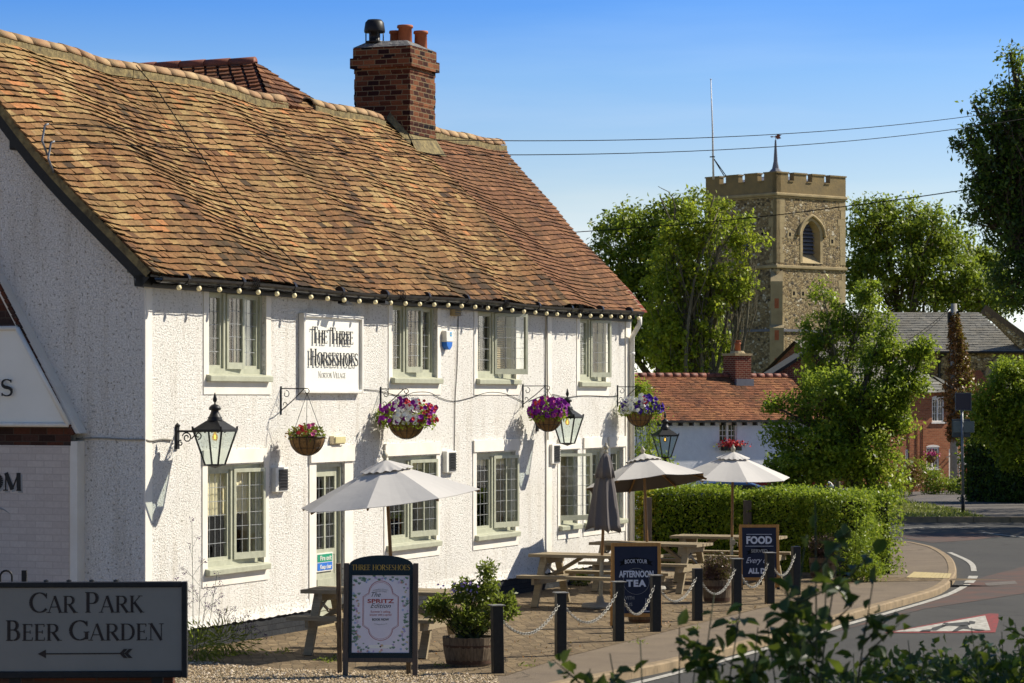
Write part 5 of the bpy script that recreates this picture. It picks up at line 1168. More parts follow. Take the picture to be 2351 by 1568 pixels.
# barrel planters
def barrel(px, py, Y, R, H, label, k=1):
    c = Vector(((px-CX)/F*Y, Y, .006)); t = thing('barrel_planter', label, 'planter', c, 0, 'half barrel planters')
    mb = MB(); n = 26
    mb.lathe([(R*.82, 0), (R*.9, H*.25), (R*.97, H*.6), (R*1.0, H), (R*.92, H), (R*.90, H*.9)], n, close_ends=False, wob=lambda a, z: 1-.006*(int(a/(2*pi)*n+.5) % 2)); mb.build('staves', M['barrel'], t)
    for z0, z1 in ((H*.08, H*.22), (H*.58, H*.74)):
        mb = MB(); r0 = R*(.82+.18*z0/H)+.008; r1 = R*(.82+.2*z1/H)+.006; mb.lathe([(r0, z0), (r1, z1)], 32, close_ends=False); mb.build('hoop', M['rust'], t, True)
    mb = MB(); mb.lathe([(0, H*.90), (R*.91, H*.90)], 20, close_ends=False); mb.build('soil', M['soil'], t)
    return t, c
def plant(name, label, cat, c, lobes, size, mat, n, stems, seed, clr=.1, per=40, var=None, extra=None):
    rng = np.random.default_rng(seed); t = thing(name, label, cat, c); cl = []
    for i in range(n):
        lb = lobes[rng.integers(len(lobes))]; v = rng.normal(size=3); v /= np.linalg.norm(v); cl.append(np.array(lb[0])+v*np.array(lb[1])*rng.uniform(.55, 1))
    cl = np.array(cl); pts = np.repeat(cl, per, 0)+rng.normal(size=(n*per, 3))*clr*.5
    leaves('foliage', pts, size, M[mat], t, seed=seed, aspect=.38)
    mb = MB(); random.seed(seed)
    for i in range(0, n, max(1, n//stems)): limb(mb, (random.uniform(-.12, .12), random.uniform(-.12, .12), 0), cl[i], .008, .003, 4, .06, 4)
    mb.build('stems', M['twig'], t); return t
t, c = barrel(1077, 1530, 31.6, .30, .32, 'large half barrel planter behind the leaning black post')
plant('hebe_shrub', 'leafy green shrub with faint mauve flowers growing in the nearest barrel', 'shrub', c+Vector((0, 0, .30)), [((-.12, 0, .30), (.32, .28, .20)), ((.14, 0, .32), (.34, .28, .24)), ((.20, 0, .62), (.10, .12, .24)), ((-.36, .0, .34), (.12, .14, .10)), ((.42, 0, .38), (.12, .1, .12)), ((-.02, 0, .52), (.16, .14, .12)), ((.0, 0, .2), (.35, .3, .15))], .07, 'leaf_pot', 190, 60, 21, .062, 20)
flowers('blooms', [(random.gauss(-.08, .16), random.uniform(-.25, -.1), random.uniform(.50, .64)) for _ in range(26)], .014, simple('petals_mauve', (.42, .28, .55), .8), bpy.data.objects['hebe_shrub'], 4)
t, c = barrel(1646, 1390, 41.3, .225, .33, 'half barrel planter between two black posts holding the purple brown shrub')
plant('heather_shrub', 'rounded purple brown shrub in the barrel left of the food board', 'shrub', c+Vector((0, 0, .28)), [((0, 0, .2), (.23, .22, .22))], .035, 'leaf_heather', 150, 20, 22, .06, 40)
t, c = barrel(1890, 1330, 47.0, .24, .33, 'half barrel planter by the hedge end, partly hidden by the foreground bush')
plant('heather_shrub', 'rounded brown shrub in the barrel in front of the hedge end', 'shrub', c+Vector((0, 0, .28)), [((0, 0, .2), (.24, .22, .22))], .04, 'leaf_heather', 120, 20, 23, .06, 40)
t, c = barrel(1475, 1437, 37.6, .21, .22, 'low half barrel standing behind the afternoon tea board')
plant('border_plant', 'low green weed growing at the wall foot behind the second table', 'plant', L(13.5, .25, .0), [((0, 0, .12), (.15, .1, .1))], .07, 'leaf_pot', 20, 6, 24, .05, 14)

# A-boards
def easel(px0, px1, py_base, py_top, wood_, label, rz, nm='a_board', lean=.17):
    base = G((px0+px1)/2, py_base, .006); Y = base.y; wd = (px1-px0)/F*Y/cos(rz); h = (py_base-py_top)/F*Y
    t = thing(nm, label, 'board', base, rz, 'folding boards on the patio'); return t, wd, h
# 1: the poster board
t, wd, h = easel(793, 953, 1554, 1275, 'greywood', 'dark arched pavement board with a flowered spritz poster', -.035)
tb = bpy.data.objects.new('front_board', None)
hp = h*.935; T1 = Matrix.Rotation(-.10, 4, 'X')       # the front leans back
def lean(o, m_): o.matrix_local = m_; return o
for sx in (-1, 1):
    mb = MB(); mb.box(sx*(wd/2)-.028, sx*(wd/2)+.028, -.02, .02, 0, hp); lean(mb.build('post', M['greywood'], t, bevel=.003), T1)
    mb = MB(); mb.box(sx*(wd/2)-.025-.09, sx*(wd/2)+.025-.09, -.018, .018, 0, hp); lean(mb.build('rear_leg', M['barrel'], t), Matrix.Translation((0, .30, 0)) @ Matrix.Rotation(.13, 4, 'X'))
mb = MB(); mb.box(-wd/2+.029, wd/2-.029, -.015, .015, .155, .20); lean(mb.build('rail', M['greywood'], t), T1)
w2 = wd/2-.03; arch = [(-w2, .20), (w2, .20), (w2, hp-.02)]+[(w2*cos(a), hp-.02+(h-hp+.02)*sin(a)) for a in [i*pi/16 for i in range(1, 16)]]+[(-w2, hp-.02)]
mb = MB(); mb.prism(arch, -.012, .012); lean(mb.build('board', M['greenblk'], t), T1)
mb = MB(); pz0, pz1 = .255, hp-.13; pw = w2-.035; frame(mb, -pw-.022, pw+.022, pz0-.02, pz1+.02, -.028, -.0125, .022); lean(mb.build('poster_frame', M['greenblk'], t, bevel=.004), T1)
mb = MB(); mb.box(-pw, pw, -.016, -.0125, pz0, pz1); po = lean(mb.build('poster', M['poster'], t), T1)
# flowers printed round the poster edge
rr = random.Random(5); cols = {'green': (.16, .30, .18), 'mauve': (.45, .34, .58), 'lilac': (.62, .50, .66), 'blue': (.30, .44, .68), 'yellow': (.68, .56, .25), 'red': (.58, .28, .26), 'darkg': (.20, .32, .22)}
for cn, cc in cols.items():
    mb = MB(); e = 0
    for _ in range(120 if 'g' in cn and cn != 'g' and cn in ('green', 'darkg') else 34):
        x = rr.uniform(-pw+.01, pw-.01); z = rr.uniform(pz0+.01, pz1-.01)
        ex = abs(x)/(pw*.74); ez = abs(z-(pz0+pz1)/2-.02)/((pz1-pz0)*.40)
        if (ex**4+ez**4) < 1: continue
        e += 1; yy = -.0163-(e % 9)*.0001-list(cols).index(cn)*.0009/7; a = rr.uniform(0, pi)
        if cn in ('green', 'darkg'):
            l_ = rr.uniform(.015, .04); q_ = rr.uniform(.003, .006)
            for da in (-.7, -.35, 0, .35, .7): b = pi/2+da+rr.uniform(-.1, .1); mb.add([(x, yy, z), (x+l_*.5*cos(b)-q_*sin(b), yy, z+l_*.5*sin(b)+q_*cos(b)), (x+l_*cos(b), yy, z+l_*sin(b)), (x+l_*.5*cos(b)+q_*sin(b), yy, z+l_*.5*sin(b)-q_*cos(b))], [(0, 3, 2, 1)])
        else:
            for k in range(5): b = a+k*2*pi/5; r_ = rr.uniform(.008, .013); mb.add([(x, yy, z), (x+r_*cos(b-.5), yy, z+r_*sin(b-.5)), (x+r_*1.3*cos(b), yy, z+r_*1.3*sin(b)), (x+r_*cos(b+.5), yy, z+r_*sin(b+.5))], [(0, 1, 2, 3)])
    if mb.f: mb.build('printed_flowers', simple('print_'+cn, cc, .6), po)
def cart(k):                                          # cartouche outline
    cx, cz = 0, (pz0+pz1)/2+.03; a_, b_ = pw*.62*k, (pz1-pz0)*.235*k; r_ = pw*.42*k; pts = []
    pts += [(cx+r_*cos(t_), cz+b_*1.0+r_*sin(t_)*1.0) for t_ in [i*pi/14 for i in range(15)]]
    pts += [(cx-a_, cz+b_*.80), (cx-a_, cz-b_*.80)]
    pts += [(cx+r_*cos(t_), cz-b_*1.0+r_*sin(t_)*.9) for t_ in [pi+i*pi/14 for i in range(15)]]
    return pts+[(cx+a_, cz-b_*.80), (cx+a_, cz+b_*.80)]
for k, th in ((1.0, .0025), (.95, .0012)):
    mb = MB(); pts = cart(k); mb.tube([(x, -.0172, z) for x, z in pts], th, 4, True); mb.build('border_line', M['red'], po)
zc = (pz0+pz1)/2
def PT(txt, z, size, mat, wdt, **kw): return label_mesh(txt, size, M[mat], po, (kw.pop('x', 0), -.0175, z), width=wdt, ext=.0004, **kw)
PT('AVAILABLE 1ST MAY -', zc+.255, .022, 'grayink', .17, bend=1.6); PT('28TH SEPTEMBER', zc+.235, .02, 'grayink', .13, bend=1.6)
PT('The', zc+.185, .07, 'posterink', .10, shear=.4, x=-.05); PT('Edition', zc+.065, .07, 'posterink', .22, shear=.4)
mb = MB(); mb.M = Matrix.Translation((0, -.0165, 0)); 
label_mesh('SPRITZ', .06, M['red'], po, (.0, -.0185, zc+.118), width=.285, ext=.0004, off=.0012)
PT("Summer's calling,", zc+.015, .032, 'red', .215); PT('answer with a spritz!', zc-.018, .032, 'red', .235); PT('BOOK NOW', zc-.07, .034, 'posterink', .18, off=.001); PT('heritagepubs.co.uk', zc-.115, .018, 'grayink', .14, bend=-1.5)
mb = MB(); mb.box(-.13, .13, -.0168, -.0162, pz0+.05, pz0+.085); mb.build('caption_bar', M['panel'], po)
mb = MB(); mb.add([(0, -.0172, pz0+.055), (.013, -.0172, pz0+.0675), (0, -.0172, pz0+.08), (-.013, -.0172, pz0+.0675)], [(0, 1, 2, 3)]); mb.build('diamond_mark', M['greenblk'], po)
mb = MB(); mb.M = T1 @ Matrix.Translation((0, -.012, 0)); serif(mb, 'THREE HORSESHOES', 0, hp-.075, .058, 1, .03, .002, width=w2*1.83, bold=.85); mb.build('lettering', M['gold'], t)
# 2 and 3: chalkboards
def chalkboard(px0, px1, pb, pt_, label, rz, lines):
    t, wd, h = easel(px0, px1, pb, pt_, 'oak', label, rz); T1 = Matrix.Rotation(-.13, 4, 'X')
    for sx in (-1, 1):
        mb = MB(); mb.box(sx*(wd/2-.02)-.022, sx*(wd/2-.02)+.022, -.012, .018, 0.03, h); lean(mb.build('post', M['oak'], t, bevel=.003), T1)
        mb = MB(); mb.box(sx*(wd/2-.02)-.023, sx*(wd/2-.02)+.023, -.014, .02, 0, .029); lean(mb.build('foot', M['black'], t), T1)
        mb = MB(); mb.box(sx*(wd/2-.02)-.02, sx*(wd/2-.02)+.02, -.012, .018, 0.0, h*.99); lean(mb.build('rear_leg', M['oak'], t, bevel=.003), Matrix.Translation((0, .28, 0)) @ Matrix.Rotation(.13, 4, 'X'))
    mb = MB(); mb.box(-wd/2+.042, wd/2-.042, -.0125, .017, h-.045, h-.0005); lean(mb.build('rail', M['oak'], t), T1)
    mb = MB(); mb.box(-wd/2+.042, wd/2-.042, -.0125, .017, .14, .185); lean(mb.build('rail', M['oak'], t), T1)
    mb = MB(); mb.box(-wd/2+.042, wd/2-.042, -.004, .008, .185, h-.045); bd = lean(mb.build('board', M['navy'], t), T1)
    for ln in lines(wd, h):
        if ln[0] == 't': label_mesh(ln[1], ln[2], M[ln[6] if len(ln) > 6 else 'chalk'], bd, (ln[3], -.0065, ln[4]), width=ln[5], ext=.0006, **(ln[7] if len(ln) > 7 else {}))
        elif ln[0] == 'b': mb = MB(); mb.box(ln[1], ln[2], -.0065, -.0042, ln[3], ln[4]); mb.build('chalk_line', M['chalk'], bd)
        elif ln[0] == 'c': mb = MB(); mb.tube([(ln[1]+ln[3]*cos(a), -.0055, ln[2]+ln[3]*1.0*sin(a)) for a in [i*2*pi/40 for i in range(40)]], .0018, 4, True); mb.build('chalk_circle', M['grayink'], bd)
        elif ln[0] == 'r':
            mb = MB(); mb.add([(-ln[3], -.005, ln[1]-.03), (ln[3], -.005, ln[1]-.03), (ln[3], -.005, ln[1]+.04), (0, -.005, ln[1]+.065), (-ln[3], -.005, ln[1]+.04), (0, -.005, ln[1]-.005)], [(0, 5, 3, 4), (5, 1, 2, 3)]); mb.add([(-ln[3], -.0052, ln[1]-.03), (-ln[3]-.05, -.0052, ln[1]-.05), (-ln[3]-.02, -.0052, ln[1]-.01), (-ln[3]-.05, -.0052, ln[1]+.01), (-ln[3], -.0052, ln[1]+.02)], [(0, 4, 3, 2, 1)]); mb.add([(ln[3], -.0052, ln[1]-.03), (ln[3]+.05, -.0052, ln[1]-.05), (ln[3]+.02, -.0052, ln[1]-.01), (ln[3]+.05, -.0052, ln[1]+.01), (ln[3], -.0052, ln[1]+.02)], [(0, 1, 2, 3, 4)]); mb.build('ribbon', M['wire'], bd)
    return t
chalkboard(1405, 1519, 1441, 1246, 'oak framed chalkboard advertising afternoon tea', .05, lambda wd, h: [('r', h-.255, 0, .17), ('t', 'BOOK YOUR', .075, 0, h-.262, .29, 'chalk', {'bend': .5}), ('c', 0, h-.50, .17), ('t', 'AFTERNOON', .115, 0, h-.445, .45, 'chalk', {'off': .004}), ('t', 'TEA', .115, 0, h-.565, .26, 'chalk', {'off': .006, 'space': 1.2}), ('t', 'WITH', .07, -.10, h-.74, .14, 'grayink'), ('t', 'US', .06, -.09, h-.82, .07, 'grayink'), ('b', .12, .125, h-.88, h-.72), ('b', .07, .18, h-.895, h-.885)])
chalkboard(1699, 1790, 1353, 1204, 'oak framed chalkboard reading food, between two black posts', .02, lambda wd, h: [('b', -.2, .2, h-.155, h-.149), ('t', 'FOOD', .155, 0, h-.295, .40, 'chalk', {'off': .007}), ('b', -.22, .22, h-.34, h-.334), ('r', h-.425, 0, .15), ('t', 'SERVED', .07, 0, h-.435, .26, 'grayink', {'off': .002}), ('t', 'Every day', .13, 0, h-.60, .42, 'chalk', {'shear': .5}), ('t', 'ALL DAY', .11, .02, h-.76, .40, 'chalk', {'off': .006})])

# foreground car park sign
Y = 20.0; c = P(197, 1446, Y); t = thing('car_park_sign', 'grey car park and beer garden direction sign in a black frame', 'sign', (c.x, Y, c.z), radians(3.0))
hw_, hh_ = 232/F*Y, 110/F*Y; k = Y/F
mb = MB(); mb.box(-hw_+.03, hw_-.03, -.02, .02, -hh_+.03, hh_-.03); mb.build('panel', M['signgrey'], t)
mb = MB(); frame(mb, -hw_, hw_, -hh_, hh_, -.035, .06, .038, .05); mb.build('frame', M['black'], t, bevel=.006)
mb = MB(); mb.M = Matrix.Translation((0, -.02, 0)); serif(mb, 'Car Park', (200-197)*k, (1446-1406)*k, 47*k, .82, .05, .002, width=262*k, bold=.95); serif(mb, 'Beer Garden', (197-197)*k, (1446-1470)*k, 47*k, .82, .05, .002, width=364*k, bold=.95); mb.build('lettering', M['brown'], t)
mb = MB(); yy = -.024; ax0, ax1, az = (88-197)*k, (302-197)*k, (1446-1500)*k
mb.prism([(ax0+.03, az-.0045), (ax1-.05, az-.0045), (ax1-.05, az+.0045), (ax0+.03, az+.0045)], yy, -.0205); mb.prism([(ax0, az), (ax0+.058, az-.030), (ax0+.058, az+.030)], yy-.0003, -.0206)
for o_ in (0, .035): mb.prism([(ax1-.085+o_, az), (ax1-.055+o_, az-.032), (ax1-.028+o_, az-.032), (ax1-.058+o_, az)], yy-.0006, -.0207); mb.prism([(ax1-.085+o_, az), (ax1-.058+o_, az), (ax1-.028+o_, az+.032), (ax1-.055+o_, az+.032)], yy-.0009, -.0207)
mb.build('arrow', M['brown'], t)
for sx in (-.5, .5): mb = MB(); mb.box(sx-.04, sx+.04, .02, .059, -c.z-.1, -hh_); mb.build('post', M['black'], t)
mb = MB()
for x in (-.28, -.12, .04, .21): mb.lathe([(.02, hh_), (.018, hh_+.012), (0, hh_+.018)], 8, (x, .02))
mb.build('bolts', M['black'], t)
WL = thing('dark_brick_wall', 'low shaded dark brick wall under the car park sign', 'wall', (c.x-1.2, Y+.22, 0), radians(3)); mb = MB(); mb.box(-2.2, 1.78, 0, .22, -.1, EYE-(1552-HY)/F*Y); mb.build('brickwork', M['darkbrick'], WL)
mb = MB(); mb.box(-2.2, 1.80, -.02, .24, EYE-(1552-HY)/F*Y+.0005, EYE-(1545-HY)/F*Y); mb.build('coping', M['darkbrick'], WL)
p = P(14, 1330, 24); t = thing('cycle_hoop', 'black tubular hoop rail behind the car park sign', 'rail', (p.x, 24, 0)); mb = MB(); zt = EYE-(1310-HY)/F*24; mb.tube([(-.05, 0, 0), (-.05, 0, zt-.06)]+[(.0+.05*cos(a), 0, zt-.05+.05*sin(a)) for a in [pi-i*pi/8 for i in range(9)]]+[(.05, 0, 0)], .009, 8); mb.build('rail', M['black'], t, True)
p = P(56, 1330, 24); t = thing('square_post', 'short black square post behind the car park sign', 'post', (p.x, 24, 0)); mb = MB(); zt = EYE-(1309-HY)/F*24; mb.box(-.022, .022, -.02, .02, 0, zt); mb.build('shaft', M['black'], t, bevel=.003)

# ================================================================ HEDGES AND SHRUBS NEAR THE PUB
def hedge(name, label, path, half, h, n, size, mat, seed, top_wob=.06, group=None, z0=None, varz=True):
    """clipped hedge along a path of points, leaves over its sides and top"""
    rng = np.random.default_rng(seed); root = thing(name, label, 'hedge', path[0], 0, group); b0 = path[0]; pts = []
    seg = [(path[i], path[i+1]) for i in range(len(path)-1)]; ln = np.array([(b-a).length for a, b in seg]); pr = ln/ln.sum()
    for _ in range(n):
        i = rng.choice(len(seg), p=pr); a, b = seg[i]; f = rng.random(); p = a.lerp(b, f); d = (b-a).normalized(); nn = Vector((d.y, -d.x, 0)); hh = h+(noise.noise(Vector((p.x*1.3, p.y*1.3, seed)))*top_wob*2)
        u_ = rng.random()
        if u_ < .50: off = half*(1+.10*noise.noise(Vector((p.x*2, p.y*2, 5+rng.random()))))+rng.normal()*.04; z = hh*rng.random(); off *= (1-.10*(z/hh)**6)
        elif u_ < .56: off = -half+rng.normal()*.04; z = hh*rng.random()
        elif u_ < .72: off = rng.uniform(-half, half); f2 = int(rng.random() < .85); p = (path[0], path[-1])[f2].copy(); z = hh*rng.random(); p = p+d*(rng.normal()*.06)
        else: off = rng.uniform(-half, half); z = hh+rng.normal()*.03+abs(rng.normal())*.05*(rng.random() < .15)
        q = p+nn*off-b0; pts.append((q.x, q.y, z))
    leaves('foliage', pts, size, M[mat], root, seed=seed, nrm=None)
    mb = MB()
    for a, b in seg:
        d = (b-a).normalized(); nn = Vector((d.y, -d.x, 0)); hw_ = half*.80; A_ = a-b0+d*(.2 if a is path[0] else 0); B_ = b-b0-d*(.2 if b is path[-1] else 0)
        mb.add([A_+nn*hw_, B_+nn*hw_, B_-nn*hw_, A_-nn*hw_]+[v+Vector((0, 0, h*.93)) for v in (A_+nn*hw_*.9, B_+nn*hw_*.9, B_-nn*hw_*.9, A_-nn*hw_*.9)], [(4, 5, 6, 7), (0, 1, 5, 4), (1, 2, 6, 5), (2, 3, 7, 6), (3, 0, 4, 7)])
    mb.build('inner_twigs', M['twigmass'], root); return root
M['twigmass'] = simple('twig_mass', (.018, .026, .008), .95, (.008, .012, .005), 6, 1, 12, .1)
hb = 50.3; pt = lambda px, Y: Vector(((px-CX)/F*Y, Y, 0))
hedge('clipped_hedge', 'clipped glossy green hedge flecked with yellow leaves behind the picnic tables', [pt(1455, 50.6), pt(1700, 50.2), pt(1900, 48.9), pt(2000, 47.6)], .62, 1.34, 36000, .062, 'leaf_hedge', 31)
plant('low_shrub', 'low bright green shrub spilling round the hedge end by the pavement', 'shrub', G(1968, 1336), [((0, .2, .45), (.32, .4, .38)), ((.2, .5, .7), (.3, .4, .35)), ((.1, .1, .2), (.38, .2, .2))], .06, 'leaf_hedge', 150, 10, 33, .14, 26)
plant('golden_shrub', 'golden yellow shrub between pub corner and clipped hedge', 'shrub', pt(1478, 50.0), [((0, 0, .9), (.22, .2, .75))], .06, 'leaf_gold', 90, 10, 34, .1, 24)
plant('climbing_shrub', 'bright green climbing shrub beyond the far pub corner under the fourth basket', 'shrub', pt(1478, 53.0), [((0, 0, 2.4), (.35, .3, .75)), ((.15, .2, 1.6), (.35, .3, .6)), ((-.1, 0, 3.0), (.18, .2, .35))], .075, 'leaf_bush', 120, 12, 35, .16, 34)
for px, Y, hh in ((1487, 49.2, 1.25), (1716, 49.2, 1.2)):
    t = thing('fence_post', 'grey timber post against the hedge '+('beside the pub corner' if px < 1600 else 'left of the food board'), 'post', pt(px, Y)); mb = MB(); mb.box(-.07, .07, -.05, .05, 0, hh); mb.build('shaft', M['greywood'], t, bevel=.006)
# verbena at the near corner
def verbena(c, label, hts, seed):
    t = thing('verbena', label, 'plant', c); rng = random.Random(seed); st = MB(); hd = []
    for x, h, lean_ in hts:
        p0 = Vector((x*.4, rng.uniform(-.1, .1), 0)); p1 = Vector((x+lean_, rng.uniform(-.1, .1), h)); st.tube([p0, p0.lerp(p1, .5)+Vector((lean_*.2, 0, 0)), p1], [.004, .003, .002], 4); hd.append(p1)
        for k in range(4):
            q = p0.lerp(p1, rng.uniform(.55, .85)); e = q+Vector((rng.uniform(-.18, .18), rng.uniform(-.1, .1), rng.uniform(.08, .22))); st.tube([q, q.lerp(e, .5)+Vector((0, 0, .02)), e], .0018, 4); hd.append(e)
    st.build('stems', M['twig'], t)
    f = leaves('blooms', np.repeat(np.array([tuple(h) for h in hd]), 22, 0)+np.random.default_rng(seed).normal(size=(len(hd)*22, 3))*.012, .018, M['petal_verb'], t, seed=seed)
    leaves('foliage', np.random.default_rng(seed).normal(size=(520, 3))*np.array([[.16, .1, .10]])+np.array([[0, 0, .16]]), .085, M['leaf_pot'], t, seed=seed, aspect=.22); return t
M['petal_verb'] = simple('petals_verbena', (.10, .035, .14), .8)
c = G(448, 1520); verbena(c, 'tall wiry verbena with small purple heads at the pub corner', [(-.05, 1.62, .02), (.02, .75, .1), (-.12, .95, -.1), (.12, 1.0, .12), (.2, .6, .2), (.0, 1.15, .06), (-.2, .7, -.1)], 41)
c = G(512, 1505); verbena(c, 'low verbena clump with purple heads against the plinth', [(.05, .42, .15), (.15, .35, .2), (-.05, .5, .0), (.2, .22, .3)], 43)
wd_ = [(G(*p).x, G(*p).y, .01) for p in ((640, 1500), (655, 1498), (745, 1518), (750, 1521), (760, 1515), (905, 1505), (1010, 1532), (1680, 1432), (1686, 1430), (1600, 1444), (1210, 1530), (1470, 1478))]
tag(leaves('weeds', np.repeat(np.array(wd_), 26, 0)+np.random.default_rng(3).normal(size=(len(wd_)*26, 3))*np.array([[.05, .05, .008]])+np.array([[0, 0, .01]]), .05, M['leaf_pot'], seed=9, aspect=.3), 'small green weeds growing in joints of the patio', 'weeds', kind='stuff')

# street lantern on its column
Y = 52.5; c = pt(1527, Y); zt = EYE-(1000-HY)/F*Y; t = thing('street_lantern', 'black lantern on a column beyond the pub, behind the dark parasol', 'street lamp', c, .3)
cc = thing('lantern_head', None, None, (0, 0, 0)); bpy.data.objects.remove(cc)
lt = bpy.data.objects.new('tmp', None); COL.objects.link(lt); lantern_parts(lt)
for ch_ in list(lt.children): ch_.parent = t; ch_.location = (0, 0, zt)
bpy.data.objects.remove(lt)
mb = MB(); mb.lathe([(.09, 0), (.09, .9), (.06, 1.0), (.045, 1.1), (.04, zt-.6), (.06, zt-.55), (.03, zt-.5), (.03, zt-.44)], 12); mb.tube([(-.08, 0, zt-.42), (-.10, 0, zt-.5), (0, 0, zt-.55), (.1, 0, zt-.5), (.08, 0, zt-.42)], .01, 5); mb.build('column', M['black'], t, True)

# ================================================================ WHITE COTTAGE, CARS
CY = 110.0; cz = -2.2; k = CY/F
CR = .55
cot = thing('white_cottage', 'low white cottage with clay tiled roof behind the hedge', 'cottage', (P(1455, HY, CY).x-1.2, CY, cz), CR)
X0 = P(1455, HY, CY).x-1.2; cx = lambda px: ((px-CX)*k-X0)*(1+((px-CX)*k-X0)*.0047)/cos(CR); czz = lambda py: EYE-(py-HY)*k-cz
wx1 = cx(1900); ez = czz(961); rz_ = czz(866); dep = 5.0
hs_ = [(cx(1657), cx(1700), czz(1020), czz(974)), (cx(1657), cx(1705), czz(1130), czz(1084)), (cx(1487), cx(1512), czz(1024), czz(978)), (cx(1612), cx(1645), 0.05, czz(1084))]
mb = MB(); wall_holes(mb, -1, wx1, 0, ez, hs_, .25); mb.box(-1, -.99, .25, dep, 0, ez); mb.box(wx1-.01, wx1, .25, dep, 0, ez); mb.box(-1, wx1, dep-.01, dep, 0, ez); mb.build('wall', M['cottage'], cot)
mb = MB(); mb.box(-.9, wx1-.1, .9, .95, 0, ez-.1); mb.build('interior', M['dark'], cot)
for n_, (a, b, c_, d) in enumerate(hs_[:3]):
    mb = MB(); frame(mb, a, b, c_, d, .04, .12, .06, .07); mb.box((a+b)/2-.05, (a+b)/2+.05, .041, .12, c_+.07, d-.06)
    for x0, x1 in ((a+.06, (a+b)/2-.05), ((a+b)/2+.05, b-.06)):
        mb.box((x0+x1)/2-.012, (x0+x1)/2+.012, .06, .08, c_+.07, d-.06)
        for j in (1, 2): z = c_+.07+(d-c_-.13)*j/3; mb.box(x0, x1, .0605, .0795, z-.012, z+.012)
    wf = mb.build('window', M['white'], cot); mb = MB(); mb.box(a+.05, b-.05, .085, .09, c_+.06, d-.05); mb.build('pane', M['glass'], wf)
mb = MB(); a, b, c_, d = hs_[3]; mb.box(a, b, .06, .12, c_, d); dd = mb.build('door', M['oak'], cot); mb = MB(); mb.box(a+.18, b-.12, .05, .0599, d-.75, d-.3); mb.build('door_pane', M['carglass'], dd)
mb = MB(); mb.box(hs_[0][0]-.1, hs_[0][1]+.1, -.2, -.01, hs_[0][2]-.25, hs_[0][2]-.06)
wb = thing('window_box', 'window box of red geraniums under the cottage upper window', 'flower box', (X0+(hs_[0][0]+hs_[0][1])/2*cos(CR)+.12, CY+(hs_[0][0]+hs_[0][1])/2*sin(CR)-.15, cz+hs_[0][2]-.2), CR); mb = MB(); mb.box(-.45, .45, -.1, .08, -.1, .08); mb.build('trough', M['black'], wb)
leaves('foliage', np.random.default_rng(1).normal(size=(260, 3))*np.array([[.28, .06, .08]])+np.array([[0, 0, .12]]), .09, M['leaf_bush'], wb, seed=2)
leaves('blooms', np.random.default_rng(2).normal(size=(300, 3))*np.array([[.30, .05, .08]])+np.array([[0, -.08, .17]]), .09, M['petal_red'], wb, seed=3, aspect=.9)
pc = atan2(rz_-ez, 2.3); Lc = sqrt((rz_-ez)**2+2.3**2)+.3
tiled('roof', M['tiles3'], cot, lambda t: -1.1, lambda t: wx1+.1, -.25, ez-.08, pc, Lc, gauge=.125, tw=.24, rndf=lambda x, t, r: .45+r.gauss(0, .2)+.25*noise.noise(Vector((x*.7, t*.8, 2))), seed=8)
mb = MB(); yr = -.25+Lc*cos(pc); zr_ = ez-.08+Lc*sin(pc); mb.add([(-1, -.25, ez-.12), (wx1, -.25, ez-.12), (wx1, yr, zr_-.03), (-1, yr, zr_-.03), (-1, dep+.2, ez-.1), (wx1, dep+.2, ez-.1)], [(0, 1, 2, 3), (3, 2, 5, 4)]); mb.build('roof_underside', M['tiles3'], cot)
mb = MB(); x = -1.05
while x < wx1: mb.tube([(x, yr, zr_), (x+.42, yr, zr_)], [.13, .12], 10); x += .42
mb.build('ridge', M['ridgered'], cot, True)
mb = MB(); mb.box(-1, wx1, -.33, -.24, ez-.17, ez-.08); 
for i in range(24): mb.box(-.6+i*.52, -.53+i*.52, -.25, -.002, ez-.30, ez-.17)
mb.build('gutter', M['gut'], cot)
x0, x1 = cx(1699)+1.25, cx(1737)+1.25; mb = MB(); mb.box(x0, x1, yr-.5, yr+.35, zr_-.4, czz(812)); ch_ = mb.build('chimney', M['cottbrick'], cot)
mb = MB(); mb.box(x0-.04, x1+.04, yr-.54, yr+.39, czz(812)+.001, czz(806)); mb.lathe([(.33, czz(806)+.0), (.25, czz(800))], 12, ((x0+x1)/2, yr-.1)); mb.build('chimney_cap', M['stone'], ch_)
mb = MB(); mb.lathe([(.13, czz(803)), (.11, czz(785)), (.14, czz(783)), (.14, czz(780)), (.09, czz(779)), (.09, czz(776)), (.17, czz(775)), (.0, czz(774))], 14, ((x0+x1)/2, yr-.1)); mb.build('chimney_pot', M['terracotta'], ch_, True)
mb = MB(); mb.box(x0-.03, x1+.05, yr-.62, yr-.49, zr_-.42, zr_-.12); mb.build('flashing', M['leadroof'], ch_)

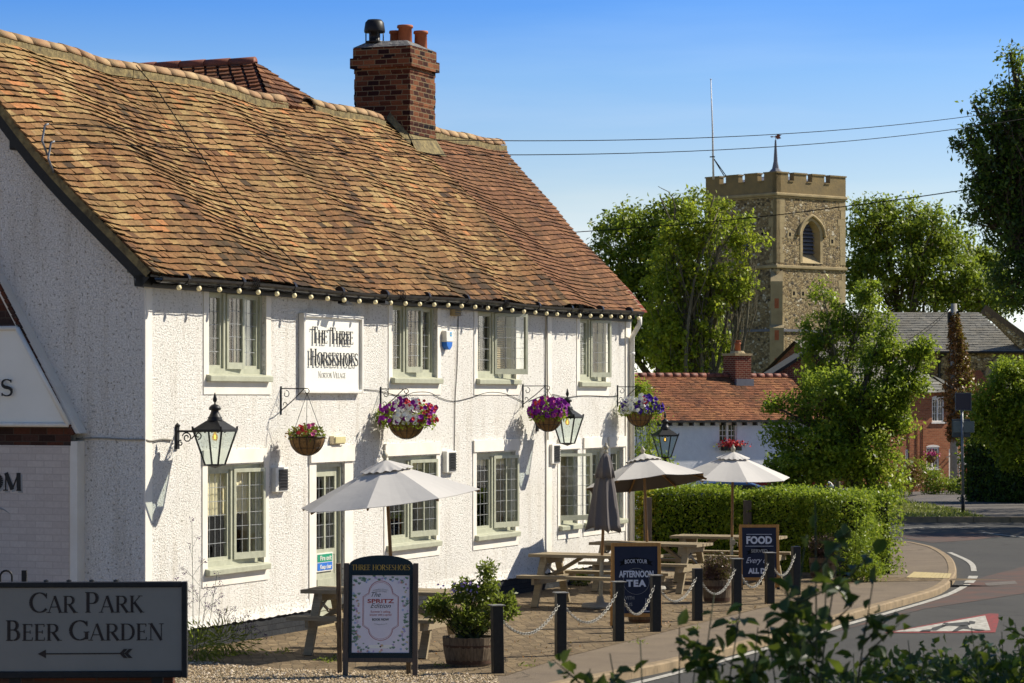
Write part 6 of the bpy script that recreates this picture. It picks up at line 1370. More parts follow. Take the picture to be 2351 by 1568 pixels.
def car(name, label, cat, x, Y, z, Lc, Hc, paint, prof, wins, rz=0, rails=False, wid=1.75):
    t = thing(name, label, cat, (x, Y, z), rz); mb = MB(); mb.prism(prof, -wid/2, wid/2); b = mb.build('body', paint, t, bevel=.05)
    for wn in wins:
        for yy in (-wid/2-.006, wid/2+.001): mb = MB(); mb.prism(wn, yy, yy+.005); mb.build('window', M['carglass'], t)
    for wx in (-Lc*.31, Lc*.31):
        for wy in (-wid/2+.02, wid/2-.2):
            mb = MB(); mb.M = Matrix.Translation((wx, wy, .33)) @ Matrix.Rotation(-pi/2, 4, 'X'); mb.lathe([(.20, -.01), (.32, -.01), (.34, .03), (.34, .18), (.31, .2)], 20); w_ = mb.build('wheel', M['tyre'], t, True)
            mb = MB(); mb.M = Matrix.Translation((wx, wy-.0, .33)) @ Matrix.Rotation(-pi/2, 4, 'X'); mb.lathe([(.0, -.02), (.19, -.02), (.21, 0.05)], 16); mb.build('rim', M['steel'], w_)
    if rails:
        for wy in (-.6, .6): mb = MB(); mb.tube([(-1.35, wy, Hc-.07), (-1.25, wy, Hc+.02), (-1.0, wy, Hc+.05), (.6, wy, Hc+.05), (.85, wy, Hc+.0), (.95, wy, Hc-.10)], .028, 6); mb.build('roof_rail', M['black'], t, True)
    return t
Yc = 100; xc = P(1636, HY, Yc).x; zc_ = terrain(xc, Yc); Hc = (EYE-(1104-HY)/F*Yc)-zc_
print('car h', Hc)
car('parked_car', 'parked blue estate car with roof rails showing above the hedge', 'car', xc, Yc, zc_, 4.3, Hc, M['blue'], [(-2.15, .35), (2.1, .35), (2.15, .7), (2.05, .92), (1.1, 1.0), (.45, Hc-.05), (-.3, Hc), (-1.3, Hc-.04), (-1.75, Hc-.2), (-2.1, .95), (-2.18, .7)], [[(-1.75, .95), (.95, 1.0), (.4, Hc-.12), (-1.45, Hc-.12)]], pi*.98, True)
Yv = 103; xv = P(1752, HY, Yv).x; zv = terrain(xv, Yv); Hv = (EYE-(1096-HY)/F*Yv)-zv
t = car('parked_van', 'white van with a red roof band parked behind the hedge', 'van', xv+1.2, Yv, zv, 4.6, Hv, M['white'], [(-2.0, .3), (2.3, .3), (2.3, .9), (1.7, 1.15), (1.3, Hv-.3), (1.15, Hv-.12), (-2.0, Hv-.12), (-2.05, .5)], [[(.9, 1.0), (1.5, 1.05), (1.15, Hv-.3), (.9, Hv-.3)]])
mb = MB(); mb.prism([(-2.04, Hv-.28), (1.15, Hv-.28), (.95, Hv-.03), (-1.9, Hv)], -.9, .9); mb.build('red_band', M['redpaint'], t, bevel=.04)
label_mesh('ADW', .36, M['bluesign'], t, (-1.25, -.90, Hv-.62), width=1.0, off=.01)

# ================================================================ BRICK HOUSE AND OUTBUILDINGS BEYOND THE VERGE
BY = 125.0; kb = BY/F; bz = -1.4; bX0 = P(2183, HY, BY).x
bh = thing('brick_house', 'red brick house with slate roof and white casements beyond the verge', 'house', (bX0, BY, bz), .6)
bx_ = lambda px: ((px-CX)*kb-bX0)/cos(.6); bzz = lambda py: EYE-(py-HY)*kb-bz
hs_ = [(bx_(2135), bx_(2166), bzz(969), bzz(914)), (bx_(2121), bx_(2153), bzz(1075), bzz(1026)), (bx_(2068), bx_(2076), bzz(1090), bzz(1030)), (bx_(2178), bx_(2196), bzz(1105), bzz(1030))]
WXR = bx_(2222)
mb = MB(); XL = bx_(1935); wall_holes(mb, XL, WXR, 0, bzz(898), hs_, .22); mb.box(WXR-.01, WXR, .22, 6, 0, bzz(898)); mb.box(XL, XL+.01, .22, 6, 0, bzz(898)); mb.box(XL, WXR, 5.99, 6, 0, bzz(898)); mb.add([(XL+.02, 0, bzz(898)), (XL+.02, 7, bzz(898)), (XL+.02, 3.6, bzz(784))], [(0, 1, 2)]); mb.build('wall', M['redbrick'], bh)
mb = MB(); mb.box(XL+.1, WXR-.1, .8, .85, 0, bzz(900)); mb.build('interior', M['dark'], bh)
for n_, (a, b, c_, d) in enumerate(hs_[:3]):
    mb = MB(); frame(mb, a, b, c_, d, .03, .12, .07, .07); wd = b-a
    if wd > .3:
        mb.box((a+b)/2-.04, (a+b)/2+.04, .031, .12, c_+.07, d-.07)
        for x0, x1 in ((a+.07, (a+b)/2-.04), ((a+b)/2+.04, b-.07)):
            mb.box((x0+x1)/2-.012, (x0+x1)/2+.012, .05, .07, c_+.07, d-.07)
            for j in (1, 2): z = c_+.07+(d-c_-.14)*j/3; mb.box(x0, x1, .0505, .0695, z-.012, z+.012)
    mb.box(a-.08, b+.08, -.06, .03, c_-.06, c_-.001); wf = mb.build('window', M['white'], bh); mb = MB(); mb.box(a+.05, b-.05, .075, .08, c_+.05, d-.05); mb.build('pane', M['glass'], wf)
    if n_ < 2: mb = MB(); mb.prism([(a-.03, d), (b+.03, d)]+[((a+b)/2+(wd/2+.03)*cos(t_), d+.10*sin(t_)) for t_ in [i*pi/8 for i in range(1, 8)]], -.01, .1); mb.build('arch_head', M['white'], wf)
mb = MB(); a, b, c_, d = hs_[3]; mb.box(a, b, .05, .1, c_, d); mb.build('door', M['white'], bh)
ezb = bzz(901)
rv = [(XL-.2, -.3, ezb), (bx_(2184), -.3, ezb), (bx_(2108), 3.6, bzz(783)), (XL-.2, 3.6, bzz(783))]
bp = atan2(rv[2][2]-ezb, 3.9); Lb = sqrt((rv[2][2]-ezb)**2+3.9**2)
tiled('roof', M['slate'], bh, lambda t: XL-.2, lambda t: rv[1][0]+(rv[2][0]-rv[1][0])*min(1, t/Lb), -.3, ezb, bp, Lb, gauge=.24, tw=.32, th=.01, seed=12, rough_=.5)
mb = MB(); mb.add(rv+[(XL-.2, 7.2, ezb), (rv[1][0]+.5, 7.2, ezb)], [(0, 1, 2, 3), (3, 2, 5, 4), (1, 5, 2)]); mb.add([(rv[1][0], -.3, ezb), (WXR+.1, -.3, ezb), (WXR+.1, 3, ezb+1.0), (rv[1][0]-.6, 3, ezb+2.0)], [(0, 1, 2, 3)]); mb.build('roof_underside', M['slate'], bh)
mb = MB(); x0, x1 = bx_(1979), bx_(2001); mb.box(x0, x1, 3.0, 3.8, bzz(850), bzz(769)); mb.box(x0-.05, x1+.05, 2.95, 3.85, bzz(772)+.001, bzz(768)); mb.build('chimney', M['redbrick'], bh)
mb = MB()
for px in (2076, 2096, 2110): mb.tube([(bx_(px), -.02, bzz(1100)), (bx_(px), -.02, bzz(975))], .015, 5)
mb.build('cables', M['wire'], bh)
mb = MB(); pa = [bx_(2188), bx_(2212)]
for x in (bx_(2172), bx_(2186)): mb.tube([(x, -.02, bzz(1050)), (x, -.55, bzz(1040)), (x, -.8, bzz(1050)), (x, -.85, bzz(1065))], .03, 6); mb.tube([(x, -.8, 0), (x, -.8, bzz(1050))], .03, 6)
mb.build('porch_frame', M['white'], bh)
mb = MB(); mb.add([(bx_(2172), -.02, bzz(1048)), (bx_(2186), -.02, bzz(1048)), (bx_(2186), -.85, bzz(1064)), (bx_(2172), -.85, bzz(1064))], [(0, 1, 2, 3)]); mb.build('porch_roof', M['lampglass'], bh)
t = thing('hanging_basket', 'hanging basket of pink flowers on the distant brick house', 'hanging basket', (bX0+bx_(2118)*cos(.6)+.2, BY+bx_(2118)*sin(.6)-.35, bz+bzz(1048)), .6); mb = MB(); mb.lathe([(.24, 0), (.2, -.15), (.1, -.25), (0, -.27)], 14); mb.build('liner', M['coir'], t, True)
leaves('foliage', np.random.default_rng(4).normal(size=(200, 3))*np.array([[.16, .12, .08]])+np.array([[0, 0, .05]]), .09, M['leaf_bush'], t, seed=2); leaves('blooms', np.random.default_rng(5).normal(size=(160, 3))*np.array([[.18, .1, .07]])+np.array([[0, -.1, .14]]), .09, M['petal_pink'], t, seed=3, aspect=.9)
# small brick gable between cottage and house
gY = 118.0; kg = gY/F; gt = thing('brick_gable_house', 'dark brick gabled house showing between cottage roof and church tower', 'house', (P(1858, HY, gY).x, gY, -2), 0); gx = lambda px: (px-1858)*kg; gzz = lambda py: EYE-(py-HY)*kg+2
mb = MB(); mb.prism([(gx(1770), 0), (gx(1946), 0), (gx(1946), gzz(865)), (0, gzz(810)), (gx(1770), gzz(865))], 0, 6); mb.build('wall', M['cottbrick'], gt)
mb = MB(); mb.beam((gx(1762), -.1, gzz(868)), (0, -.1, gzz(807)), .12, .16, up=(0, 1, 0)); mb.beam((0, -.1, gzz(807)), (gx(1954), -.1, gzz(868)), .12, .16, up=(0, 1, 0)); mb.build('bargeboard', M['black'], gt)
mb = MB(); mb.add([(gx(1762), -.1, gzz(866)), (0, -.1, gzz(805)), (0, 6, gzz(805)), (gx(1762), 6, gzz(866)), (gx(1954), -.1, gzz(866)), (gx(1954), 6, gzz(866))], [(0, 1, 2, 3), (1, 4, 5, 2)]); mb.build('roof', M['slate'], gt)
# timber porch building at the right
oY = 132.0; ot = thing('timber_outbuilding', 'half hidden outbuilding with white framed timber slats and yellow wall', 'outbuilding', (P(2270, HY, oY).x, oY, -1.6), 0); ko = oY/F; ox = lambda px: (px-2270)*ko; oz = lambda py: EYE-(py-HY)*ko+1.6
mb = MB(); mb.box(ox(2200), ox(2262), .5, 4, 0, oz(945)); mb.build('wall', simple('ochre_render', (.38, .25, .08), .9), ot)
mb = MB(); mb.box(ox(2254), ox(2360), 1, 4, 0, oz(935)); mb.build('back_wall', M['dark'], ot)
mb = MB(); mb.box(ox(2254), ox(2258), 0, .15, 0, oz(938)); mb.box(ox(2250), ox(2310), 0, .15, oz(936), oz(932)); mb.beam((ox(2257), .05, oz(975)), (ox(2272), .05, oz(940)), .08, .08); mb.build('frame', M['white'], ot)
mb = MB()
for i in range(11): mb.box(ox(2262+i*5.2), ox(2264.5+i*5.2), .3, .36, oz(1030), oz(938))
mb.build('slats', M['concrete'], ot)
mb = MB(); mb.box(ox(2205), ox(2272), -1.2, 2, oz(1027), oz(1019)); mb.build('porch_roof', M['black'], ot)
mb = MB(); mb.box(ox(2205), ox(2212), -1, 1, 0, oz(1027)); mb.box(ox(2255), ox(2262), -1, 1, 0, oz(1027)); mb.build('porch_wall', M['redbrick'], ot)

# ================================================================ CHURCH
TY = 172.0; tp = P(1783, HY, TY); ta_ = radians(40.5); tg_ = -3.0
TW = thing('church_tower', 'square flint church tower with battlements and louvred belfry openings', 'church tower', (tp.x, TY, tg_), radians(40.5))
# local x runs right and back, local y runs left and back
TWW = 6.1; kz = TY/F; tz = lambda py: EYE-(py-HY)*kz-tg_
zp, zs, zl = tz(447), tz(610), tz(757); bw0, bw1, bz0, bz1 = TWW/2-.98, TWW/2+.98, zs+.25, tz(497)
fh = [(bw0, bw1, bz0, bz1)]
def facem(face): return Matrix.Identity(4) if face == 0 else Matrix.Translation((0, TWW, 0)) @ Matrix.Rotation(-pi/2, 4, 'Z')
mb = MB(); 
for fc in (0, 1):
    mb.M = facem(fc); wall_holes(mb, 0, TWW, 0, zp, fh, .7)
mb.M = None; mb.box(TWW-.01, TWW, .0, TWW, 0, zp); mb.box(0, TWW, TWW-.01, TWW, 0, zp); mb.build('wall', M['flint'], TW)
def garch(w_, z0, zs_, h_, n=9): 
    """pointed arch outline from right springing over the apex to left springing"""
    R_ = w_*1.25; c_ = R_-w_/2; a1 = math.acos(c_/R_); pts = [(-c_+R_*cos(a1*i/n), zs_+R_*sin(a1*i/n)*h_/(R_*sin(a1))) for i in range(n+1)]
    return pts+[(-x, z) for x, z in pts[-2::-1]]
for fc in (0, 1):
    fm = facem(fc) @ Matrix.Translation((TWW/2, 0, 0)); wo = bw1-bw0; zsp = bz0+(bz1-bz0)*.62; hh = bz1-zsp-.12
    mb = MB(); mb.M = fm; ar = garch(wo*.80, bz0, zsp, hh); n_ = len(ar); H_ = wo/2+.02      # stone filling between arch and square opening
    outer = [(H_, zsp)]+[(H_ if i < n_/2*.55 else (H_*(1-2*(i-n_*.275)/(n_*.45)) if i < n_*.725 else -H_), bz1+.02 if i > n_*.2 and i < n_*.8 else zsp+(bz1-zsp)*min(1, min(i, n_-1-i)/(n_*.2))) for i in range(1, n_-1)]+[(-H_, zsp)]
    for yy, rev in ((-.02, 0), (.55, 1)):
        mb.add([(x, yy, z) for x, z in ar]+[(x, yy, z) for x, z in outer], [(i, i+1, n_+i+1, n_+i) if not rev else (n_+i, n_+i+1, i+1, i) for i in range(n_-1)])
    mb.add([(x, -.02, z) for x, z in ar]+[(x*.86, .5, z-.05) for x, z in ar], [(i, n_+i, n_+i+1, i+1) for i in range(n_-1)])
    for sx in (-1, 1): mb.add([(sx*wo*.40, -.02, bz0), (sx*wo*.40, -.02, zsp), (sx*wo*.345, .5, zsp), (sx*wo*.345, .5, bz0), (sx*H_, -.02, bz0), (sx*H_, -.02, zsp)], [(0, 1, 2, 3), (0, 4, 5, 1)])
    mb.add([(-H_, -.06, bz0-.02), (H_, -.06, bz0-.02), (H_*.6, .52, bz0+.55), (-H_*.6, .52, bz0+.55)], [(0, 1, 2, 3)])
    sr = mb.build('belfry_surround', M['stone'], TW)
    mb = MB(); mb.M = fm; hd = garch(wo*1.16, bz0, zsp, hh*1.12+.2, 12)
    mb.tube([(hd[0][0]+.08, -.05, zsp-.02)]+[(x, -.06, z) for x, z in hd]+[(hd[-1][0]-.08, -.05, zsp-.02)], .10, 6); mb.build('hood_mould', M['stone'], sr, True)
    mb = MB(); mb.M = fm; z = bz0+.3; k_ = 0
    while z < bz1-.1:
        wz_ = wo*.35 if z < zsp else wo*.35*max(.05, 1-((z-zsp)/(hh+.05))**2); mb.add([(-wz_, .38, z-.12), (wz_, .38, z-.12), (wz_, .60, z+.06), (-wz_, .60, z+.06), (-wz_, .38, z-.15), (wz_, .38, z-.15)], [(0, 1, 2, 3), (4, 5, 1, 0)]); z += .235; k_ += 1
    mb.build('louvres', M['leadroof'], sr)
    mb = MB(); mb.M = fm; mb.box(-wo*.3, wo*.3, .66, .69, bz0, bz1); mb.build('dark_opening', M['wire'], sr)
    # putlog holes and small window
    mb = MB(); mb.M = facem(fc)
    for x, z in ((1.15, zsp), (4.9, zsp-.3), (1.5, tz(672)), (2.3, tz(672))) if fc == 0 else ((1.3, zsp-.1), (4.9, zsp)): mb.box(x-.22, x+.22, -.02, .01, z-.26, z+.26)
    ph = mb.build('putlog_stone', M['stone'], TW); mb = MB(); mb.M = facem(fc)
    for x, z in ((1.15, zsp), (4.9, zsp-.3), (1.5, tz(672)), (2.3, tz(672))) if fc == 0 else ((1.3, zsp-.1), (4.9, zsp)): mb.box(x-.09, x+.09, -.024, -.02, z-.12, z+.12)
    mb.build('putlog_hole', M['wire'], ph)
    # quoins
    mb = MB(); mb.M = facem(fc); rq = random.Random(fc)
    for zz0, zz1 in ((zs+.2, zp-.1), (0, zs-.2)):
        z = zz0
        while z < zz1-.2: 
            h_ = rq.uniform(.35, .6); z2 = min(z+h_, zz1)
            for x0, x1 in ((-.015, rq.uniform(.35, .75)), (TWW-rq.uniform(.3, .7), TWW+.015)): mb.box(x0, x1, -.015, .3, z, z2-.012)
            z = z2
    mb.build('quoins', M['stone'], TW)
    # parapet with merlons
    mb = MB(); mb.M = facem(fc); zq = tz(415); zt_ = tz(396.5)
    mb.box(-.02, TWW+.02, -.02, .35, zp+.15, zq); mer = [(-.02, 1.0), (1.5, 2.6), (3.1, 4.2), (4.7, 6.12)] if fc == 0 else [(-.02, 1.2), (1.75, 2.85), (3.4, 4.5), (5.05, 6.12)]
    for a, b in mer: mb.box(a, b, -.02, .35, zq-.0001, zt_)
    pp = mb.build('parapet', M['parapet'], TW); mb = MB(); mb.M = facem(fc)
    for a, b in mer: mb.box(a-.04, b+.04, -.07, .40, zt_+.001, zt_+.09)
    for i in range(3): mb.box(mer[i][1]+.04, mer[i+1][0]-.04, -.07, .40, zq+.001, zq+.07)
    mb.build('coping', M['parapet'], pp)
mb = MB(); zq = tz(413); mb.box(TWW-.35, TWW, .36, TWW, zp, zq); mb.box(.36, TWW-.36, TWW-.35, TWW, zp, zq); mb.build('rear_parapet', M['parapet'], TW)
mb = MB(); mb.box(-.12, TWW+.12, -.12, TWW+.12, zp-.05, zp+.15); mb.box(-.06, TWW+.06, -.06, TWW+.06, zp-.15, zp-.051); mb.build('string_course', M['stone'], TW, bevel=.05)
mb = MB(); mb.box(-.10, TWW+.10, -.10, TWW+.10, zs-.14, zs+.06); mb.build('string_course', M['stone'], TW, bevel=.04)
mb = MB(); mb.box(-.08, TWW+.08, -.08, TWW+.08, zl-.1, zl+.05); mb.build('string_course', M['leadroof'], TW)
mb = MB(); q = .55; mb.add([(-q, -.12, 0), (.42, -.12, 0), (-.12, .42, 0), (-.12, -q, 0)], []); 
D_ = Vector((-1, -1, 0)).normalized(); Sx = Vector((1, -1, 0)).normalized()
for z0, z1, dp, w2_ in ((0, tz(757), .75, .42), (tz(757), tz(650), .45, .36)):
    b = [D_*dp+Sx*w2_, D_*dp-Sx*w2_, -D_*.3-Sx*w2_, -D_*.3+Sx*w2_]; tpz = z1+.1
    mb.add([v+Vector((0, 0, z0)) for v in b]+[b[0]+Vector((0, 0, tpz)), b[1]+Vector((0, 0, tpz)), b[2]+Vector((0, 0, tpz+.7)), b[3]+Vector((0, 0, tpz+.7))], [(0, 1, 5, 4), (4, 5, 6, 7), (0, 4, 7, 3), (1, 2, 6, 5)])
mb.build('buttress', M['stone'], TW)
mb = MB()
for pz in (697, 770, 834): z = tz(pz); dd_ = (.45 if pz < 757 else .75)+.004; c_ = D_*dd_; mb.add([c_+Sx*.13+Vector((0, 0, z-.3)), c_-Sx*.13+Vector((0, 0, z-.3)), c_-Sx*.13+Vector((0, 0, z+.3)), c_+Sx*.13+Vector((0, 0, z+.3))], [(0, 1, 2, 3)])
mb.build('brick_patch', M['terracotta'], TW)
mb = MB(); mb.M = facem(1) @ Matrix.Translation((2.6, 0, 0)); ar = garch(1.9, 0, tz(862), 1.5); mb.tube([(ar[0][0], -.02, 2.0)]+[(x, -.02, z) for x, z in ar]+[(ar[-1][0], -.02, 2.0)], .16, 6); mb.tube([(-.4, .0, 3), (-.35, 0, tz(862)), (0, 0, tz(850)), (.35, 0, tz(862)), (.4, 0, 3)], .07, 6); wn_ = mb.build('west_window', M['stone'], TW, True)
mb = MB(); mb.M = facem(1) @ Matrix.Translation((2.6, 0, 0)); mb.add([(x, -.005, z) for x, z in ar]+[(ar[-1][0], -.005, 2.0), (ar[0][0], -.005, 2.0)], [tuple(range(len(ar)+2))]); mb.build('dark_glazing', M['carglass'], wn_)
mb = MB(); c_ = TWW/2; z0 = tz(410); za = tz(390); mb.add([(.4, .4, z0), (TWW-.4, .4, z0), (TWW-.4, TWW-.4, z0), (.4, TWW-.4, z0), (c_-.2, c_-.2, za), (c_+.2, c_-.2, za), (c_+.2, c_+.2, za), (c_-.2, c_+.2, za)], [(0, 1, 5, 4), (1, 2, 6, 5), (2, 3, 7, 6), (3, 0, 4, 7)]); mb.build('tower_roof', M['leadroof'], TW)
k2 = (TY+4)/F; z2 = lambda py: EYE-(py-HY)*k2-tg_
mb = MB(); mb.lathe([(.42, z2(394)), (.22, z2(386)), (.13, z2(370)), (.055, z2(324)), (.05, z2(321)), (.02, z2(320)), (.015, z2(310)), (0, z2(309))], 8, (c_, c_)); sk = mb.build('spike', M['leadroof'], TW)
mb = MB(); mb.M = Matrix.Translation((c_, c_, z2(313))) @ Matrix.Rotation(-ta_, 4, 'Z'); mb.prism([(-.35, 0), (-.2, -.06), (-.2, -.02), (0, -.02), (.08, -.16), (.35, -.10), (.25, .02), (.38, .12), (.1, .15), (0, .02), (-.2, .02), (-.2, .06)], -.015, .015); mb.build('weathervane', M['ridgered'], sk)
fp = P(1634, HY, TY+3.5); FP = thing('flagpole', 'tall thin white flagpole on the church tower roof', 'flagpole', (fp.x, TY+3.5, tg_)); kf = (TY+3.5)/F; fz = lambda py: EYE-(py-HY)*kf-tg_
mb = MB(); mb.tube([((1638-1634)*kf, 0, fz(412)), (2*kf, 0, fz(300)), (-2*kf, 0, fz(183))], [.065, .05, .03], 8); mb.lathe([(.0, fz(183)), (.09, fz(182)), (.0, fz(180.5))], 8, (-2*kf, 0)); mb.build('pole', M['flagwhite'], FP, True)
mb = MB(); 
for e in ((1668, 404), (1673, 404)): mb.tube([((1636-1634)*kf, 0, fz(360)), ((e[0]-1634)*kf, 1.2, fz(e[1]))], .03, 5)
mb.box(-.12, .2, -.1, .1, fz(361), fz(359)); mb.build('stays', M['wire'], FP)

NY = 186.0; kn = NY/F; NV = thing('church_nave', 'church nave with long stone slate roof and brown coped gable', 'church', (P(2100, HY, NY).x, NY, -3.4), 0); nx = lambda px: (px-2100)*kn; nz = lambda py: EYE-(py-HY)*kn+3.4
pn = atan2(nz(714)-nz(807), 3.4); Ln = sqrt((nz(714)-nz(807))**2+3.4**2)
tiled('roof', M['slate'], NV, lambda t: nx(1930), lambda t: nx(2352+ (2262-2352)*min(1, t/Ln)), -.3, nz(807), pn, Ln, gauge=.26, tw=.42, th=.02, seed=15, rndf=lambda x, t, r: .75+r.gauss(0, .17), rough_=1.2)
mb = MB(); mb.add([(nx(1930), -.3, nz(808)), (nx(2352), -.3, nz(808)), (nx(2262), 3.1, nz(716)), (nx(1930), 3.1, nz(716)), (nx(1930), 6.5, nz(808)), (nx(2352), 6.5, nz(808))], [(0, 1, 2, 3), (3, 2, 5, 4)]); mb.build('roof_underside', M['slate'], NV)
mb = MB(); mb.box(nx(1930), nx(2420), 0, 6, 0, nz(808)); mb.build('wall', M['flint'], NV)
mb = MB(); mb.beam((nx(2257), -.1, nz(709)), (nx(2430), -.1, nz(834)), .6, .28, up=(0, 1, 0)); mb.build('gable_coping', M['barrel'], NV)
mb = MB(); mb.prism([(nx(2259), nz(713)), (nx(2262), nz(722)), (nx(2350), nz(809)), (nx(2350), 0), (nx(2440), 0), (nx(2440), nz(845))], -.25, .3); mb.build('gable_wall', M['flint'], NV)
mb = MB(); mb.tube([(nx(2170), -.35, nz(812)), (nx(2156), -.1, nz(824)), (nx(2154), -.1, 0)], .09, 6); mb.tube([(nx(1950), -.35, nz(809)), (nx(2352), -.35, nz(809))], .10, 6); mb.build('gutter', M['gut'], NV)
mb = MB(); mb.add([(nx(2232), -.1, nz(850)), (nx(2250), -.1, nz(850)), (nx(2275), -1.6, nz(893)), (nx(2238), -1.6, nz(893)), (nx(2238), -1.6, 0), (nx(2275), -1.6, 0), (nx(2275), 0, 0), (nx(2250), 0, nz(850)), (nx(2232), 0, nz(850)), (nx(2238), 0, 0)], [(0, 3, 2, 1), (3, 4, 5, 2), (2, 5, 6, 7), (0, 8, 9, 4, 3)]); mb.build('buttress', M['terracotta'], NV)
mb = MB(); mb.M = Matrix.Translation((nx(2294), -.05, 0)); ar = garch(1.9, 0, nz(872), 1.4); mb.tube([(ar[0][0], 0, 3)]+[(x, 0, z) for x, z in ar]+[(ar[-1][0], 0, 3)], .12, 6); 
for x in (-.35, .3): mb.tube([(x, 0, 3), (x, 0, nz(866))], .08, 5)
na = mb.build('arched_window', M['stone'], NV, True); mb = MB(); mb.M = Matrix.Translation((nx(2294), -.02, 0)); mb.add([(x, 0, z) for x, z in ar]+[(ar[-1][0], 0, 3), (ar[0][0], 0, 3)], [tuple(range(len(ar)+2))]); mb.build('dark_glazing', M['carglass'], na)

# ================================================================ POLES, WIRES, SOLAR SIGN
Y = 118; tpz = P(2190, 697, Y); ip = thing('telegraph_pole', 'telegraph pole smothered in brown dead ivy', 'telegraph pole', (tpz.x, Y, -1.2)); mb = MB(); mb.tube([(0, 0, 0), (0, 0, tpz.z+1.2)], [.17, .13], 12); mb.build('shaft', M['concrete'], ip, True)
mb = MB(); mb.box(.12, .2, -.1, .1, tpz.z+1.2-.75, tpz.z+1.2-.3); mb.box(-.26, -.12, -.1, .1, tpz.z+1.2-.8, tpz.z+1.2-.35); mb.build('terminal_box', M['black'], ip)
ki = Y/F; rng = np.random.default_rng(77); pts = []
prof = [(735, 10), (780, 16), (830, 22), (860, 30), (885, 38), (905, 46), (930, 30), (970, 20), (1000, 14)]
for _ in range(9000):
    py = 722+(1010-722)*rng.random(); hw2 = np.interp(py, [a for a, b in prof], [b for a, b in prof]); a = rng.uniform(0, 2*pi); r_ = hw2*ki*rng.uniform(.3, 1)**.7*(1+.25*sin(py*.23+a*2)); cxo = np.interp(py, [722, 830, 900, 1000], [0, 12, 16, 0])*ki
    pts.append((cxo+r_*cos(a), r_*sin(a), EYE-(py-HY)*ki+1.2+rng.normal()*.05))
leaves('dead_ivy', pts, .15, M['leaf_dead'], ip, seed=6)
def wire(label, pts, r, n=30, name='overhead_wire', sag=0):
    pts = [Vector(p) for p in pts]; mb = MB()
    if len(pts) == 2: a, b = pts; pts = [a.lerp(b, i/n)+Vector((0, 0, -4*sag*(i/n)*(1-i/n))) for i in range(n+1)]
    mb.tube(pts, r, 4); return tag(mb.build(name, M['wire']), label, 'wire', None)
def rp_(px, py):
    s, y = None, None
    yv, z = WS(px, py, -.28); return O+U*(-.28)-N*yv+Vector((0, 0, z))
wa = rp_(103, 308); wb2 = rp_(117, 348)
wire('upper overhead wire crossing the sky from the pub verge', [wa+Vector((0, 0, .12)), P(2360, 247, 62)], .0065, sag=.42)
wire('second overhead wire crossing the sky just below the first', [wb2+Vector((0, 0, .12)), P(2360, 271, 62)], .0065, sag=.42)
wire('overhead wire passing low in front of the church tower', [P(1320, 533, 118), P(1586, 514, 112), P(1790, 493, 108), P(1940, 474, 104), P(2100, 453, 100), P(2250, 431, 96)], .018)
wire('first thin wire from the ivy pole down to the cottage', [P(2181, 707, 118), P(2020, 812, 112)], .014, sag=.2); wire('second thin wire from the ivy pole to the cottage', [P(2181, 709, 118), P(2060, 800, 112)], .014, sag=.2)
for p, lb in ((wa, 'upper wire bracket on the near roof verge'), (wb2, 'lower wire bracket on the near roof verge')):
    t = thing('wire_bracket', lb, 'bracket', p, RZ, 'wire brackets on the verge'); mb = MB(); mb.tube([(-.02, -.05, -.25), (-.06, .0, -.08), (0, .0, .10), (.03, -.03, .12)], .014, 6); mb.build('hook', M['steel'], t, True)
def RP(px, py, lift=.05):                             # point on the roof plane for a pixel
    nrm = (N*sin(PITCH)+Vector((0, 0, cos(PITCH)))).normalized(); p0 = L(0, .25, EZ)+nrm*lift; d = Vector(((px-CX)/F, 1, -(py-HY)/F)); o = Vector((0, 0, EYE)); return o+d*((p0-o).dot(nrm)/d.dot(nrm))
tag_ = wire('thin black cable running diagonally down the tiled roof', [RP(312, 150, .10), RP(360, 205), RP(430, 310, .08), RP(510, 425, .06), RP(600, 530, .1), RP(660, 588, .08), RP(735, 655, .08)], .007, name='roof_cable')
Y = 72.8; sp_p = GT(2211, 1180); so_ = thing('solar_sign_post', 'grey pole carrying a small solar panel above two grey boxes', 'sign post', (sp_p.x, sp_p.y, sp_p.z)); ks_ = sp_p.y/F; sx_ = lambda px: (px-2211)*ks_; sz_ = lambda py: EYE-(py-HY)*ks_-sp_p.z
mb = MB(); mb.tube([(0, 0, .45), (sx_(2208), 0, sz_(930))], .036, 10); mb.build('pole', M['steel'], so_, True); mb = MB(); mb.tube([(0, 0, -.05), (0, 0, .5)], .05, 10); mb.build('pole_base', M['black'], so_, True)
mb = MB(); mb.M = Matrix.Translation((sx_(2211), -.02, sz_(922))); mb.box(-.215, .215, -.03, .0, -.235, .235); pf = mb.build('panel_frame', M['steel'], so_); mb = MB(); mb.M = Matrix.Translation((sx_(2211), -.02, sz_(922))); mb.box(-.20, .20, -.033, -.0301, -.22, .22); mb.build('solar_cells', M['solar'], pf)
mb = MB(); mb.box(sx_(2189), sx_(2237), -.0, .12, sz_(993), sz_(967)); mb.build('battery_box', M['box'], so_, bevel=.01); mb = MB(); mb.box(sx_(2187), sx_(2228), .03, .14, sz_(1004), sz_(962)); mb.build('display_box', simple('dark_grey_box', (.10, .11, .11), .5), so_, bevel=.01)
o_ = P(2200, HY, 121); t = thing('wooden_pole', 'plain brown timber pole just behind the solar sign post', 'pole', (o_.x, 112, -1.3)); mb = MB(); mb.tube([(0, 0, 0), (0, 0, 1.3+EYE-(1000-HY)*112/F)], .13, 10); mb.build('shaft', M['greywood'], t, True)

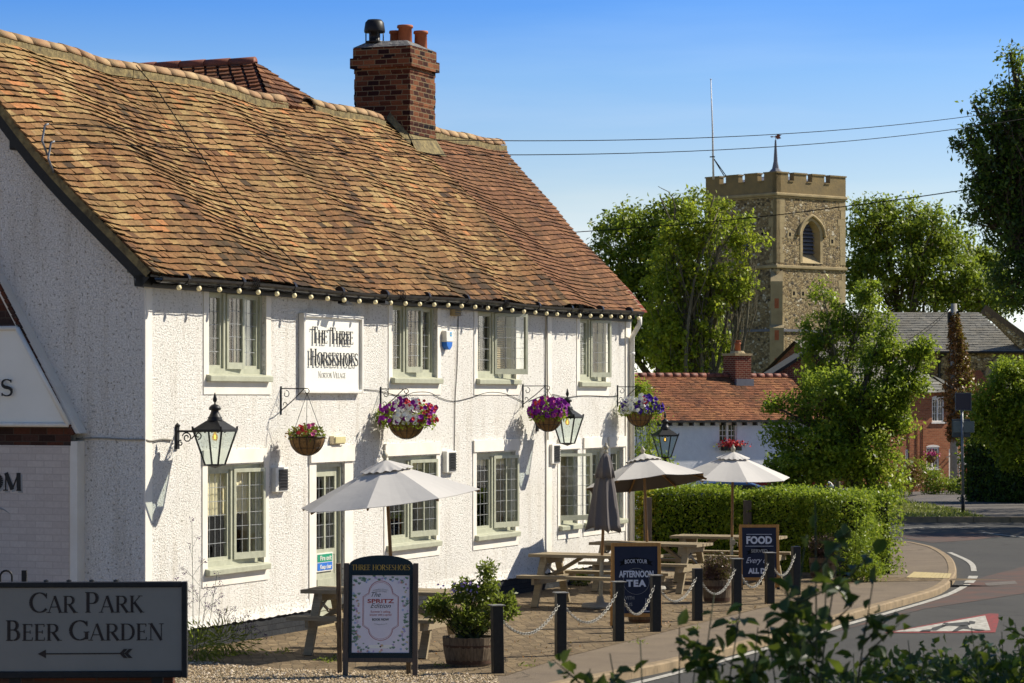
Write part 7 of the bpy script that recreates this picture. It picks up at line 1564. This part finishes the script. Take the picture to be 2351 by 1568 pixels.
# ================================================================ TREES
tree('broad_tree', 'dark round topped tree behind the pub roof end, left of the tower', 'tree', [(1440, 590, 85, 130), (1500, 540, 75, 75), (1580, 520, 85, 80), (1480, 700, 110, 110), (1560, 780, 120, 90), (1420, 760, 60, 90)], 150, 1520, 'leaf_oak', .27, 400, 62, .80, .5, .25, 51, group=None, fork=.45)
tree('pollard_tree', 'lighter yellow green tree with many bare upright limbs in front of the tower', 'tree', [(1545, 600, 55, 90), (1600, 530, 45, 70), (1650, 480, 30, 40), (1690, 520, 40, 35), (1720, 570, 40, 40), (1680, 640, 50, 45), (1620, 680, 60, 60), (1560, 760, 70, 80), (1640, 790, 50, 40), (1520, 690, 50, 60), (1700, 670, 35, 30), (1515, 450, 8, 6), (1530, 800, 60, 60), (1590, 620, 60, 60), (1575, 830, 60, 40)], 140, 1600, 'leaf_lime', .24, 390, 46, .50, .26, .9, 52, barkm='ivybark', fork=.22, shell=.3)
random.seed(99); root = bpy.data.objects['pollard_tree']; mb = MB(); kk = 140/F; rx_ = root.location
for a, b, c_, r_ in (((1600, 870), (1592, 770), (1575, 600), .28), ((1605, 870), (1615, 720), (1650, 560), .20), ((1640, 870), (1632, 740), (1668, 640), .16), ((1640, 870), (1665, 760), (1672, 660), .13), ((1600, 860), (1570, 740), (1530, 640), .16), ((1592, 760), (1600, 600), (1640, 450), .14), ((1620, 720), (1640, 600), (1690, 520), .1), ((1592, 700), (1560, 560), (1548, 470), .1), ((1548, 520), (1545, 455), (1512, 428), .05)):
    p = [Vector(((q[0]-CX)*kk-rx_.x, -.1, EYE-(q[1]-HY)*kk-rx_.z)) for q in (a, b, c_)]; sp2 = smoothpts(p, 5); mb.tube([q+Vector((random.uniform(-.06, .06), random.uniform(-.06, .06), 0)) for q in sp2], [r_*.8*(1-.7*i/(len(sp2)-1)) for i in range(len(sp2))], 7)
mb.build('limb', M['ivybark'], root, True)
tree('broad_tree', 'large rounded tree behind the tower on its right', 'tree', [(2010, 520, 65, 60), (2080, 500, 75, 45), (2150, 530, 60, 50), (2050, 600, 100, 60), (2160, 620, 90, 50), (1990, 640, 50, 60), (2240, 665, 80, 45), (2120, 690, 90, 35), (2290, 690, 50, 35)], 215, 2085, 'leaf_oak', .36, 380, 60, 1.1, .6, .35, 53, fork=.3, gz=-4)
tree('fir_tree', 'thin dark spiky tree between the rounded tree and the tall dark tree', 'tree', [(2235, 600, 30, 45), (2225, 560, 8, 20), (2270, 620, 35, 40), (2250, 680, 50, 40)], 225, 2240, 'leaf_oak', .34, 130, 50, .9, .3, .4, 54, gz=-4)
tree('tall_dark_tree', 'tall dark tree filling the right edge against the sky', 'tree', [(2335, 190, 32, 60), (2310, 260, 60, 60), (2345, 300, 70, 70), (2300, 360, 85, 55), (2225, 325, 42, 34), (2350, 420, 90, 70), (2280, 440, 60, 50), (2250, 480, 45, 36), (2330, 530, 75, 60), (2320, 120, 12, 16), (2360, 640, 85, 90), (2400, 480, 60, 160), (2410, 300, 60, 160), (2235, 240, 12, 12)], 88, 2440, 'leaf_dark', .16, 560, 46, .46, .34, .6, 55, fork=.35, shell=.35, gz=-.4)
tree('ash_tree', 'bright green bushy tree in front of the tiled cottage', 'tree', [(1880, 1040, 105, 75), (1960, 1010, 110, 85), (1840, 930, 40, 60), (1900, 900, 90, 60), (1990, 930, 90, 60), (2055, 950, 50, 50), (2055, 880, 50, 45), (1830, 1080, 70, 50), (2010, 1090, 80, 60), (2050, 820, 36, 50), (2120, 810, 12, 50), (2105, 880, 25, 30), (2035, 760, 10, 40), (1995, 830, 25, 40), (2090, 800, 8, 40), (1790, 1000, 22, 30), (1775, 930, 16, 14), (1800, 1120, 30, 24)], 80, 1960, 'leaf_bush', .125, 600, 60, .36, .16, .7, 56, barkm='bark', fork=.3, shell=.25)
tree('slender_tree', 'loose slender tree rising in front of the church tower base', 'tree', [(1880, 760, 45, 60), (1890, 690, 35, 38), (1925, 730, 35, 50), (1985, 720, 40, 60), (1960, 790, 60, 50), (1870, 820, 40, 50), (1995, 670, 28, 30), (1880, 645, 10, 15), (1900, 860, 60, 40)], 84, 1925, 'leaf_bush', .125, 190, 38, .30, .10, 1.0, 57, barkm='ivybark', fork=.4, shell=.3)
tree('garden_tree', 'yellow green tree over the right hand hedge', 'tree', [(2330, 890, 60, 60), (2290, 930, 60, 50), (2345, 960, 60, 60), (2250, 960, 35, 30), (2240, 900, 12, 12), (2400, 900, 60, 80), (2290, 990, 50, 40), (2345, 1030, 60, 50), (2262, 925, 22, 40), (2310, 845, 30, 22), (2230, 985, 20, 20)], 92, 2420, 'leaf_bush', .14, 360, 46, .42, .16, .5, 58, fork=.4)
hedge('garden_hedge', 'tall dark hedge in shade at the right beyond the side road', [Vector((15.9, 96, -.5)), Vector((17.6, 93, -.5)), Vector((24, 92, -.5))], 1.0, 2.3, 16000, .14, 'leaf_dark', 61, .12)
plant('garden_shrub', 'dark tangled garden shrub in front of the brick house window', 'shrub', (P(2125, HY, 112).x, 112, terrain(16, 112)), [((.3, 0, .45), (.6, .5, .45)), ((-.3, 0, .9), (.3, .4, .4)), ((1.5, 0, .35), (.8, .5, .35))], .14, 'leaf_oak', 190, 12, 62, .26, 20)
plant('rust_shrub', 'rusty orange shrub at the foot of the brick house', 'shrub', (P(2092, HY, 108).x, 108, terrain(15, 108)), [((-.1, 0, .6), (.45, .4, .45)), ((.0, 0, .9), (.3, .3, .3))], .13, 'leaf_dead', 90, 8, 63, .3, 18)
# trees outside the frame on the right: they shade the verge, the side road and the foreground
def shade_tree(x, y, z0, h, r, seed, label, size=.24, n=230):
    rng = np.random.default_rng(seed); random.seed(seed); root = thing('shade_tree', label, 'tree', (x, y, terrain(x, y)), 0, 'trees outside the frame'); cl = []
    for i in range(n): v = rng.normal(size=3); v /= np.linalg.norm(v); q = rng.uniform(.3, 1)**.5; cl.append((v[0]*r*q, v[1]*r*q, z0+(h-z0)/2+v[2]*(h-z0)/2*q))
    cl = np.array(cl); pts = np.repeat(cl, 26, 0)+rng.normal(size=(n*26, 3))*r*.11; leaves('crown', pts, size, M['leaf_oak'], root, seed=seed)
    mb = MB(); mb.tube([(0, 0, -.3), (0, 0, z0), (0, 0, (z0+h)/2)], [.3, .24, .12], 9)
    for i in range(0, n, 12): limb(mb, (0, 0, z0+random.uniform(0, (h-z0)*.4)), cl[i], .07, .02, 4, .1, 5)
    mb.build('trunk', M['bark'], root, True)
shade_tree(17.6, 74, 1.6, 8.5, 3.4, 71, 'round tree beyond the right edge by the side road')
shade_tree(22.5, 82, 1.6, 9, 4.5, 72, 'large round tree far beyond the right edge')
shade_tree(16.3, 66.5, 1.4, 6.0, 2.6, 73, 'smaller round tree beyond the right edge at the junction')
shade_tree(12.5, 22.5, 3.2, 13, 4.2, 74, 'tall tree outside the frame across the road')
shade_tree(8.5, 11.5, 2.5, 11, 3.4, 75, 'tree outside the frame beside the viewpoint')

# ================================================================ FOREGROUND BUSH
def spray(mb, lv, p0, p1, r, nleaf, ls, rng, spread=.05, droop=.0):
    pts = []; n = 7; off = Vector((rng.uniform(-1, 1), rng.uniform(-1, 1), 0))*(p1-p0).length*.06
    for i in range(n+1): t = i/n; pts.append(p0.lerp(p1, t)+off*sin(pi*t)+Vector((0, 0, -droop*t*t)))
    mb.tube(pts, [r*(1-.8*i/n) for i in range(n+1)], 5)
    for k in range(nleaf):
        t = .15+.85*k/max(1, nleaf-1); i = min(n-1, int(t*n)); p = pts[i].lerp(pts[i+1], t*n-i); lv.append((p.x+rng.gauss(0, spread*.3), p.y+rng.gauss(0, spread*.3), p.z+rng.gauss(0, spread*.3)))
    return pts
def foreground_shrub(label, Y, stems, ls, seed, floor=0.0, mat='leaf_fore', nb=5, nl=11, blen=.22, top=8):
    rng = random.Random(seed); base = P(stems[0][0], HY, Y); root = thing('foreground_shrub', label, 'shrub', (base.x, Y, 0), 0); mb = MB(); lv = []
    for px0, px1, py1, dy in stems:
        b = Vector((P(px0, HY, Y+dy).x-base.x, dy, 0)); tp_ = P(px1, py1, Y+dy)-Vector((base.x, Y, 0)); mid = b.lerp(tp_, .6)
        pts = spray(mb, lv, b.lerp(tp_, .0), tp_, .009, 0, ls, rng); lv += [tuple(b.lerp(tp_, .72+.29*q/top)+Vector((rng.gauss(0, .012), rng.gauss(0, .012), 0))) for q in range(top)]
        for j in range(nb):
            f = .58+.40*j/nb+rng.uniform(-.03, .03); i = min(6, int(f*7)); q = pts[i].lerp(pts[i+1], f*7-i); a = rng.uniform(0, 2*pi); ln = blen*rng.uniform(.6, 1.3)*(1.25-f*.6)
            spray(mb, lv, q, q+Vector((cos(a)*ln, sin(a)*ln*.7, ln*rng.uniform(.2, .9))), .0045, nl, ls, rng)
    lv = [p for p in lv if p[2] > .3]
    mb.build('stems', M['twig'], root, True); leaves('foliage', lv, ls, M[mat], root, seed=seed, aspect=.62, shape=1, up=1.2, fold=.5); return root
foreground_shrub('tall dark leafy shrub in the foreground, its middle stem reaching up past the posts', 8.2, [(1880, 1872, 1150, 0), (1905, 1935, 1210, .1), (1850, 1800, 1330, -.1), (1890, 2010, 1300, .15), (1880, 1900, 1250, .2), (1860, 1985, 1440, .2), (1870, 1760, 1420, .1), (1875, 1850, 1230, -.15)], .062, 81, nb=8, nl=10, blen=.20, top=12)
foreground_shrub('dark leafy shrub in the foreground left of the tall one', 8.6, [(1640, 1640, 1360, 0), (1650, 1700, 1400, .1), (1600, 1560, 1440, .1), (1500, 1470, 1470, 0), (1400, 1400, 1500, .1), (1350, 1355, 1535, 0), (1700, 1740, 1440, 0), (1560, 1600, 1500, .2)], .056, 82, nb=11, nl=11, blen=.16)
foreground_shrub('dark leafy shrub along the bottom right foreground', 10.5, [(1960, 2010, 1480, 0), (2060, 2085, 1470, .2), (2130, 2120, 1500, 0), (2200, 2230, 1440, .1), (2010, 1960, 1500, .1), (1990, 2040, 1520, .3), (2100, 2160, 1520, .2)], .050, 83, nb=8, nl=11, blen=.15)
foreground_shrub('brighter green leafy shrub in the bottom right corner', 11.5, [(2280, 2300, 1450, 0), (2340, 2330, 1430, .2), (2300, 2350, 1480, -.2), (2240, 2250, 1500, 0), (2380, 2380, 1430, 0), (2250, 2290, 1520, .2)], .050, 84, mat='leaf_oak', nb=8, nl=12, blen=.16)
hedge('bank_hedge', 'dense dark hedge along the bottom edge of the foreground', [Vector(((1480-CX)/F*10.0, 10.0, 0)), Vector(((2000-CX)/F*11.2, 11.2, 0)), Vector(((2420-CX)/F*12, 12, 0))], .35, 1.84, 9000, .05, 'leaf_fore', 85, .05)
print('polys', sum(len(m.polygons) for m in bpy.data.meshes), 'objs', len(bpy.data.objects))
